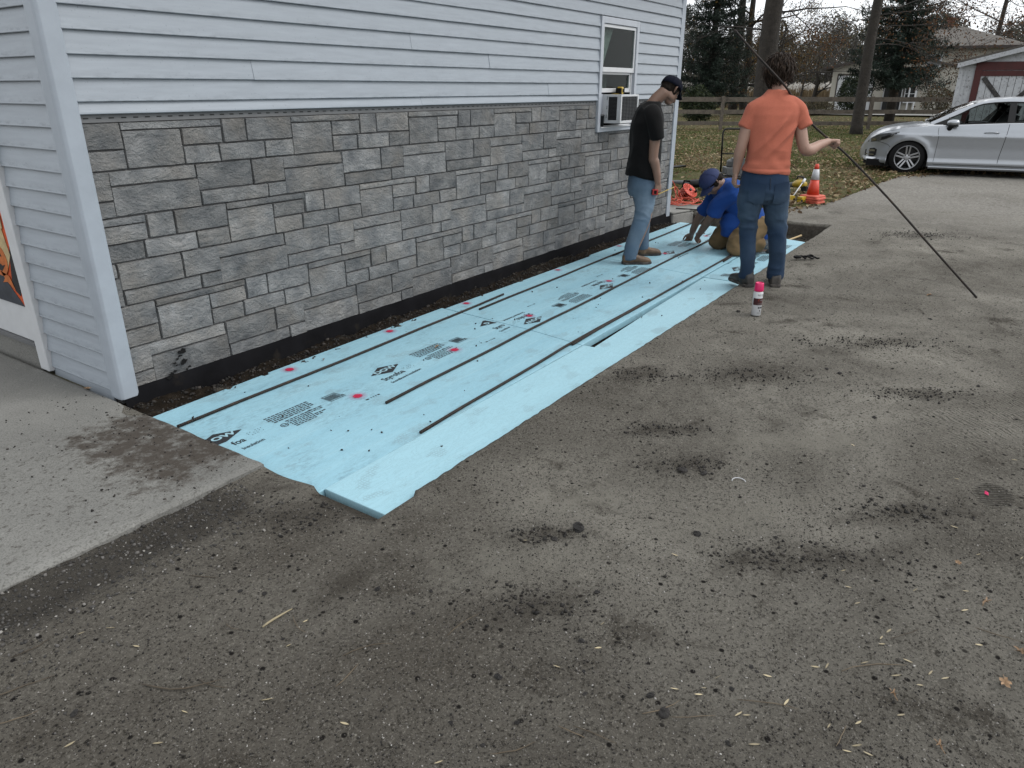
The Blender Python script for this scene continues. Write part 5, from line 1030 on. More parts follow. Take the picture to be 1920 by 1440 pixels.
S.frames([(tz(-.26,.02),fr_*.150+ax*.05,Sd*.190),(tz(-.12,.02),fr_*.155,Sd*.196),(tz(.10,.035),fr_*.160,Sd*.192),(tz(.35,.04),fr_*.158,Sd*.190),(tz(.62,.02),fr_*.150,Sd*.198),(tz(.82,.005),fr_*.145,Sd*.205),(tz(.93),fr_*.128,Sd*.185),(tz(1.0),fr_*.095,Sd*.130),(tz(1.06),fr_*.072,Sd*.080)],32)
S.frames([(Vector((.10,-.06,.17)),Vector((.10,.02,0)),Vector((0,.13,0))),(Vector((.13,-.05,.27)),Vector((.15,.03,0)),Vector((0,.16,0))),(Vector((.15,-.03,.40)),Vector((.15,.03,0)),Vector((0,.16,0)))],24)
S.limb([(*tz(.90,.0,-.12),.085),(*tz(.86,.02,-.17),.086),(*Vector((-.070,-.135,.50)),.082),(*Vector((-.100,-.085,.385)),.080)],16,True,False)
S.limb([(*tz(.90,.0,.12),.082),(*tz(.86,.03,.17),.080),(*Vector((-.115,.17,.43)),.074),(*Vector((-.14,.22,.36)),.072)],16,True,False)
S.finish('shirt',M['shirtB'],Q_,.0085,6,lambda x,y,z,n:.010*(1-2.0*np.abs(vn(x*2.5+z*5,y*4,z*12-x*7,95)))+.004*vn(x*13,y*13,z*13,96))
T=Blob()
T.frames([(tz(-.30),fr_*.125,Sd*.175),(tz(-.14),fr_*.145,Sd*.188),(tz(.02),fr_*.145,Sd*.180)],26)
for kn,ft,s_ in((kn_n,ft_n,-1),(kn_f,ft_f,1)):
    T.limb([(*(pel+Sd*.09*s_+Vector((.02,0,.0))),.125),(*(pel*.5+kn*.5+Sd*.05*s_+Vector((0,0,.045))),.120),(*(kn*.86+pel*.14+Vector((0,0,.045))),.100),(*(kn+Vector((.0,0,.015))),.082)],18)
    T.limb([(*(kn+Vector((.01,0,.004))),.082),(*(kn*.55+ft*.45+Vector((0,0,.035))),.078),(*(kn*.15+ft*.85+Vector((0,0,.04))),.070)],18,True,False)
T.finish('trousers',M['khaki'],Q_,.0085,5,lambda x,y,z,n:.012*(1-2.2*np.abs(vn(x*11+z*7,y*10,z*11,97)))+.004*vn(x*15,y*15,z*15,98))
for ft in(ft_n,ft_f):
    K=Blob(); K.limb([(*(ft+Vector((-.05,-.01,.035))),.062),(*(ft+Vector((.03,.0,.045))),.060)],16); K.finish('sock',M['plaid'],Q_,.007,3)
    K=Blob(); hd=ft+Vector((.075,.01,.115)); bl_=ft+Vector((.02,.0,-.035)); K.limb([(*(ft+Vector((.02,0,.05))),.054),(*(ft+Vector((.075,.01,.06))),.050),(*(ft+Vector((.085,.01,.02))),.046)],14); K.limb([(*(ft+Vector((.09,.01,.07))),.042),(*(ft+Vector((.075,.01,-.005))),.046),(*(ft+Vector((.03,.0,-.012))),.040)],14); K.finish('boot',M['bootK'],Q_,.007,3)
HB=Blob(); HB.ell(PQ(0,-.02,.030),(.086,.102,.088),MQ); HB.ell(PQ(0,-.060,-.025),(.070,.05,.055),MQ); HB.ell(PQ(-.066,.0,-.008),(.02,.03,.035),MQ); HB.ell(PQ(.066,.0,-.008),(.02,.03,.035),MQ)
HB.finish('hair',M['hairK'],Q_,.007,3,lambda x,y,z,n:.005*(1-2*np.abs(vn(x*45,y*45,z*45,99))))
cap(Q_,PQ,MQ,M['capB'],1.07,.010)
# ================================================================== CAR
aC=R(100); tC=Vector((-math.cos(aC),-math.sin(aC),0)); nC=Vector((math.sin(aC),-math.cos(aC),0))   # tC nose->tail, far side = nC
car=thing('parked_car','silver five door hatchback parked with its nose on the leafy lawn edge','car',(14.478,-1.884,-.005))
car.matrix_world=Matrix(((tC.x,nC.x,0,14.478),(tC.y,nC.y,0,-1.884),(0,0,1,-.005),(0,0,0,1)))
HW=.885; XF,XR=-.055,2.60; RA=.356
def itp(x,T): return float(np.interp(x,[a for a,_ in T],[c for _,c in T]))
BELT=[(-.83,.520),(-.80,.565),(-.742,.645),(-.62,.728),(-.50,.785),(-.26,.842),(.0,.876),(.264,.892),(.7,.912),(1.5,.955),(2.4,.985),(2.9,1.01),(3.3,1.0),(3.52,.96)]
PLAN=[(-.83,.50),(-.80,.35),(-.74,.24),(-.64,.155),(-.5,.095),(-.35,.05),(-.15,.018),(.1,.004),(.5,0),(2.6,0),(2.9,.02),(3.2,.06),(3.4,.13),(3.52,.27)]
def yin(x,z):                        # inset of the side surface
    p=itp(x,PLAN); v=[(.12,.060),(.20,.030),(.235,.012),(.30,.030),(.50,.026),(.66,.010),(.735,-.002),(.765,.016),(.85,.032),(.92,.055),(1.05,.085)]
    k=itp(z,v); 
    for xw in(XF,XR):
        d=math.hypot(x-xw,z-.29); 
        if .30<d<.60: k-=.022*math.exp(-((d-.37)/.075)**2)
    return p+k
def bot(x):
    z=.165 if -.5<x<3.0 else .20+.0
    if x<-.42: z=.195+.06*max(0,(-.70-x)/.13)
    for xw in(XF,XR):
        if abs(x-xw)<RA: z=max(z,.275+math.sqrt(RA*RA-(x-xw)**2)*1.0)
    return z
SX=sorted(set([round(v,4) for v in list(np.arange(-.83,3.53,.045))+[XF-RA,XF+RA,XF-RA+.004,XF+RA-.004,XR-RA,XR+RA,XR-RA+.004,XR+RA-.004,XF-RA+.02,XF+RA-.02]]))
NV=22
def side(x,k): b0=bot(x); z=b0+(itp(x,BELT)-b0)*k/NV; return (x,yin(x,z),z)
def seamf(z): return .398+.012*math.sin((z-.2)*4)-(.018 if z>.75 else 0)
def seamr(z): return 1.445+.012*math.sin((z-.2)*2.2)+.05*max(0,(z-.35))/.6
def seamr2(z): return 2.30+.10*max(0,z-.55)
for sd_ in(0,1):
    my=(lambda p:p) if sd_==0 else (lambda p:(p[0],2*HW-p[1],p[2]))
    grp={'body_side':MB(),'front_door':MB(),'rear_door':MB()}; P=[[my(side(x,k)) for k in range(NV+1)] for x in SX]
    for i in range(len(SX)-1):
        for k in range(NV):
            q=[P[i][k],P[i+1][k],P[i+1][k+1],P[i][k+1]]; xm=(SX[i]+SX[i+1])/2; zm=(q[0][2]+q[2][2])/2
            g='body_side'
            if zm>.20:
                if seamf(zm)<xm<seamr(zm): g='front_door'
                elif seamr(zm)<xm<seamr2(zm): g='rear_door'
            grp[g].add(q if sd_==0 else q[::-1],[(0,1,2,3)])
    objs={}
    for n,mb in grp.items():
        bm=mb.build(n,M['paint'],car,True); objs[n]=bm
        me=bm.data; import bmesh as _bm; q=_bm.new(); q.from_mesh(me); _bm.ops.remove_doubles(q,verts=q.verts,dist=.0006); _bm.ops.recalc_face_normals(q,faces=q.faces); q.to_mesh(me); q.free()
    # seams, sill, handle
    b=MB()
    for f_,z0,z1 in((seamf,.215,.87),(seamr,.215,.945),(seamr2,.50,.985)): b.tube([my((f_(z),yin(f_(z),z)-.0005,z)) for z in np.linspace(z0,z1,14)],.0042,4)
    b.tube([my((x,yin(x,.212)-.0005,.212)) for x in np.linspace(.41,2.28,20)],.004,4); b.tube([my((x,yin(x,z)-.0005,z)) for x,z in ((-.62,.60),(-.50,.565),(-.42,.54),(-.38,.50))],.0035,4)
    b.build('panel_gap',M['blackplastic'],car)
    b=MB(); b.grid([[my((x,yin(x,z)+o,z)) for z,o in ((.165,.0),(.172,-.016),(.150,-.020),(.128,-.010),(.118,.03))] for x in np.linspace(XF+RA+.03,XR-RA-.03,14)]); b.build('sill',M['paint'],car,True)
    for n,x,z in(('front_door',1.253,.800),('rear_door',2.10,.825)):
        y=yin(x,z)-.028; b=MB(); b.tube([my((x-.115,y+.022,z-.012)),my((x-.085,y,z)),my((x,y-.006,z+.006)),my((x+.085,y,z+.002)),my((x+.11,y+.022,z-.008))],.0125,8,flat=.7); b.build('handle',M['paint'],objs[n],True)
        b=MB(); b.poly([my((x+.075*math.cos(a),yin(x,z)-.0015,z-.016+.022*math.sin(a))) for a in np.linspace(0,2*PI,16,endpoint=False)]); b.build('handle_recess',M['blackplastic'],objs[n])
# hood, deck: crown between the two belt edges
def crown(x): return float(np.interp(x,[-.83,-.75,-.5,0,.3,1],[.015,.035,.042,.045,.045,.02]))
b=MB(); b2=MB()
for T,lo,hi in((b,-.83,.30),(b2,2.95,3.52)):
    X_=[x for x in SX if lo-1e-6<=x<=hi]; P=[]
    for x in X_:
        z0=itp(x,BELT); y0=yin(x,z0); P.append([(x,y0+(2*HW-2*y0)*u,z0+crown(x)*(1-abs(2*u-1)**2.6)+(.012*math.exp(-((abs(2*u-1)-.62)/.08)**2) if x<.2 else 0)) for u in np.linspace(0,1,21)])
    T.grid(P)
    if T is b: # nose
        nose=[[(-.83-.06*(1-(2*u-1)**2)*q,yin(-.83,z)+(2*HW-2*yin(-.83,z))*u,z) for u in np.linspace(0,1,21)] for z,q in ((.20,.2),(.235,.8),(.30,1),(.38,1),(.45,.8),(.49,.5))]+[P[0]]
    else:
        tail=[[(3.52+.02,yin(3.52,z)+(2*HW-2*yin(3.52,z))*u,z) for u in np.linspace(0,1,9)] for z in (.2,.5,.8,.96)]
b.build('hood',M['paint'],car,True); b2.build('tailgate_sill',M['paint'],car,True); MB().grid(nose).build('front_bumper',M['paint'],car,True); MB().grid(tail).build('tailgate',M['paint'],car,True)
b=MB(); b.box(-.75,3.4,.12,1.65,.14,.26); b.box(XF-RA-.0,XF+RA,.20,.36,.2,.62); b.box(XR-RA,XR+RA,.20,.36,.2,.62); b.build('underbody',M['blackrub'],car)
b=MB(); b.grid([[(x,yin(x,z)-.004,z) for x in (-.80,-.70,-.60,-.50,-.43)] for z in (.165,.20)]); b.box(-.80,-.44,.42,1.35,.155,.175); b.build('front_lip',M['blackplastic'],car)
# greenhouse
RP=[(.235,.955),(.46,1.075),(.65,1.180),(.95,1.300),(1.22,1.366),(1.5,1.390),(1.9,1.392),(2.3,1.36),(2.7,1.29),(3.0,1.15),(3.18,1.03)]
UP=[(.264,.915),(.45,.998),(.692,1.112),(.85,1.21),(1.0,1.280),(1.2,1.312),(1.475,1.326),(1.9,1.316),(2.3,1.262),(2.6,1.19),(2.86,1.075)]
LO=[(.264,.905),(.7,.925),(1.5,.966),(2.4,.995),(2.86,1.02)]
def gy(z): return .075+(z-.92)*.37
def ry(x): z=itp(x,RP); return gy(z)+.035
xs_=np.linspace(.235,3.18,44)
def roofpts(x): y0=ry(x); z=itp(x,RP); return [(x,y0+(2*HW-2*y0)*u,z+(.018 if x>.98 else -.035)*(1-abs(2*u-1)**2.2)) for u in np.linspace(0,1,15)]
for n,lo,hi,m in(('windscreen',.235,.98,'carglass'),('roof',.98,2.52,'paint'),('rear_window',2.52,3.18,'carglass')):
    MB().grid([roofpts(x) for x in np.concatenate([[lo],xs_[(xs_>lo+.01)&(xs_<hi-.01)],[hi]])]).build(n,M[m],car,True)
for sd_ in(0,1):
    my=(lambda p:p) if sd_==0 else (lambda p:(p[0],2*HW-p[1],p[2]))
    P=[]
    for x in np.concatenate([[.240],np.linspace(.264,2.86,34),[3.0,3.18]]):
        zr_=itp(x,RP); zu=itp(x,UP) if .264<=x<=2.86 else zr_-.02
        if x>2.86: zu=itp(x,[(2.86,1.075),(3.18,1.0)])
        zu=min(zu,zr_-.006); yr=ry(x); P.append([my((x,gy(zu)-.003,zu)),my((x,(gy(zu)+yr)/2-.012,(zu+zr_)/2+.006)),my((x,yr,zr_))])
    MB().grid(P).build('roof_rail',M['paint'],car,True)
    if sd_==0:
        b=MB(); b.grid([[my((x,gy(z)-.004,z)) for z in (itp(x,BELT)-.012,itp(x,[(.16,.955),(.264,.915),(.7,.927),(1.5,.966),(2.86,1.02)]))] for x in np.linspace(.20,2.86,24)]); b.build('belt_moulding',M['chrome'],car,True)
    for n,a,c in(('front_window',.52,1.47),('rear_side_window',1.575,2.36),('quarter_window',2.42,2.84)):
        X_=np.linspace(a,c,14); MB().grid([[my((x,gy(z)+.004,z)) for z in np.linspace(itp(x,LO)+.004,max(itp(x,UP)-.002,itp(x,LO)+.008),5)] for x in X_]).build(n,M['carglass'],car,True)
    b=MB()
    def strip(xa,xb,tilt=0): b.grid([[my((x+tilt*(z-.95),gy(z)-.001,z)) for z in np.linspace(itp(x,LO)-.004,itp(x+tilt*.3,UP)+.002,6)] for x in np.linspace(xa,xb,4)])
    strip(1.468,1.578,-.02); strip(2.35,2.43,.05)
    b.tube([my((x,gy(itp(x,UP))+.0,itp(x,UP)-.006)) for x in np.linspace(.55,2.8,24)],.012,5); b.tube([my((x,gy(itp(x,LO))+.0,itp(x,LO)+.004)) for x in np.linspace(.45,2.8,20)],.010,5)
    b.grid([[my((x,gy(z)-.002,z)) for z in np.linspace(itp(x,LO)-.004,max(itp(x,UP),itp(x,LO)),4)] for x in np.linspace(.264,.535,6)]); b.tube([my((.535,gy(z)-.001,z)) for z in np.linspace(.915,1.045,4)],.014,5)
    b.build('window_surround',M['blackplastic'],car,True)
# door mirror
b=MB(); b.lathe([(.02,-.11),(.06,-.085),(.082,-.03),(.086,.02),(.078,.075),(.05,.10),(.01,.105)],16,Matrix.Translation((.60,-.03,.962))@Matrix.Rotation(R(90),4,'Y')@Matrix.Diagonal((.66,1.05,.95,1))); mir=b.build('door_mirror',M['paint'],car,True)
b=MB(); b.tube([(.56,.055,.845),(.565,.02,.88),(.60,-.02,.925)],[.050,.042,.05],10); b.box(.52,.69,-.095,.03,.895,.925); b.build('mirror_foot',M['blackplastic'],mir,True,bevel=.012)
# lamps
def patch(T,name,m,off=-.006,par=car,n=5):
    "quad strip on the side skin: T = list of (x, z low, z high)"
    return MB().grid([[(x,yin(x,z)+off,z) for z in np.linspace(a,c,n)] for x,a,c in T]).build(name,m,par,True)
hl=patch([(-.775,.570,.592),(-.72,.575,.655),(-.62,.588,.712),(-.50,.625,.742),(-.38,.685,.768),(-.262,.762,.784)],'headlight',M['lamp'])
patch([(-.72,.595,.632),(-.68,.600,.640),(-.64,.606,.648)],'lamp_reflector',M['chrome'],-.010,hl); patch([(-.56,.622,.668),(-.50,.640,.690),(-.42,.68,.722),(-.30,.745,.765)],'lamp_shade',M['blackplastic'],-.010,hl)
fo=patch([(-.80,.31,.42),(-.72,.30,.455),(-.65,.30,.47),(-.60,.34,.44)],'fog_lamp',M['blackplastic'])
for T in(([(-.79,.335,.355),(-.72,.330,.350),(-.64,.332,.352)]),([(-.74,.395,.425),(-.68,.40,.44),(-.63,.40,.43)])): patch(T,'lamp_trim',M['chrome'],-.012,fo,2)
patch([(-.82,.262,.300),(-.75,.255,.292),(-.66,.258,.285),(-.58,.275,.295)],'bumper_trim',M['chrome'],-.012,car,3)
# wheels
def wheel(x,y,sgn):
    wh=MB(); wh.lathe([(.20,-.10),(.285,-.105),(.305,-.085),(.314,-.05),(.314,.05),(.305,.085),(.285,.105),(.222,.108)],40,Matrix.Translation((x,y,.312))@Matrix.Rotation(R(90),4,'X'),cap=False)
    wo_=bpy.data.objects.new('wheel',None); COL.objects.link(wo_); wo_.parent=car
    wh.build('tyre',M['blackrub'],wo_,True)
    Tm=Matrix.Translation((x,y,.312))@Matrix.Rotation(R(90 if sgn<0 else -90),4,'X'); b=MB(); b.lathe([(.225,.02),(.226,.104),(.218,.110),(.206,.098),(.200,.02)],36,Tm,cap=False)
    for k in range(5):
        for o in(-.17,.17):
            a0=2*PI*k/5+.31; p0=Vector((.045*math.cos(a0),.045*math.sin(a0),.070)); a1=a0+o*.92; p1=Vector((.205*math.cos(a1),.205*math.sin(a1),.088)); s1=Vector((-math.sin(a0),math.cos(a0),0))*(.022 if o>0 else -.022)
            p0=Tm@(p0+s1); p1=Tm@p1; b.beam(p0,p1,.030,.022,Tm.to_3x3()@Vector((0,0,1)))
    b.lathe([(.0,.086),(.040,.084),(.062,.070),(.066,.03)],20,Tm,cap=False); b.build('rim',M['alloy'],wo_,False,bevel=.004)
    b=MB(); b.lathe([(.0,.0),(.20,.0)],24,Tm,cap=False); b.lathe([(.0,.03),(.14,.03),(.14,.0)],24,Tm,cap=False)
    for k in range(5): b.lathe([(.010,.07),(.010,.088),(.0,.088)],8,Tm@Matrix.Translation((.048*math.cos(2*PI*k/5+.94),.048*math.sin(2*PI*k/5+.94),0)),cap=False)
    b.build('brake',M['blackplastic'],wo_)
for x in(XF,XR): wheel(x,.135,-1); wheel(x,2*HW-.135,1)
# interior
b=MB()
for y in(.42,1.32):
    b.tube([(1.10,y,.52),(1.35,y,.60),(1.48,y,.85),(1.56,y,1.12)],[.16,.17,.15,.10],10,flat=1.35); b.tube([(1.55,y,1.14),(1.58,y,1.27)],.075,8,flat=1.4)
b.box(2.0,2.5,.2,1.55,.5,1.0); b.box(.28,.62,.12,1.65,.60,.93); b.build('seat',M['blackplastic'],car,True)
b=MB(); b.tube([(.86+.06*math.cos(a)*.5,.44+.18*math.cos(a),.93+.165*math.sin(a)) for a in np.linspace(0,2*PI,24)],.016,6); b.build('steering_wheel',M['blackrub'],car,True)
# ================================================================== FENCE
f0=Vector((27.53,6.44,0)); fd_=Vector((1.695,-2.37,0)); fence=thing('rail_fence','weathered three rail wooden fence crossing the lawn','fence',f0)
n_=Vector((-fd_.y,fd_.x,0)).normalized()*-1
for k in range(-3,6):
    if k==3: continue
    p=fd_*k; b=MB(); b.obox(p+Vector((0,0,.615)),fd_.normalized()*.06,n_*.045,(0,0,.635)); b.build('fence_post',M['wood'],fence,bevel=.008)
for k in range(-3,4):
    for z0,h in((1.06,.17),(.62,.15),(.20,.14)):
        b=MB(); a=fd_*k+Vector((0,0,z0+h/2+rng.uniform(-.015,.015)))+n_*-.066; c=fd_*(k+1)+Vector((0,0,z0+h/2+rng.uniform(-.015,.015)))+n_*-.066
        b.beam(a+fd_.normalized()*.004,c-fd_.normalized()*.004,.038,h); b.build('rail',M['wood'],fence)
# ================================================================== SHED
D=25; sx=rh; gd=CAM+rh*14.21+fh*D; gd.z=0
shed=thing('white_shed','small white shed with peeling paint, red framed double doors and dark braces behind the car','shed',gd,RZ-R(30))
Wd=4.6; ev=2.34; sl_=.263; apx=ev+sl_*Wd/2
b=MB(); b.prism([(0.02,.03,0),(Wd-.02,.03,0),(Wd-.02,.03,ev-.04),(Wd/2,.03,apx-.04),(.02,.03,ev-.04)],(0,4.5,0)); b.build('shed_core',M['shedwhite'],shed)
nb=22
for i in range(nb):                  # vertical boards above and beside the doors
    x0=Wd*i/nb; x1=x0+Wd/nb-.008; top=lambda x: ev+sl_*min(x,Wd-x)-.03
    lo=.05 if (x1<.41 or x0>Wd-.41) else 2.31
    b=MB(); b.prism([(x0,.0,lo),(x1,.0,lo),(x1,.0,top(x1)),(x0,.0,top(x0))],(0,.028,0)); b.build('board',M['shedwhite'],shed)
b=MB()
for s_ in(0,1):
    x=lambda v: v if s_==0 else Wd-v
    P=[(x(-.12),-.22,ev-.06),(x(Wd/2),-.22,apx-.03),(x(Wd/2),-.22,apx+.03),(x(-.12),-.22,ev)]; b.prism(P if s_==0 else P[::-1],(0,4.9,0))
b.build('roof',M['shingle'],shed)
b=MB()
for s_ in(0,1):
    x=lambda v: v if s_==0 else Wd-v
    P=[(x(-.10),-.245,ev-.20),(x(Wd/2),-.245,apx-.17),(x(Wd/2),-.245,apx-.035),(x(-.10),-.245,ev-.065)]; b.prism(P if s_==0 else P[::-1],(0,.024,0)); b.box(x(-.03 if s_==0 else .09),x(.09 if s_==0 else -.03),-.03,-.002,.03,ev-.05)
b.build('bargeboard',M['shedwhite'],shed)
b=MB(); b.box(.41,Wd-.41,-.05,-.003,2.07,2.305); b.box(.41,.60,-.05,-.003,.05,2.069); b.box(Wd-.60,Wd-.41,-.05,-.003,.05,2.069); b.build('door_frame',M['shedred'],shed)
for s_ in(0,1):
    xa=.605+s_*(Wd-1.21)/2; xb=xa+(Wd-1.21)/2-.01; dd=thing('tmp','x','x'); bpy.data.objects.remove(dd)
    b=MB(); b.box(xa,xb,-.028,.0,.06,2.055); dr_=b.build('door',M['shedwhite'],shed)
    for k in range(1,9): 
        q=xa+(xb-xa)*k/9; b=MB(); b.box(q-.006,q+.006,-.0305,-.0285,.08,1.93); b.build('board_gap',M['shedblack'],dr_)
    b=MB(); b.box(xa,xb,-.052,-.029,1.90,2.052); b.build('door_rail',M['shedred'],dr_)
    for (u0,z0,u1,z1) in((.04,1.86,.5,.98),(.96,1.86,.5,.98),(.5,.98,.04,.1),(.5,.98,.96,.1)):
        b=MB(); b.beam((xa+(xb-xa)*u0,-.040,z0),(xa+(xb-xa)*u1,-.040,z1),.022,.13,(1,0,0) if False else (0,0,1)); b.build('brace',M['shedblack'],dr_)
    b=MB(); b.box(xb-.14 if s_==0 else xa,xb if s_==0 else xa+.14,-.058,-.053,.08,1.89); b.build('stile',M['shedblack'],dr_)
# ================================================================== NEIGHBOUR HOUSE
D=54; hb=CAM+rh*22.0+fh*D; hb.z=.1
nh=thing('neighbour_house','two storey beige house with brown hip roof and a garage wing beyond the fence','house',hb,RZ-R(25)); nh.scale=(.86,1,.965)
def clap(name,x0,x1,y,z0,z1,side_=None):
    b=MB(); n=int((z1-z0)/.125)
    for i in range(n):
        a=z0+.125*i; b.add([(x0,y-.022,a),(x1,y-.022,a),(x1,y-.002,a+.124),(x0,y-.002,a+.124),(x0,y,a),(x1,y,a)],[(0,1,2,3),(0,4,5,1)])
    return b.build(name,M['beige'],nh,kind='stuff')
b=MB(); b.box(0,6.0,.0,8,0,2.85); b.build('garage_wall',M['beige'],nh); clap('garage_siding',0,6.0,-.001,.1,2.85)
b=MB(); b.prism([(.01,-.0,2.85),(6.0,-.0,2.85),(6.0,-.0,3.55),(4.2,0,3.60)],(0,.2,0)); b.build('gable_wall',M['beige'],nh)
n_g=int(.7/.125)
b=MB(); P=[(-.75,-.45,2.72),(4.2,-.45,3.62),(4.2,-.45,3.76),(-.75,-.45,2.84)]; b.prism(P,(0,9,0)); P=[(4.2,-.45,3.62),(9.0,-.45,2.72),(9.0,-.45,2.84),(4.2,-.45,3.76)]; b.prism(P,(0,9,0)); gr_=b.build('garage_roof',M['shingle'],nh)
b=MB(); b.prism([(-.76,-.48,2.66),(4.2,-.48,3.56),(4.2,-.48,3.70),(-.76,-.48,2.82)],(0,.028,0)); b.build('fascia',M['browntrim'],gr_)
b=MB(); b.box(.38,.46,-.05,-.024,0,2.32); b.box(3.04,3.12,-.05,-.024,0,2.32); b.box(.38,3.12,-.05,-.024,2.321,2.42); b.build('garage_frame',M['browntrim'],nh)
b=MB()
for k in range(4):
    b.box(.465,3.035,-.03,-.002,.02+k*.575,.02+k*.575+.56)
    for j in range(4): b.box(.53+j*.63,1.05+j*.63,-.036,-.0305,.10+k*.575,.02+k*.575+.48)
b.build('garage_door',M['white'],nh,bevel=.01)
mx0,mx1=6.0,12.2
b=MB(); b.box(mx0,mx1,-.2,9,0,4.05); b.build('main_wall',M['beige'],nh); clap('main_siding',mx0,mx1,-.201,1.95,4.05)
b=MB(); b.box(6.75,mx1+.01,-.215,-.2015,0,1.94); b.build('lower_wall',M['cblock'],nh)
b=MB(); b.add([(5.2,-.9,4.02),(12.95,-.9,4.02),(12.95,9.6,4.02),(5.2,9.6,4.02),(6.6,4.2,5.55),(8.6,4.2,5.55)],[(0,1,5,4),(1,2,5),(2,3,4,5),(3,0,4),(0,3,2,1)]); mr=b.build('main_roof',M['shingle'],nh)
b=MB(); b.box(5.18,12.97,-.93,-.90,3.90,4.06); b.box(12.951,12.98,-.9,9.6,3.90,4.06); b.build('fascia',M['browntrim'],mr)
b=MB(); b.box(7.55,8.05,3.9,4.4,5.3,5.98); b.box(7.50,8.10,3.85,4.45,5.985,6.10); b.build('chimney',M['brickred'],mr)
b=MB(); b.prism([(4.4,-1.9,2.02),(6.9,-1.9,2.02),(6.6,-.25,2.75),(4.4,-.25,2.75)],(0,0,.10)); b.build('porch_roof',M['shingle'],nh); b=MB(); b.box(4.4,6.95,-1.95,-1.905,1.92,2.10); b.build('fascia',M['browntrim'],nh)
for q in((6.05,0.0),(5.62,0.0)): b=MB(); b.tube([(q[0],-1.85,0),(q[0],-1.85,1.95)],.055,8); b.build('porch_post',M['white'],nh)
b=MB(); b.box(3.95,5.15,-.24,-.02,.0,2.0); b.build('door',M['dark'],nh); b=MB(); b.box(5.16,5.24,-.26,-.02,0,2.05); b.box(3.86,3.94,-.05,-.026,0,2.05); b.build('door_trim',M['white'],nh)
wn=MB()
for q in((5.35,5.43,.55,1.75),(6.15,6.23,.55,1.75),(5.431,6.149,.55,.63),(5.431,6.149,1.67,1.75),(5.431,6.149,1.12,1.17)): wn.box(q[0],q[1],-.30,-.25,q[2],q[3])
wn=wn.build('window',M['white'],nh); b=MB(); b.box(5.43,6.15,-.27,-.255,.63,1.67); b.build('pane',M['glass'],wn)
wn=MB()
for q in((6.4,6.5,2.75,3.6),(7.35,7.45,2.75,3.6),(6.501,7.349,2.75,2.84),(6.501,7.349,3.51,3.6)): wn.box(q[0],q[1],-.27,-.225,q[2],q[3])
wn=wn.build('window',M['white'],nh); b=MB(); b.box(6.5,7.35,-.25,-.235,2.84,3.51); b.build('pane',M['glass'],wn)
b=MB(); b.box(8.9,9.25,-.26,-.216,1.5,1.78); b.build('meter_box',M['greyplastic'],nh); b=MB(); b.box(10.0,10.9,-.235,-.216,1.45,1.85); b.build('vent_window',M['glass'],nh)
b=MB(); b.add([(-1.2,-9,.02),(8.6,-9,.02),(8.6,0,.06),(-1.2,0,.06)],[(0,1,2,3)]); o=b.build('driveway',M['concrete2'],None,kind='structure'); o.location=hb; o.rotation_euler=(0,0,RZ-R(25))
# ================================================================== TREES AND PLANTS
def gp(px,D):
    lo,hi=100.,1400.
    for _ in range(40):
        m=(lo+hi)/2
        if W(px,m,D).z>0: lo=m
        else: hi=m
    p=W(px,m,D); return Vector((p.x,p.y,0))       # ground point below a pixel column at distance D
def limbs(b,base,dirv,length,r0,depth,rnd,tips,up=.25,spread=.7,seg=4,ratio=.68,minr=.006,n0=7):
    p=Vector(base); d=Vector(dirv).normalized(); pts=[p.copy()]; rr=[r0]
    for i in range(seg):
        d=(d+Vector((rnd.gauss(0,.13),rnd.gauss(0,.13),rnd.gauss(0,.09)+up*.10))).normalized(); p=p+d*(length/seg); pts.append(p.copy()); rr.append(max(minr,r0*(1-.55*(i+1)/seg)))
    b.tube(pts,rr,max(3,n0-(3-min(3,depth))*2) if depth<3 else n0,True)
    if depth<=0: tips.append((pts[-1],d)); tips.append((pts[len(pts)//2],d)); return
    k=rnd.choice((3,3,4))
    for j in range(k):
        i=len(pts)-1 if j<2 else rnd.randrange(1,len(pts)-1); q=Vector((rnd.gauss(0,1),rnd.gauss(0,1),rnd.gauss(.15,.6))); q=(q-d*q.dot(d)).normalized()
        limbs(b,pts[i],(d+q*spread*rnd.uniform(.6,1.2)+Vector((0,0,up*.4))).normalized(),length*ratio*rnd.uniform(.75,1.15),rr[i]*.66,depth-1,rnd,tips,up,spread,seg,ratio,minr,n0)
def leafy(t,tips,n,spread,size,m,name='crown',drop=.0,base=LEAF,bf=LEAFF):
    if not tips: return
    T=np.array([tuple(p) for p,_ in tips]); i=nr.integers(0,len(T),n); pos=T[i]+nr.normal(0,spread,(n,3)); pos[:,2]-=abs(nr.normal(0,drop,n)) if drop else 0
    return scatter(name,pos,nr.uniform(size*.6,size*1.3,n),m,base,bf,t,kind=None)
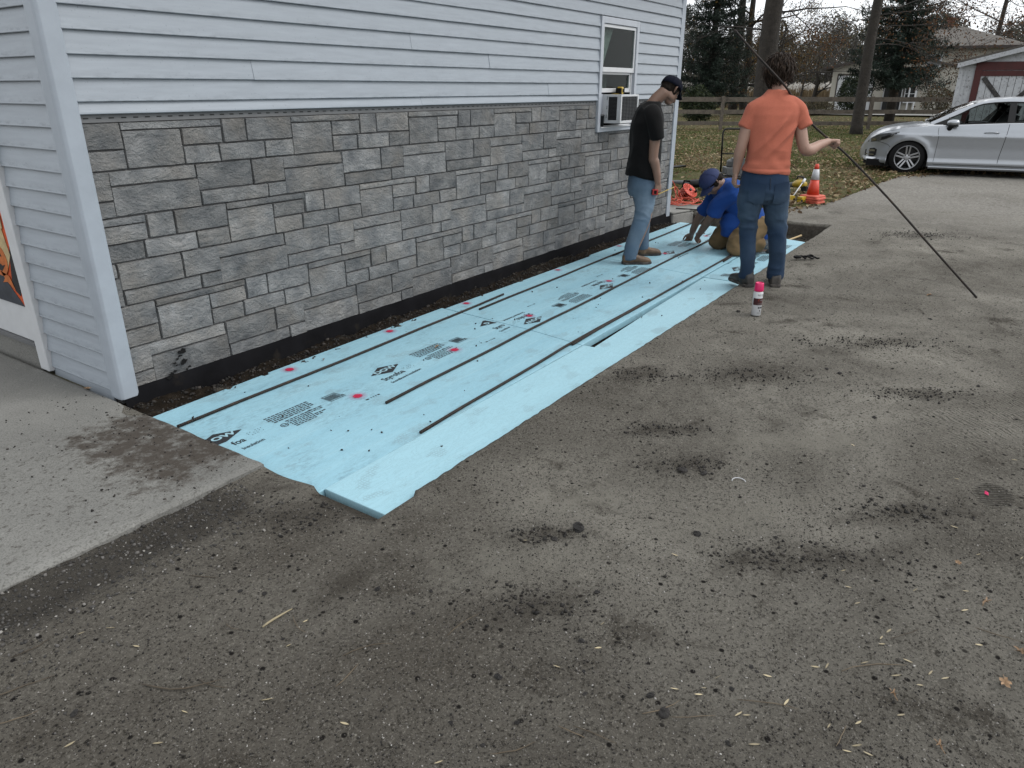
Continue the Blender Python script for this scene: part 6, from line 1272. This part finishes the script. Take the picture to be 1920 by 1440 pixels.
def spruce(label,pos,h,rad,seed,low=.6,dens=1.0,grp='dark spruces behind the fence'):
    rnd=random.Random(seed); t=thing('spruce_tree',label,'tree',pos,0,grp); b=MB(); b.tube([(0,0,-.1),(0,0,h*.5),(0,0,h*.97)],[.035*h*.5,.012*h,.01],8); b.build('trunk',M['bark'],t,True)
    b=MB(); P=[]; S=[]; z=low
    while z<h*.98:
        f=1-z/h; L0=rad*(f**.8)*rnd.uniform(.8,1.12); k=max(4,int(9*f+4))
        for j in range(k):
            a=2*PI*j/k+rnd.uniform(-.35,.35); L_=L0*rnd.uniform(.65,1.15); dr=rnd.uniform(.05,.35); pts=[Vector((math.cos(a)*L_*s_,math.sin(a)*L_*s_,z-dr*L_*s_+.28*L_*s_*s_)) for s_ in(0,.35,.7,1)]
            b.tube(pts,[.022*f+.008,.016*f+.006,.010,.004],3,False)
            m=int(70*dens*L_)+8
            for q in range(m):
                s_=rnd.random()**.7; c=pts[0]+(pts[3]-pts[0])*s_; c.z=z-dr*L_*s_+.28*L_*s_*s_; w_=.10+.22*L_*(1-s_)*.6; P.append((c.x+rnd.gauss(0,w_*.6),c.y+rnd.gauss(0,w_*.6),c.z+rnd.gauss(-.05,.07))); S.append(rnd.uniform(.05,.12))
        z+=rnd.uniform(.16,.30)*(.6+.5*f)
    b.build('limbs',M['bark'],t,kind='stuff'); S=np.array(S); scatter('crown',np.array(P),np.stack([S*.42,S,S*.42],1),M['needle'],LEAF,LEAFF,t,tilt=.75); return t
spruce('tall dark spruce just beyond the far corner of the grey house',gp(1325,45),13.5,2.75,1,.9,1.0)
spruce('dark spruce whose low boughs hang before the beige house',gp(1665,35.5),13,2.55,2,1.75,1.3)
def bush(name,label,cat,pos,rx,rz,n,size,m,seed,stems=5,grp=None):
    rnd=random.Random(seed); t=thing(name,label,cat,pos,0,grp); b=MB()
    for i in range(stems): a=rnd.uniform(0,6.28); b.tube([(0.1*math.cos(a),.1*math.sin(a),-.03),(rx*.4*math.cos(a),rx*.4*math.sin(a),rz*.5),(rx*.75*math.cos(a),rx*.75*math.sin(a),rz*rnd.uniform(.8,1.0))],[.025,.018,.006],4)
    b.build('stem',M['twig'],t); v=nr.normal(size=(n,3)); v/=np.linalg.norm(v,axis=1)[:,None]; v*=(nr.uniform(.25,1,n)**.45)[:,None]; v*=1+.22*vn(v[:,0]*2.6+seed,v[:,1]*2.6,v[:,2]*2.6,5)[:,None]
    pos_=np.stack([v[:,0]*rx,v[:,1]*rx,rz*.52+v[:,2]*rz*.52],1); scatter('crown',pos_,nr.uniform(size*.6,size*1.3,n),m,LEAF,LEAFF,t); return t
bush('yew_bush','rounded dark evergreen bush behind the fence beside the house corner','bush',gp(1305,36.5),.84,1.62,5200,.055,M['evergreen'],3)
bush('holly_bush','dark rounded bush in front of the white garage door','bush',gp(1592,49),.95,2.3,4200,.07,M['evergreen'],4)
bush('lilac_bush','open brownish shrub against the pale lower wall of the beige house','bush',gp(1755,46),1.05,1.65,2200,.06,M['greyleaf'],5,16)
bush('low_shrub','small twiggy green shrub left of the garage','bush',gp(1536,47),.95,.85,1500,.05,M['greyleaf'],6,9)
# old double trunk and big trunk with autumn leaves
def broad(label,px,D,h,r,seed,leafm,nl,spread,size,depth=4,first=.35,lean=(0,0),name='autumn_tree',limb=.36,up=.35,lowl=None,grp=None,drop=0):
    rnd=random.Random(seed); p0=gp(px,D); t=thing(name,label,'tree',p0,0,grp); b=MB(); tips=[]
    pts=[Vector((lean[0]*s_,lean[1]*s_,h*s_-.1))+Vector((rnd.gauss(0,.04),rnd.gauss(0,.04),0))*(s_>0) for s_ in(0,.04,.15,.3,.45,.6,.8,1)]; rr=[r*k for k in(1.35,1.08,1.0,.92,.84,.72,.45,.2)]
    b.tube(pts,rr,12); b.build('trunk',M['bark'],t,True); b=MB()
    for i in range(9):
        s_=first+(.97-first)*i/8+rnd.uniform(-.03,.03); q=Vector((lean[0]*s_,lean[1]*s_,h*s_)); a=rnd.uniform(0,6.28); limbs(b,q,(math.cos(a),math.sin(a),rnd.uniform(.1,.7)),h*limb*(1.15-.6*s_),r*.36*(1.15-.7*s_),depth-1,rnd,tips,up,.75,4,.66,.006)
    for (z,a,L_) in lowl or []: limbs(b,(lean[0]*z/h,lean[1]*z/h,z),(math.cos(a),math.sin(a),.12),L_,r*.10,depth-1,rnd,tips,-.25,.7,4,.66,.005)
    b.build('limbs',M['twig'],t,True,kind='stuff')
    if nl: leafy(t,tips,nl,spread,size,leafm,drop=drop)
    return t
AR=math.atan2(rh.y,rh.x)
broad('largest bare trunk behind the fence, left of the man in orange',1425,40,15,.50,11,M['rustleaf'],700,.3,.05,4,.5,lowl=[(5.0,AR+.2,3.6),(4.2,AR+2.8,2.4)],grp='big old trees beyond the fence')
broad('twin stemmed tree with rusty autumn leaves left of the largest trunk',1372,48,11,.26,12,M['rustleaf'],12000,.30,.052,4,.18,lean=(.5,.3),lowl=[(2.6,AR+2.6,3.2),(3.2,AR+.5,3.2),(2.2,AR+.1,2.6)],grp='big old trees beyond the fence')
broad('slender tree with orange leaves just right of the largest trunk',1452,47,4.9,.12,13,M['rustleaf'],8500,.24,.048,4,.16,lowl=[(1.9,AR+2.4,1.5),(2.3,AR+1.6,1.5)],grp='big old trees beyond the fence')
broad('dark second stem growing close beside the twin stemmed tree',1390,47.5,10,.22,14,M['rustleaf'],900,.3,.05,4,.3,grp='big old trees beyond the fence')
broad('leafless spreading tree reaching over the reeds behind the man in orange',1522,57,4.6,.16,15,M['dimleaf'],1500,.30,.06,4,.18,name='bare_tree',limb=.5)
broad('oak with dry brown leaves standing at the fence in front of the beige house',1605,27.2,11,.185,16,M['brownleaf'],8500,.22,.042,4,.50,name='oak_tree',lowl=[(3.1,AR+.0,2.0),(3.4,AR-.3,2.4),(2.9,AR+.4,1.6),(3.7,AR+2.9,1.1),(4.0,AR+.1,1.9),(4.4,AR-.15,2.3),(4.6,AR+.3,1.8),(3.8,AR-.6,2.2)],up=.1,drop=.22)
broad('tall bare tree behind the roof of the beige house at the right',1905,72,12,.2,17,M['greyleaf'],2600,.5,.06,5,.2,name='bare_tree',limb=.42)
broad('bare tree with brown leaf clusters above the shed roof',1840,66,13,.22,18,M['brownleaf'],5200,.42,.055,4,.52,name='bare_tree',limb=.42)
broad('thin bare tree in the gap of sky right of the largest trunk',1500,62,4.9,.09,19,M['dimleaf'],400,.3,.05,4,.22,name='bare_tree',limb=.40)
broad('thin bare tree beyond the left edge of the beige house',1585,80,7.2,.14,20,M['greyleaf'],4000,.4,.06,4,.2,name='bare_tree')
# thin hanging twigs over the sky come from an overhead branch of the oak; far wooded rise
b=MB(); P=[]
for i in range(41):
    px=900+i*42; D=150; h=[5.5,8.5,11,9.5,8,10.5,12,9][i%8]; p=gp(px,D); P.append((p,h*.35))
rows=[[tuple(p+fh*-18+Vector((0,0,-.5))) for p,_ in P],[tuple(p+Vector((0,0,h))) for p,h in P],[tuple(p+fh*40+Vector((0,0,h*1.2))) for p,h in P],[tuple(p+fh*90+Vector((0,0,-.5))) for p,h in P]]
MB().grid(rows).build('hill',M['field'],smooth=True,kind='structure')
n=75000; px=nr.uniform(1180,1960,n); D=nr.uniform(82,150,n); top=8.2+2.6*vn(px/38.,D*.03,0,3)+1.8*vn(px/13.,D*.1,0,4)+1.4*vn(px/95.,0*px,0,6); top*=(D/105)**.9
zz=top*nr.uniform(.0,1,n)**.75; base0=np.array([tuple(gp(a,100)) for a in np.linspace(1180,1960,40)]); cam0=np.array(tuple(CAM)); dirs=np.stack([np.interp(px,np.linspace(1180,1960,40),base0[:,k]) for k in range(3)],1)-cam0*np.array([1,1,0]); pos=cam0*np.array([1,1,0])+dirs*(D/100)[:,None]; pos[:,2]=zz
sz=nr.uniform(.10,.36,n); o=scatter('treeline',pos,np.stack([sz*.6,sz*1.2,sz*.6],1),M['dimleaf'],LEAF,LEAFF,None,kind='stuff')
b=MB(); rnd=random.Random(9)
for i in range(120):
    D=rnd.uniform(80,130); p=gp(rnd.uniform(1180,1960),D); h=rnd.uniform(5,9.5); tips=[]; limbs(b,p,(rnd.gauss(0,.08),rnd.gauss(0,.08),1),h*.5,.11,2,rnd,tips,.5,.6,3,.7,.02,4)
b.build('far_trunks',M['twig'],kind='stuff')
# reeds
n=15000; px=nr.uniform(1180,1580,n); D=nr.uniform(64,76,n); dirs=np.stack([np.interp(px,np.linspace(1180,1960,40),base0[:,k]) for k in range(3)],1)-cam0*np.array([1,1,0]); pos=cam0*np.array([1,1,0])+dirs*(D/100)[:,None]
h=1.55+.25*vn(px/9.,D,0,8); pos[:,2]=h*.5; scatter('reed_field',pos,np.stack([np.full(n,.035),np.full(n,.04),h*.5],1),M['reed'],np.array([(-1,0,-1),(1,0,-1),(.3,0,1),(-.3,0,1)]),LEAFF,None,tilt=.07,kind='stuff')
pos2=pos[:6500].copy(); pos2[:,2]=h[:6500]*.98+nr.uniform(-.05,.28,6500); s_=nr.uniform(.035,.07,6500); scatter('reed_plumes',pos2,np.stack([s_,s_,s_*2.4],1),M['plume'],np.array([(-1,0,0),(0,.3,-1),(1,0,0),(0,-.3,1)]),LEAFF,None,tilt=.4,kind='stuff')
# ================================================================== LAWN COVER
def lawn_pts(n,dmin,dmax,pw=1.0):
    P=[]
    while len(P)<n:
        D=dmin*(dmax/dmin)**(nr.random(20000)**pw); px=nr.uniform(1180,2050,20000); dirs=np.stack([np.interp(px,np.linspace(1180,2050,9),[W(a,600,1.0)[k]-CAM[k] for a in np.linspace(1180,2050,9)]) for k in range(2)],1); q=np.array([CAM.x,CAM.y])+dirs*D[:,None]
        e=edge_x(q[:,1])+.10*vn(q[:,1]*2.2,0*q[:,1],0,21); k=(q[:,0]>e+.02)&(q[:,0]<75)&~((q[:,0]<7.5)&(q[:,1]>-.1)); P.extend(q[k])
    return np.array(P[:n])
q=lawn_pts(90000,9,36); k=vn(q[:,0]*.8,q[:,1]*.8,0,33)+.5*vn(q[:,0]*2.5,q[:,1]*2.5,0,34)>-.45; q=q[k]; n=len(q); h=nr.uniform(.022,.060,n); ps=np.stack([q[:,0],q[:,1],.012+h*.5],1)
scatter('lawn_grass',ps,np.stack([np.full(n,.005)+.0004*np.hypot(q[:,0]-CAM.x,q[:,1]-CAM.y),np.full(n,.01),h*.6],1),M['grass'],np.array([(-1,0,-1),(1,0,-1),(0,.8,1)]),np.array([(0,1,2)]),None,tilt=.42,kind='stuff')
q=lawn_pts(25000,9,45,1.0); k=vn(q[:,0]*.55,q[:,1]*.55,0,43)+.6*vn(q[:,0]*2.1,q[:,1]*2.1,0,44)+nr.uniform(-.6,.6,len(q))>-.22; q=q[k]; n=len(q)
scatter('leaf_litter',np.stack([q[:,0],q[:,1],nr.uniform(.025,.055,n)],1),nr.uniform(.020,.050,n)[:,None]*np.array([[.8,1,1]]),M['litter'],CURL,CURLF,None,tilt=.5,kind='stuff')
# leaves blown onto the dirt at the lawn edge
n=900; yy=nr.uniform(-5,.2,n); q=np.stack([edge_x(yy)-np.abs(nr.normal(0,.28,n)),yy],1); q=q[(q[:,0]>8.05)]; n=len(q)
scatter('edge_litter',np.stack([q[:,0],q[:,1],ground_z(q[:,0],q[:,1])+.012],1),nr.uniform(.018,.04,n),M['litter'],CURL,CURLF,None,tilt=.5,kind='stuff')
# ================================================================== GRIT, CLODS, TWIGS, LEAVES ON THE DIRT
def dirt_pts(n,lo,hi):
    D=lo*(hi/lo)**nr.random(n*3); a=nr.uniform(-.85,.80,n*3); yw=yaw; q=np.stack([CAM.x+D*np.cos(yw-a),CAM.y+D*np.sin(yw-a)],1)
    on=(q[:,1]>-1.23)&(q[:,0]<-.09); tr=(q[:,0]>-.14)&(q[:,0]<7.8)&(q[:,1]>-1.97); q=q[~(on|tr)&(q[:,0]<edge_x(q[:,1]))]; return q[:n]
def grit(name,n,lo,hi,smin,smax,m,clump=None):
    q=dirt_pts(n,lo,hi)
    if clump: k=vn(q[:,0]*clump,q[:,1]*clump,0,77)+.6*vn(q[:,0]*clump*3,q[:,1]*clump*3,0,78)+nr.uniform(-.5,.5,len(q))>.05; q=q[k]
    s_=smin*(smax/smin)**(nr.random(len(q))**2.2); z=ground_z(q[:,0],q[:,1]); k=(q[:,0]>9)|(q[:,0]<-2.5)|(q[:,1]<-5); z=np.where(k,z*.6-.004,z)
    scatter(name,np.stack([q[:,0],q[:,1],z+s_*.25],1),s_,m,PEB,PEBF,None,stretch=.35,kind='stuff',smooth=False)
grit('dark_grit',46000,.85,9,.0011,.0046,M['grit'],1.1); grit('dark_grit',12000,.85,9,.0012,.0046,M['grit']); grit('soil_grit',40000,.85,9,.0012,.0040,M['soilgrit']); grit('pale_grit',26000,.85,12,.0011,.0042,M['gravel'])
# gravel in the dark old base beside the slab, crumbs on the slab, lumps in the trench
n=1500; q=np.stack([nr.uniform(-1.6,-.25,n),-1.24-np.abs(nr.normal(0,.22,n))],1); s_=nr.uniform(.003,.011,n)*nr.uniform(.4,1,n); scatter('base_gravel',np.stack([q[:,0],q[:,1],ground_z(q[:,0],q[:,1])+s_*.2],1),s_,M['basestone'],PEB,PEBF,None,stretch=.35,kind='stuff')
n=650; q=np.stack([-.12-np.abs(nr.normal(0,.38,n)),nr.uniform(-1.2,.25,n)],1); q=q[~((q[:,1]>-.03)&(q[:,0]>-.1))]; n=len(q); s_=.0014*(7**nr.random(n)**2.2)*.8; scatter('slab_crumbs',np.stack([q[:,0],q[:,1],.006+s_*.3],1),s_,M['grit'],PEB,PEBF,None,stretch=.4,kind='stuff')
n=3600; q=np.stack([nr.uniform(-.08,7.7,n),nr.uniform(-.30,-.03,n)],1); q=np.concatenate([q,np.stack([nr.uniform(6.9,7.75,1500),nr.uniform(-1.9,-.1,1500)],1)]); s_=nr.uniform(.003,.017,len(q))*nr.uniform(.3,1,len(q)); scatter('trench_soil',np.stack([q[:,0],q[:,1],ground_z(q[:,0],q[:,1])+s_*.3],1),s_,M['grit'],PEB,PEBF,None,stretch=.4,kind='stuff')
n=420; q=np.stack([nr.uniform(-.05,7.7,n),-1.985-np.abs(nr.normal(0,.08,n))],1); s_=nr.uniform(.0015,.005,n); scatter('edge_crumbs',np.stack([q[:,0],q[:,1],ground_z(q[:,0],q[:,1])+s_*.4],1),s_,M['grit'],PEB,PEBF,None,stretch=.4,kind='stuff')
n=60; q=np.stack([nr.uniform(0,6,n),nr.uniform(-1.9,-.3,n)],1); s_=nr.uniform(.003,.009,n); scatter('foam_crumbs',np.stack([q[:,0],q[:,1],ZT+s_*.4+.001+0*s_],1),s_,M['grit'],PEB,PEBF,None,stretch=.4,kind='stuff')
Q_s=[]
for px,py,rx,ry in ((1290,868,.20,.10),(1195,700,.26,.12),(1400,700,.36,.14),(1720,735,.30,.11),(1240,800,.24,.09),(1010,1000,.14,.06),(1010,1130,.2,.09),(560,960,.25,.12),(1500,1040,.4,.1),(1640,640,.5,.12),(1725,440,.5,.22),(1700,960,.3,.09)):
    g=G(px,py); n=int(5200*rx*(ry+.06))+120; a=nr.normal(0,.55,n)*rx; c=nr.normal(0,.55,n)*ry; Q_s.append(np.stack([g.x+rh.x*a+fh.x*c,g.y+rh.y*a+fh.y*c],1))
q=np.concatenate(Q_s); q=q[~((q[:,0]>-.14)&(q[:,1]>-1.99))]; s_=.0016*(6**nr.random(len(q))**1.9); zz=ground_z(q[:,0],q[:,1]); kk=(q[:,0]>9)|(q[:,1]<-5); zz=np.where(kk,zz*.6-.004,zz)
scatter('spilled_soil',np.stack([q[:,0],q[:,1],zz+s_*.3],1),s_,M['grit'],PEB,PEBF,None,stretch=.4,kind='stuff')
def gz(x,y): return float(ground_z(np.array([x]),np.array([y]))[0])
def where(px,py):
    if py<960 and px<520: return 'lying on the concrete slab'
    v='upper' if py<960 else 'middle' if py<1180 else 'lower'; h='left' if px<640 else 'middle' if px<1280 else 'right'
    return 'on the bare dirt, '+v+' '+h+' of the dirt area'
CL=[(707,1098,.017),(935,1262,.021),(1220,1300,.019),(1307,997,.028),(1120,1103,.016),(1245,1330,.026),(1090,1196,.019),(450,1103,.014),(495,1108,.013),(905,1390,.010),(1085,985,.042),(1450,1045,.012),(1410,1245,.012),(1420,1253,.009),(1097,1297,.012),(138,1332,.017),(775,1145,.011),(1372,1290,.014),(808,1105,.010),(1575,1390,.016),(700,1008,.010),(1620,910,.014),(1640,780,.020),(1280,880,.034),(1320,885,.024),(1550,690,.020),(1575,697,.024),(1835,722,.016),(1345,470,.0),(1384,583,.026),(1500,635,.016),(1745,595,.02),(970,1345,.012),(1095,1255,.010),(530,1190,.010),(1040,1005,.020),(845,1345,.010),(200,776,.010),(195,1058,.010),(1455,1002,.012),(1365,1392,.012)]
grp='dark soil clods on the bare dirt'; k=0
lab={707:'round dark clod alone on the dirt left of the bare middle',935:'dark clod near the bottom centre of the dirt',1307:'largest sharp black clod right of the blue foam corner',1085:'flat brown stone half buried in the dirt below the blue foam corner',1384:'black clod just left of the spray can',1280:'broad dark clod in the darkest patch of dirt'}
for px,py,s_ in CL:
    if s_==0: continue
    s_*=.60; p=G(px,py); slabp=p.y>-1.23 and p.x<-.1; b=MB(); rr=random.Random(k+100); v=[];
    for i in range(7):
        q=-PI/2+PI*i/6
        for j in range(9): a=2*PI*j/9; e=1+rr.uniform(-.38,.34); v.append((s_*math.cos(q)*math.cos(a)*e*1.1,s_*math.cos(q)*math.sin(a)*e*.85,s_*.48*math.sin(q)*e))
    b.v=v; b.f=[(i*9+j,i*9+(j+1)%9,(i+1)*9+(j+1)%9,(i+1)*9+j) for i in range(6) for j in range(9)]
    o=b.build('dirt_clod',M['clod'],None,False); o.location=(p.x,p.y,(.006 if slabp else gz(p.x,p.y))+s_*.3); o.rotation_euler=(0,0,k*1.3); tag(o,lab.get(px,'small dark soil clod '+where(px,py)),'clod',grp); k+=1
# twigs
TW=[(520,1155,.055,.9,.0042),(655,1255,.06,1.1,.0016),(690,1215,.075,.35,.0015),(340,1275,.11,.1,.0022),(400,1276,.05,-.3,.0018),(955,1393,.07,.25,.0018),(1080,1370,.05,-.5,.0016),(30,1285,.09,.6,.0016),(22,1345,.06,.45,.0016),(60,1205,.06,.9,.0016),(1115,1375,.06,-.5,.0016),(1640,1250,.10,.1,.0016),(1440,1320,.08,-.2,.0016),(1850,1180,.10,-.55,.0017),(1240,1320,.06,.4,.0015),(380,1076,.05,-.1,.0016),(435,1170,.03,-.5,.0015),(1580,1370,.05,.9,.0014),(870,1165,.07,.8,.0012),(560,1165,.05,-.9,.0013),(1300,1340,.06,.05,.0014),(1700,1185,.07,.4,.0013)]
for i,(px,py,L_,a,r__) in enumerate(TW):
    p=G(px,py); d=rh*math.cos(a)+fh*math.sin(a); c=Vector((-d.y,d.x,0)); b=MB(); rr=random.Random(i+300); bend=rr.uniform(-.25,.25)
    b.tube([d*(L_*s_)+c*(bend*L_*(1-s_*s_)+rr.uniform(-.03,.03)*L_)+Vector((0,0,r__*1.2+.002*rr.random())) for s_ in(-1,-.6,-.2,.2,.6,1)],[r__*.7,r__,r__,r__*.9,r__*.7,r__*.35],5)
    o=b.build('twig',M['paleleaf'] if i==0 else M['stick'],None,True); o.location=(p.x,p.y,gz(p.x,p.y)+.002); tag(o,'thick pale stick of bare wood lying on the dirt left of centre' if i==0 else 'branching dark twig at the lower left of the dirt' if i==3 else 'thin dry twig '+where(px,py),'twig','twigs on the bare dirt')
# narrow pale leaves, mostly at the lower right
LV=[(500,1302,.019),(345,1330,.014),(295,1390,.013),(130,1392,.014),(205,1170,.014),(255,1208,.013),(150,1180,.011),(380,1162,.008),(540,1203,.009),(572,1160,.010),(645,1347,.014),(1415,1393,.016),(822,1423,.012),(1265,1290,.013),(1310,1300,.013),(1345,1270,.014),(1385,1337,.014),(1400,1340,.010),(1440,1262,.013),(1475,1313,.014),(1530,1244,.013),(1552,1242,.012),(1622,1240,.012),(1654,1206,.011),(1667,1181,.015),(1653,1194,.013),(1680,1268,.014),(1703,1236,.014),(1725,1284,.010),(1745,1260,.012),(1772,1272,.014),(1690,1338,.014),(1610,1353,.014),(1608,1392,.013),(1590,1400,.012),(1630,1404,.013),(1555,1358,.010),(1810,1141,.014),(1716,1106,.011),(1592,1093,.012),(1608,1130,.010),(1582,1067,.009),(1812,1105,.012),(1790,986,.014),(1835,1038,.010),(1122,1209,.011),(1044,1248,.012),(1266,1036,.013),(1320,1290,.008),(1795,896,.009),(1903,860,.012),(1130,1162,.008),(1835,1210,.012),(1917,1042,.01),(985,1008,.008),(1600,830,.011)]
lf=None
for i,(px,py,s_) in enumerate(LV):
    p=G(px,py); 
    if lf is None:
        b=MB(); P=[]
        for t,wd in((-1,.02),(-.6,.16),(0,.24),(.5,.19),(.85,.07),(1,.01)): P.append([(t,-wd,.10*wd+.05*t*t),(t,0,-.02+.06*t*t),(t,wd,.14*wd+.05*t*t)])
        b.grid(P); lf=b.build('fallen_leaf',M['paleleaf'],None,True); o=lf
    else: o=lf.copy(); COL.objects.link(o)
    o.location=(p.x,p.y,gz(p.x,p.y)+.005); o.scale=(s_,s_*.9,s_); o.rotation_euler=(rng.gauss(0,.25),rng.gauss(0,.2),rng.uniform(-.9,.5)+RZ+R(20)); tag(o,'narrow pale dry leaf '+where(px,py),'leaf','narrow pale leaves on the bare dirt')
OK=[(1885,1280,.026,'tan lobed oak leaf at the right edge of the dirt, nearest the camera'),(1850,1125,.020,'tan lobed oak leaf on the dirt below the boot print'),(1797,1053,.017,'pale ragged leaf on the dirt left of the boot print'),(1915,1217,.022,'crumpled tan leaf cut by the right edge of the picture'),(1675,1300,.016,'pale curled leaf with a long stem on the dirt'),(1763,1391,.017,'pale round leaf at the bottom right of the dirt'),(1743,553,.03,'small brown leaf beside the foot of the long rod'),(820,652,.022,'brown leaf lying on the printing of the nearest foam board'),(607,676,.014,'brown leaf chip on the wall side edge of the foam'),(165,733,.024,'yellow crumpled leaf at the foot of the end wall on the slab')]
for px,py,s_,l_ in OK:
    z0=ZT if px in(820,607) else 0; p=G(px,py,z0); b=MB(); n=22; rr=random.Random(px); P=[]
    for j in range(n): a=2*PI*j/n; r__=s_*(.62+.38*math.cos(5*a+.4)+rr.uniform(-.06,.06))*(1.1 if abs(math.cos(a))>.8 else .85); P.append((r__*math.cos(a),r__*math.sin(a)*.8,.006+s_*.35*abs(math.sin(2*a))))
    b.v=[(0,0,.004)]+P; b.f=[(0,1+j,1+(j+1)%n) for j in range(n)]; b.tube([(s_*.6,0,.006),(s_*1.5,.15*s_,.004)],.001,4); o=b.build('fallen_leaf',M['oakleaf'],None,True); o.location=(p.x,p.y,(ZT+.001 if z0 else (.006 if p.y>-1.2 and p.x<-.1 else gz(p.x,p.y)))+.002); o.rotation_euler=(0,0,px); tag(o,l_,'leaf')
p=G(1386,898); o=MB().tube([tuple(rh*(.028*math.cos(a))+fh*(.03*math.sin(a))+Vector((0,0,.005))) for a in np.linspace(-.2,3.0,14)],.0018,5).build('white_wire',M['white'],None,True); o.location=(p.x,p.y,gz(p.x,p.y)); tag(o,'short curved piece of white wire on the dirt right of the foam','wire')
p=G(1851,921); b=MB(); b.add([(-.012,-.008,.004),(.012,-.006,.006),(.010,.008,.012),(-.008,.007,.006),(.0,.0,.014)],[(0,1,4),(1,2,4),(2,3,4),(3,0,4)]); o=b.build('paint_chip',bpy.data.materials['pink_plastic']); o.location=(p.x,p.y,gz(p.x,p.y)); tag(o,'tiny pink painted chip beside the boot print on the dirt','chip')
for n_ in('reed_plumes','edge_litter'): pass
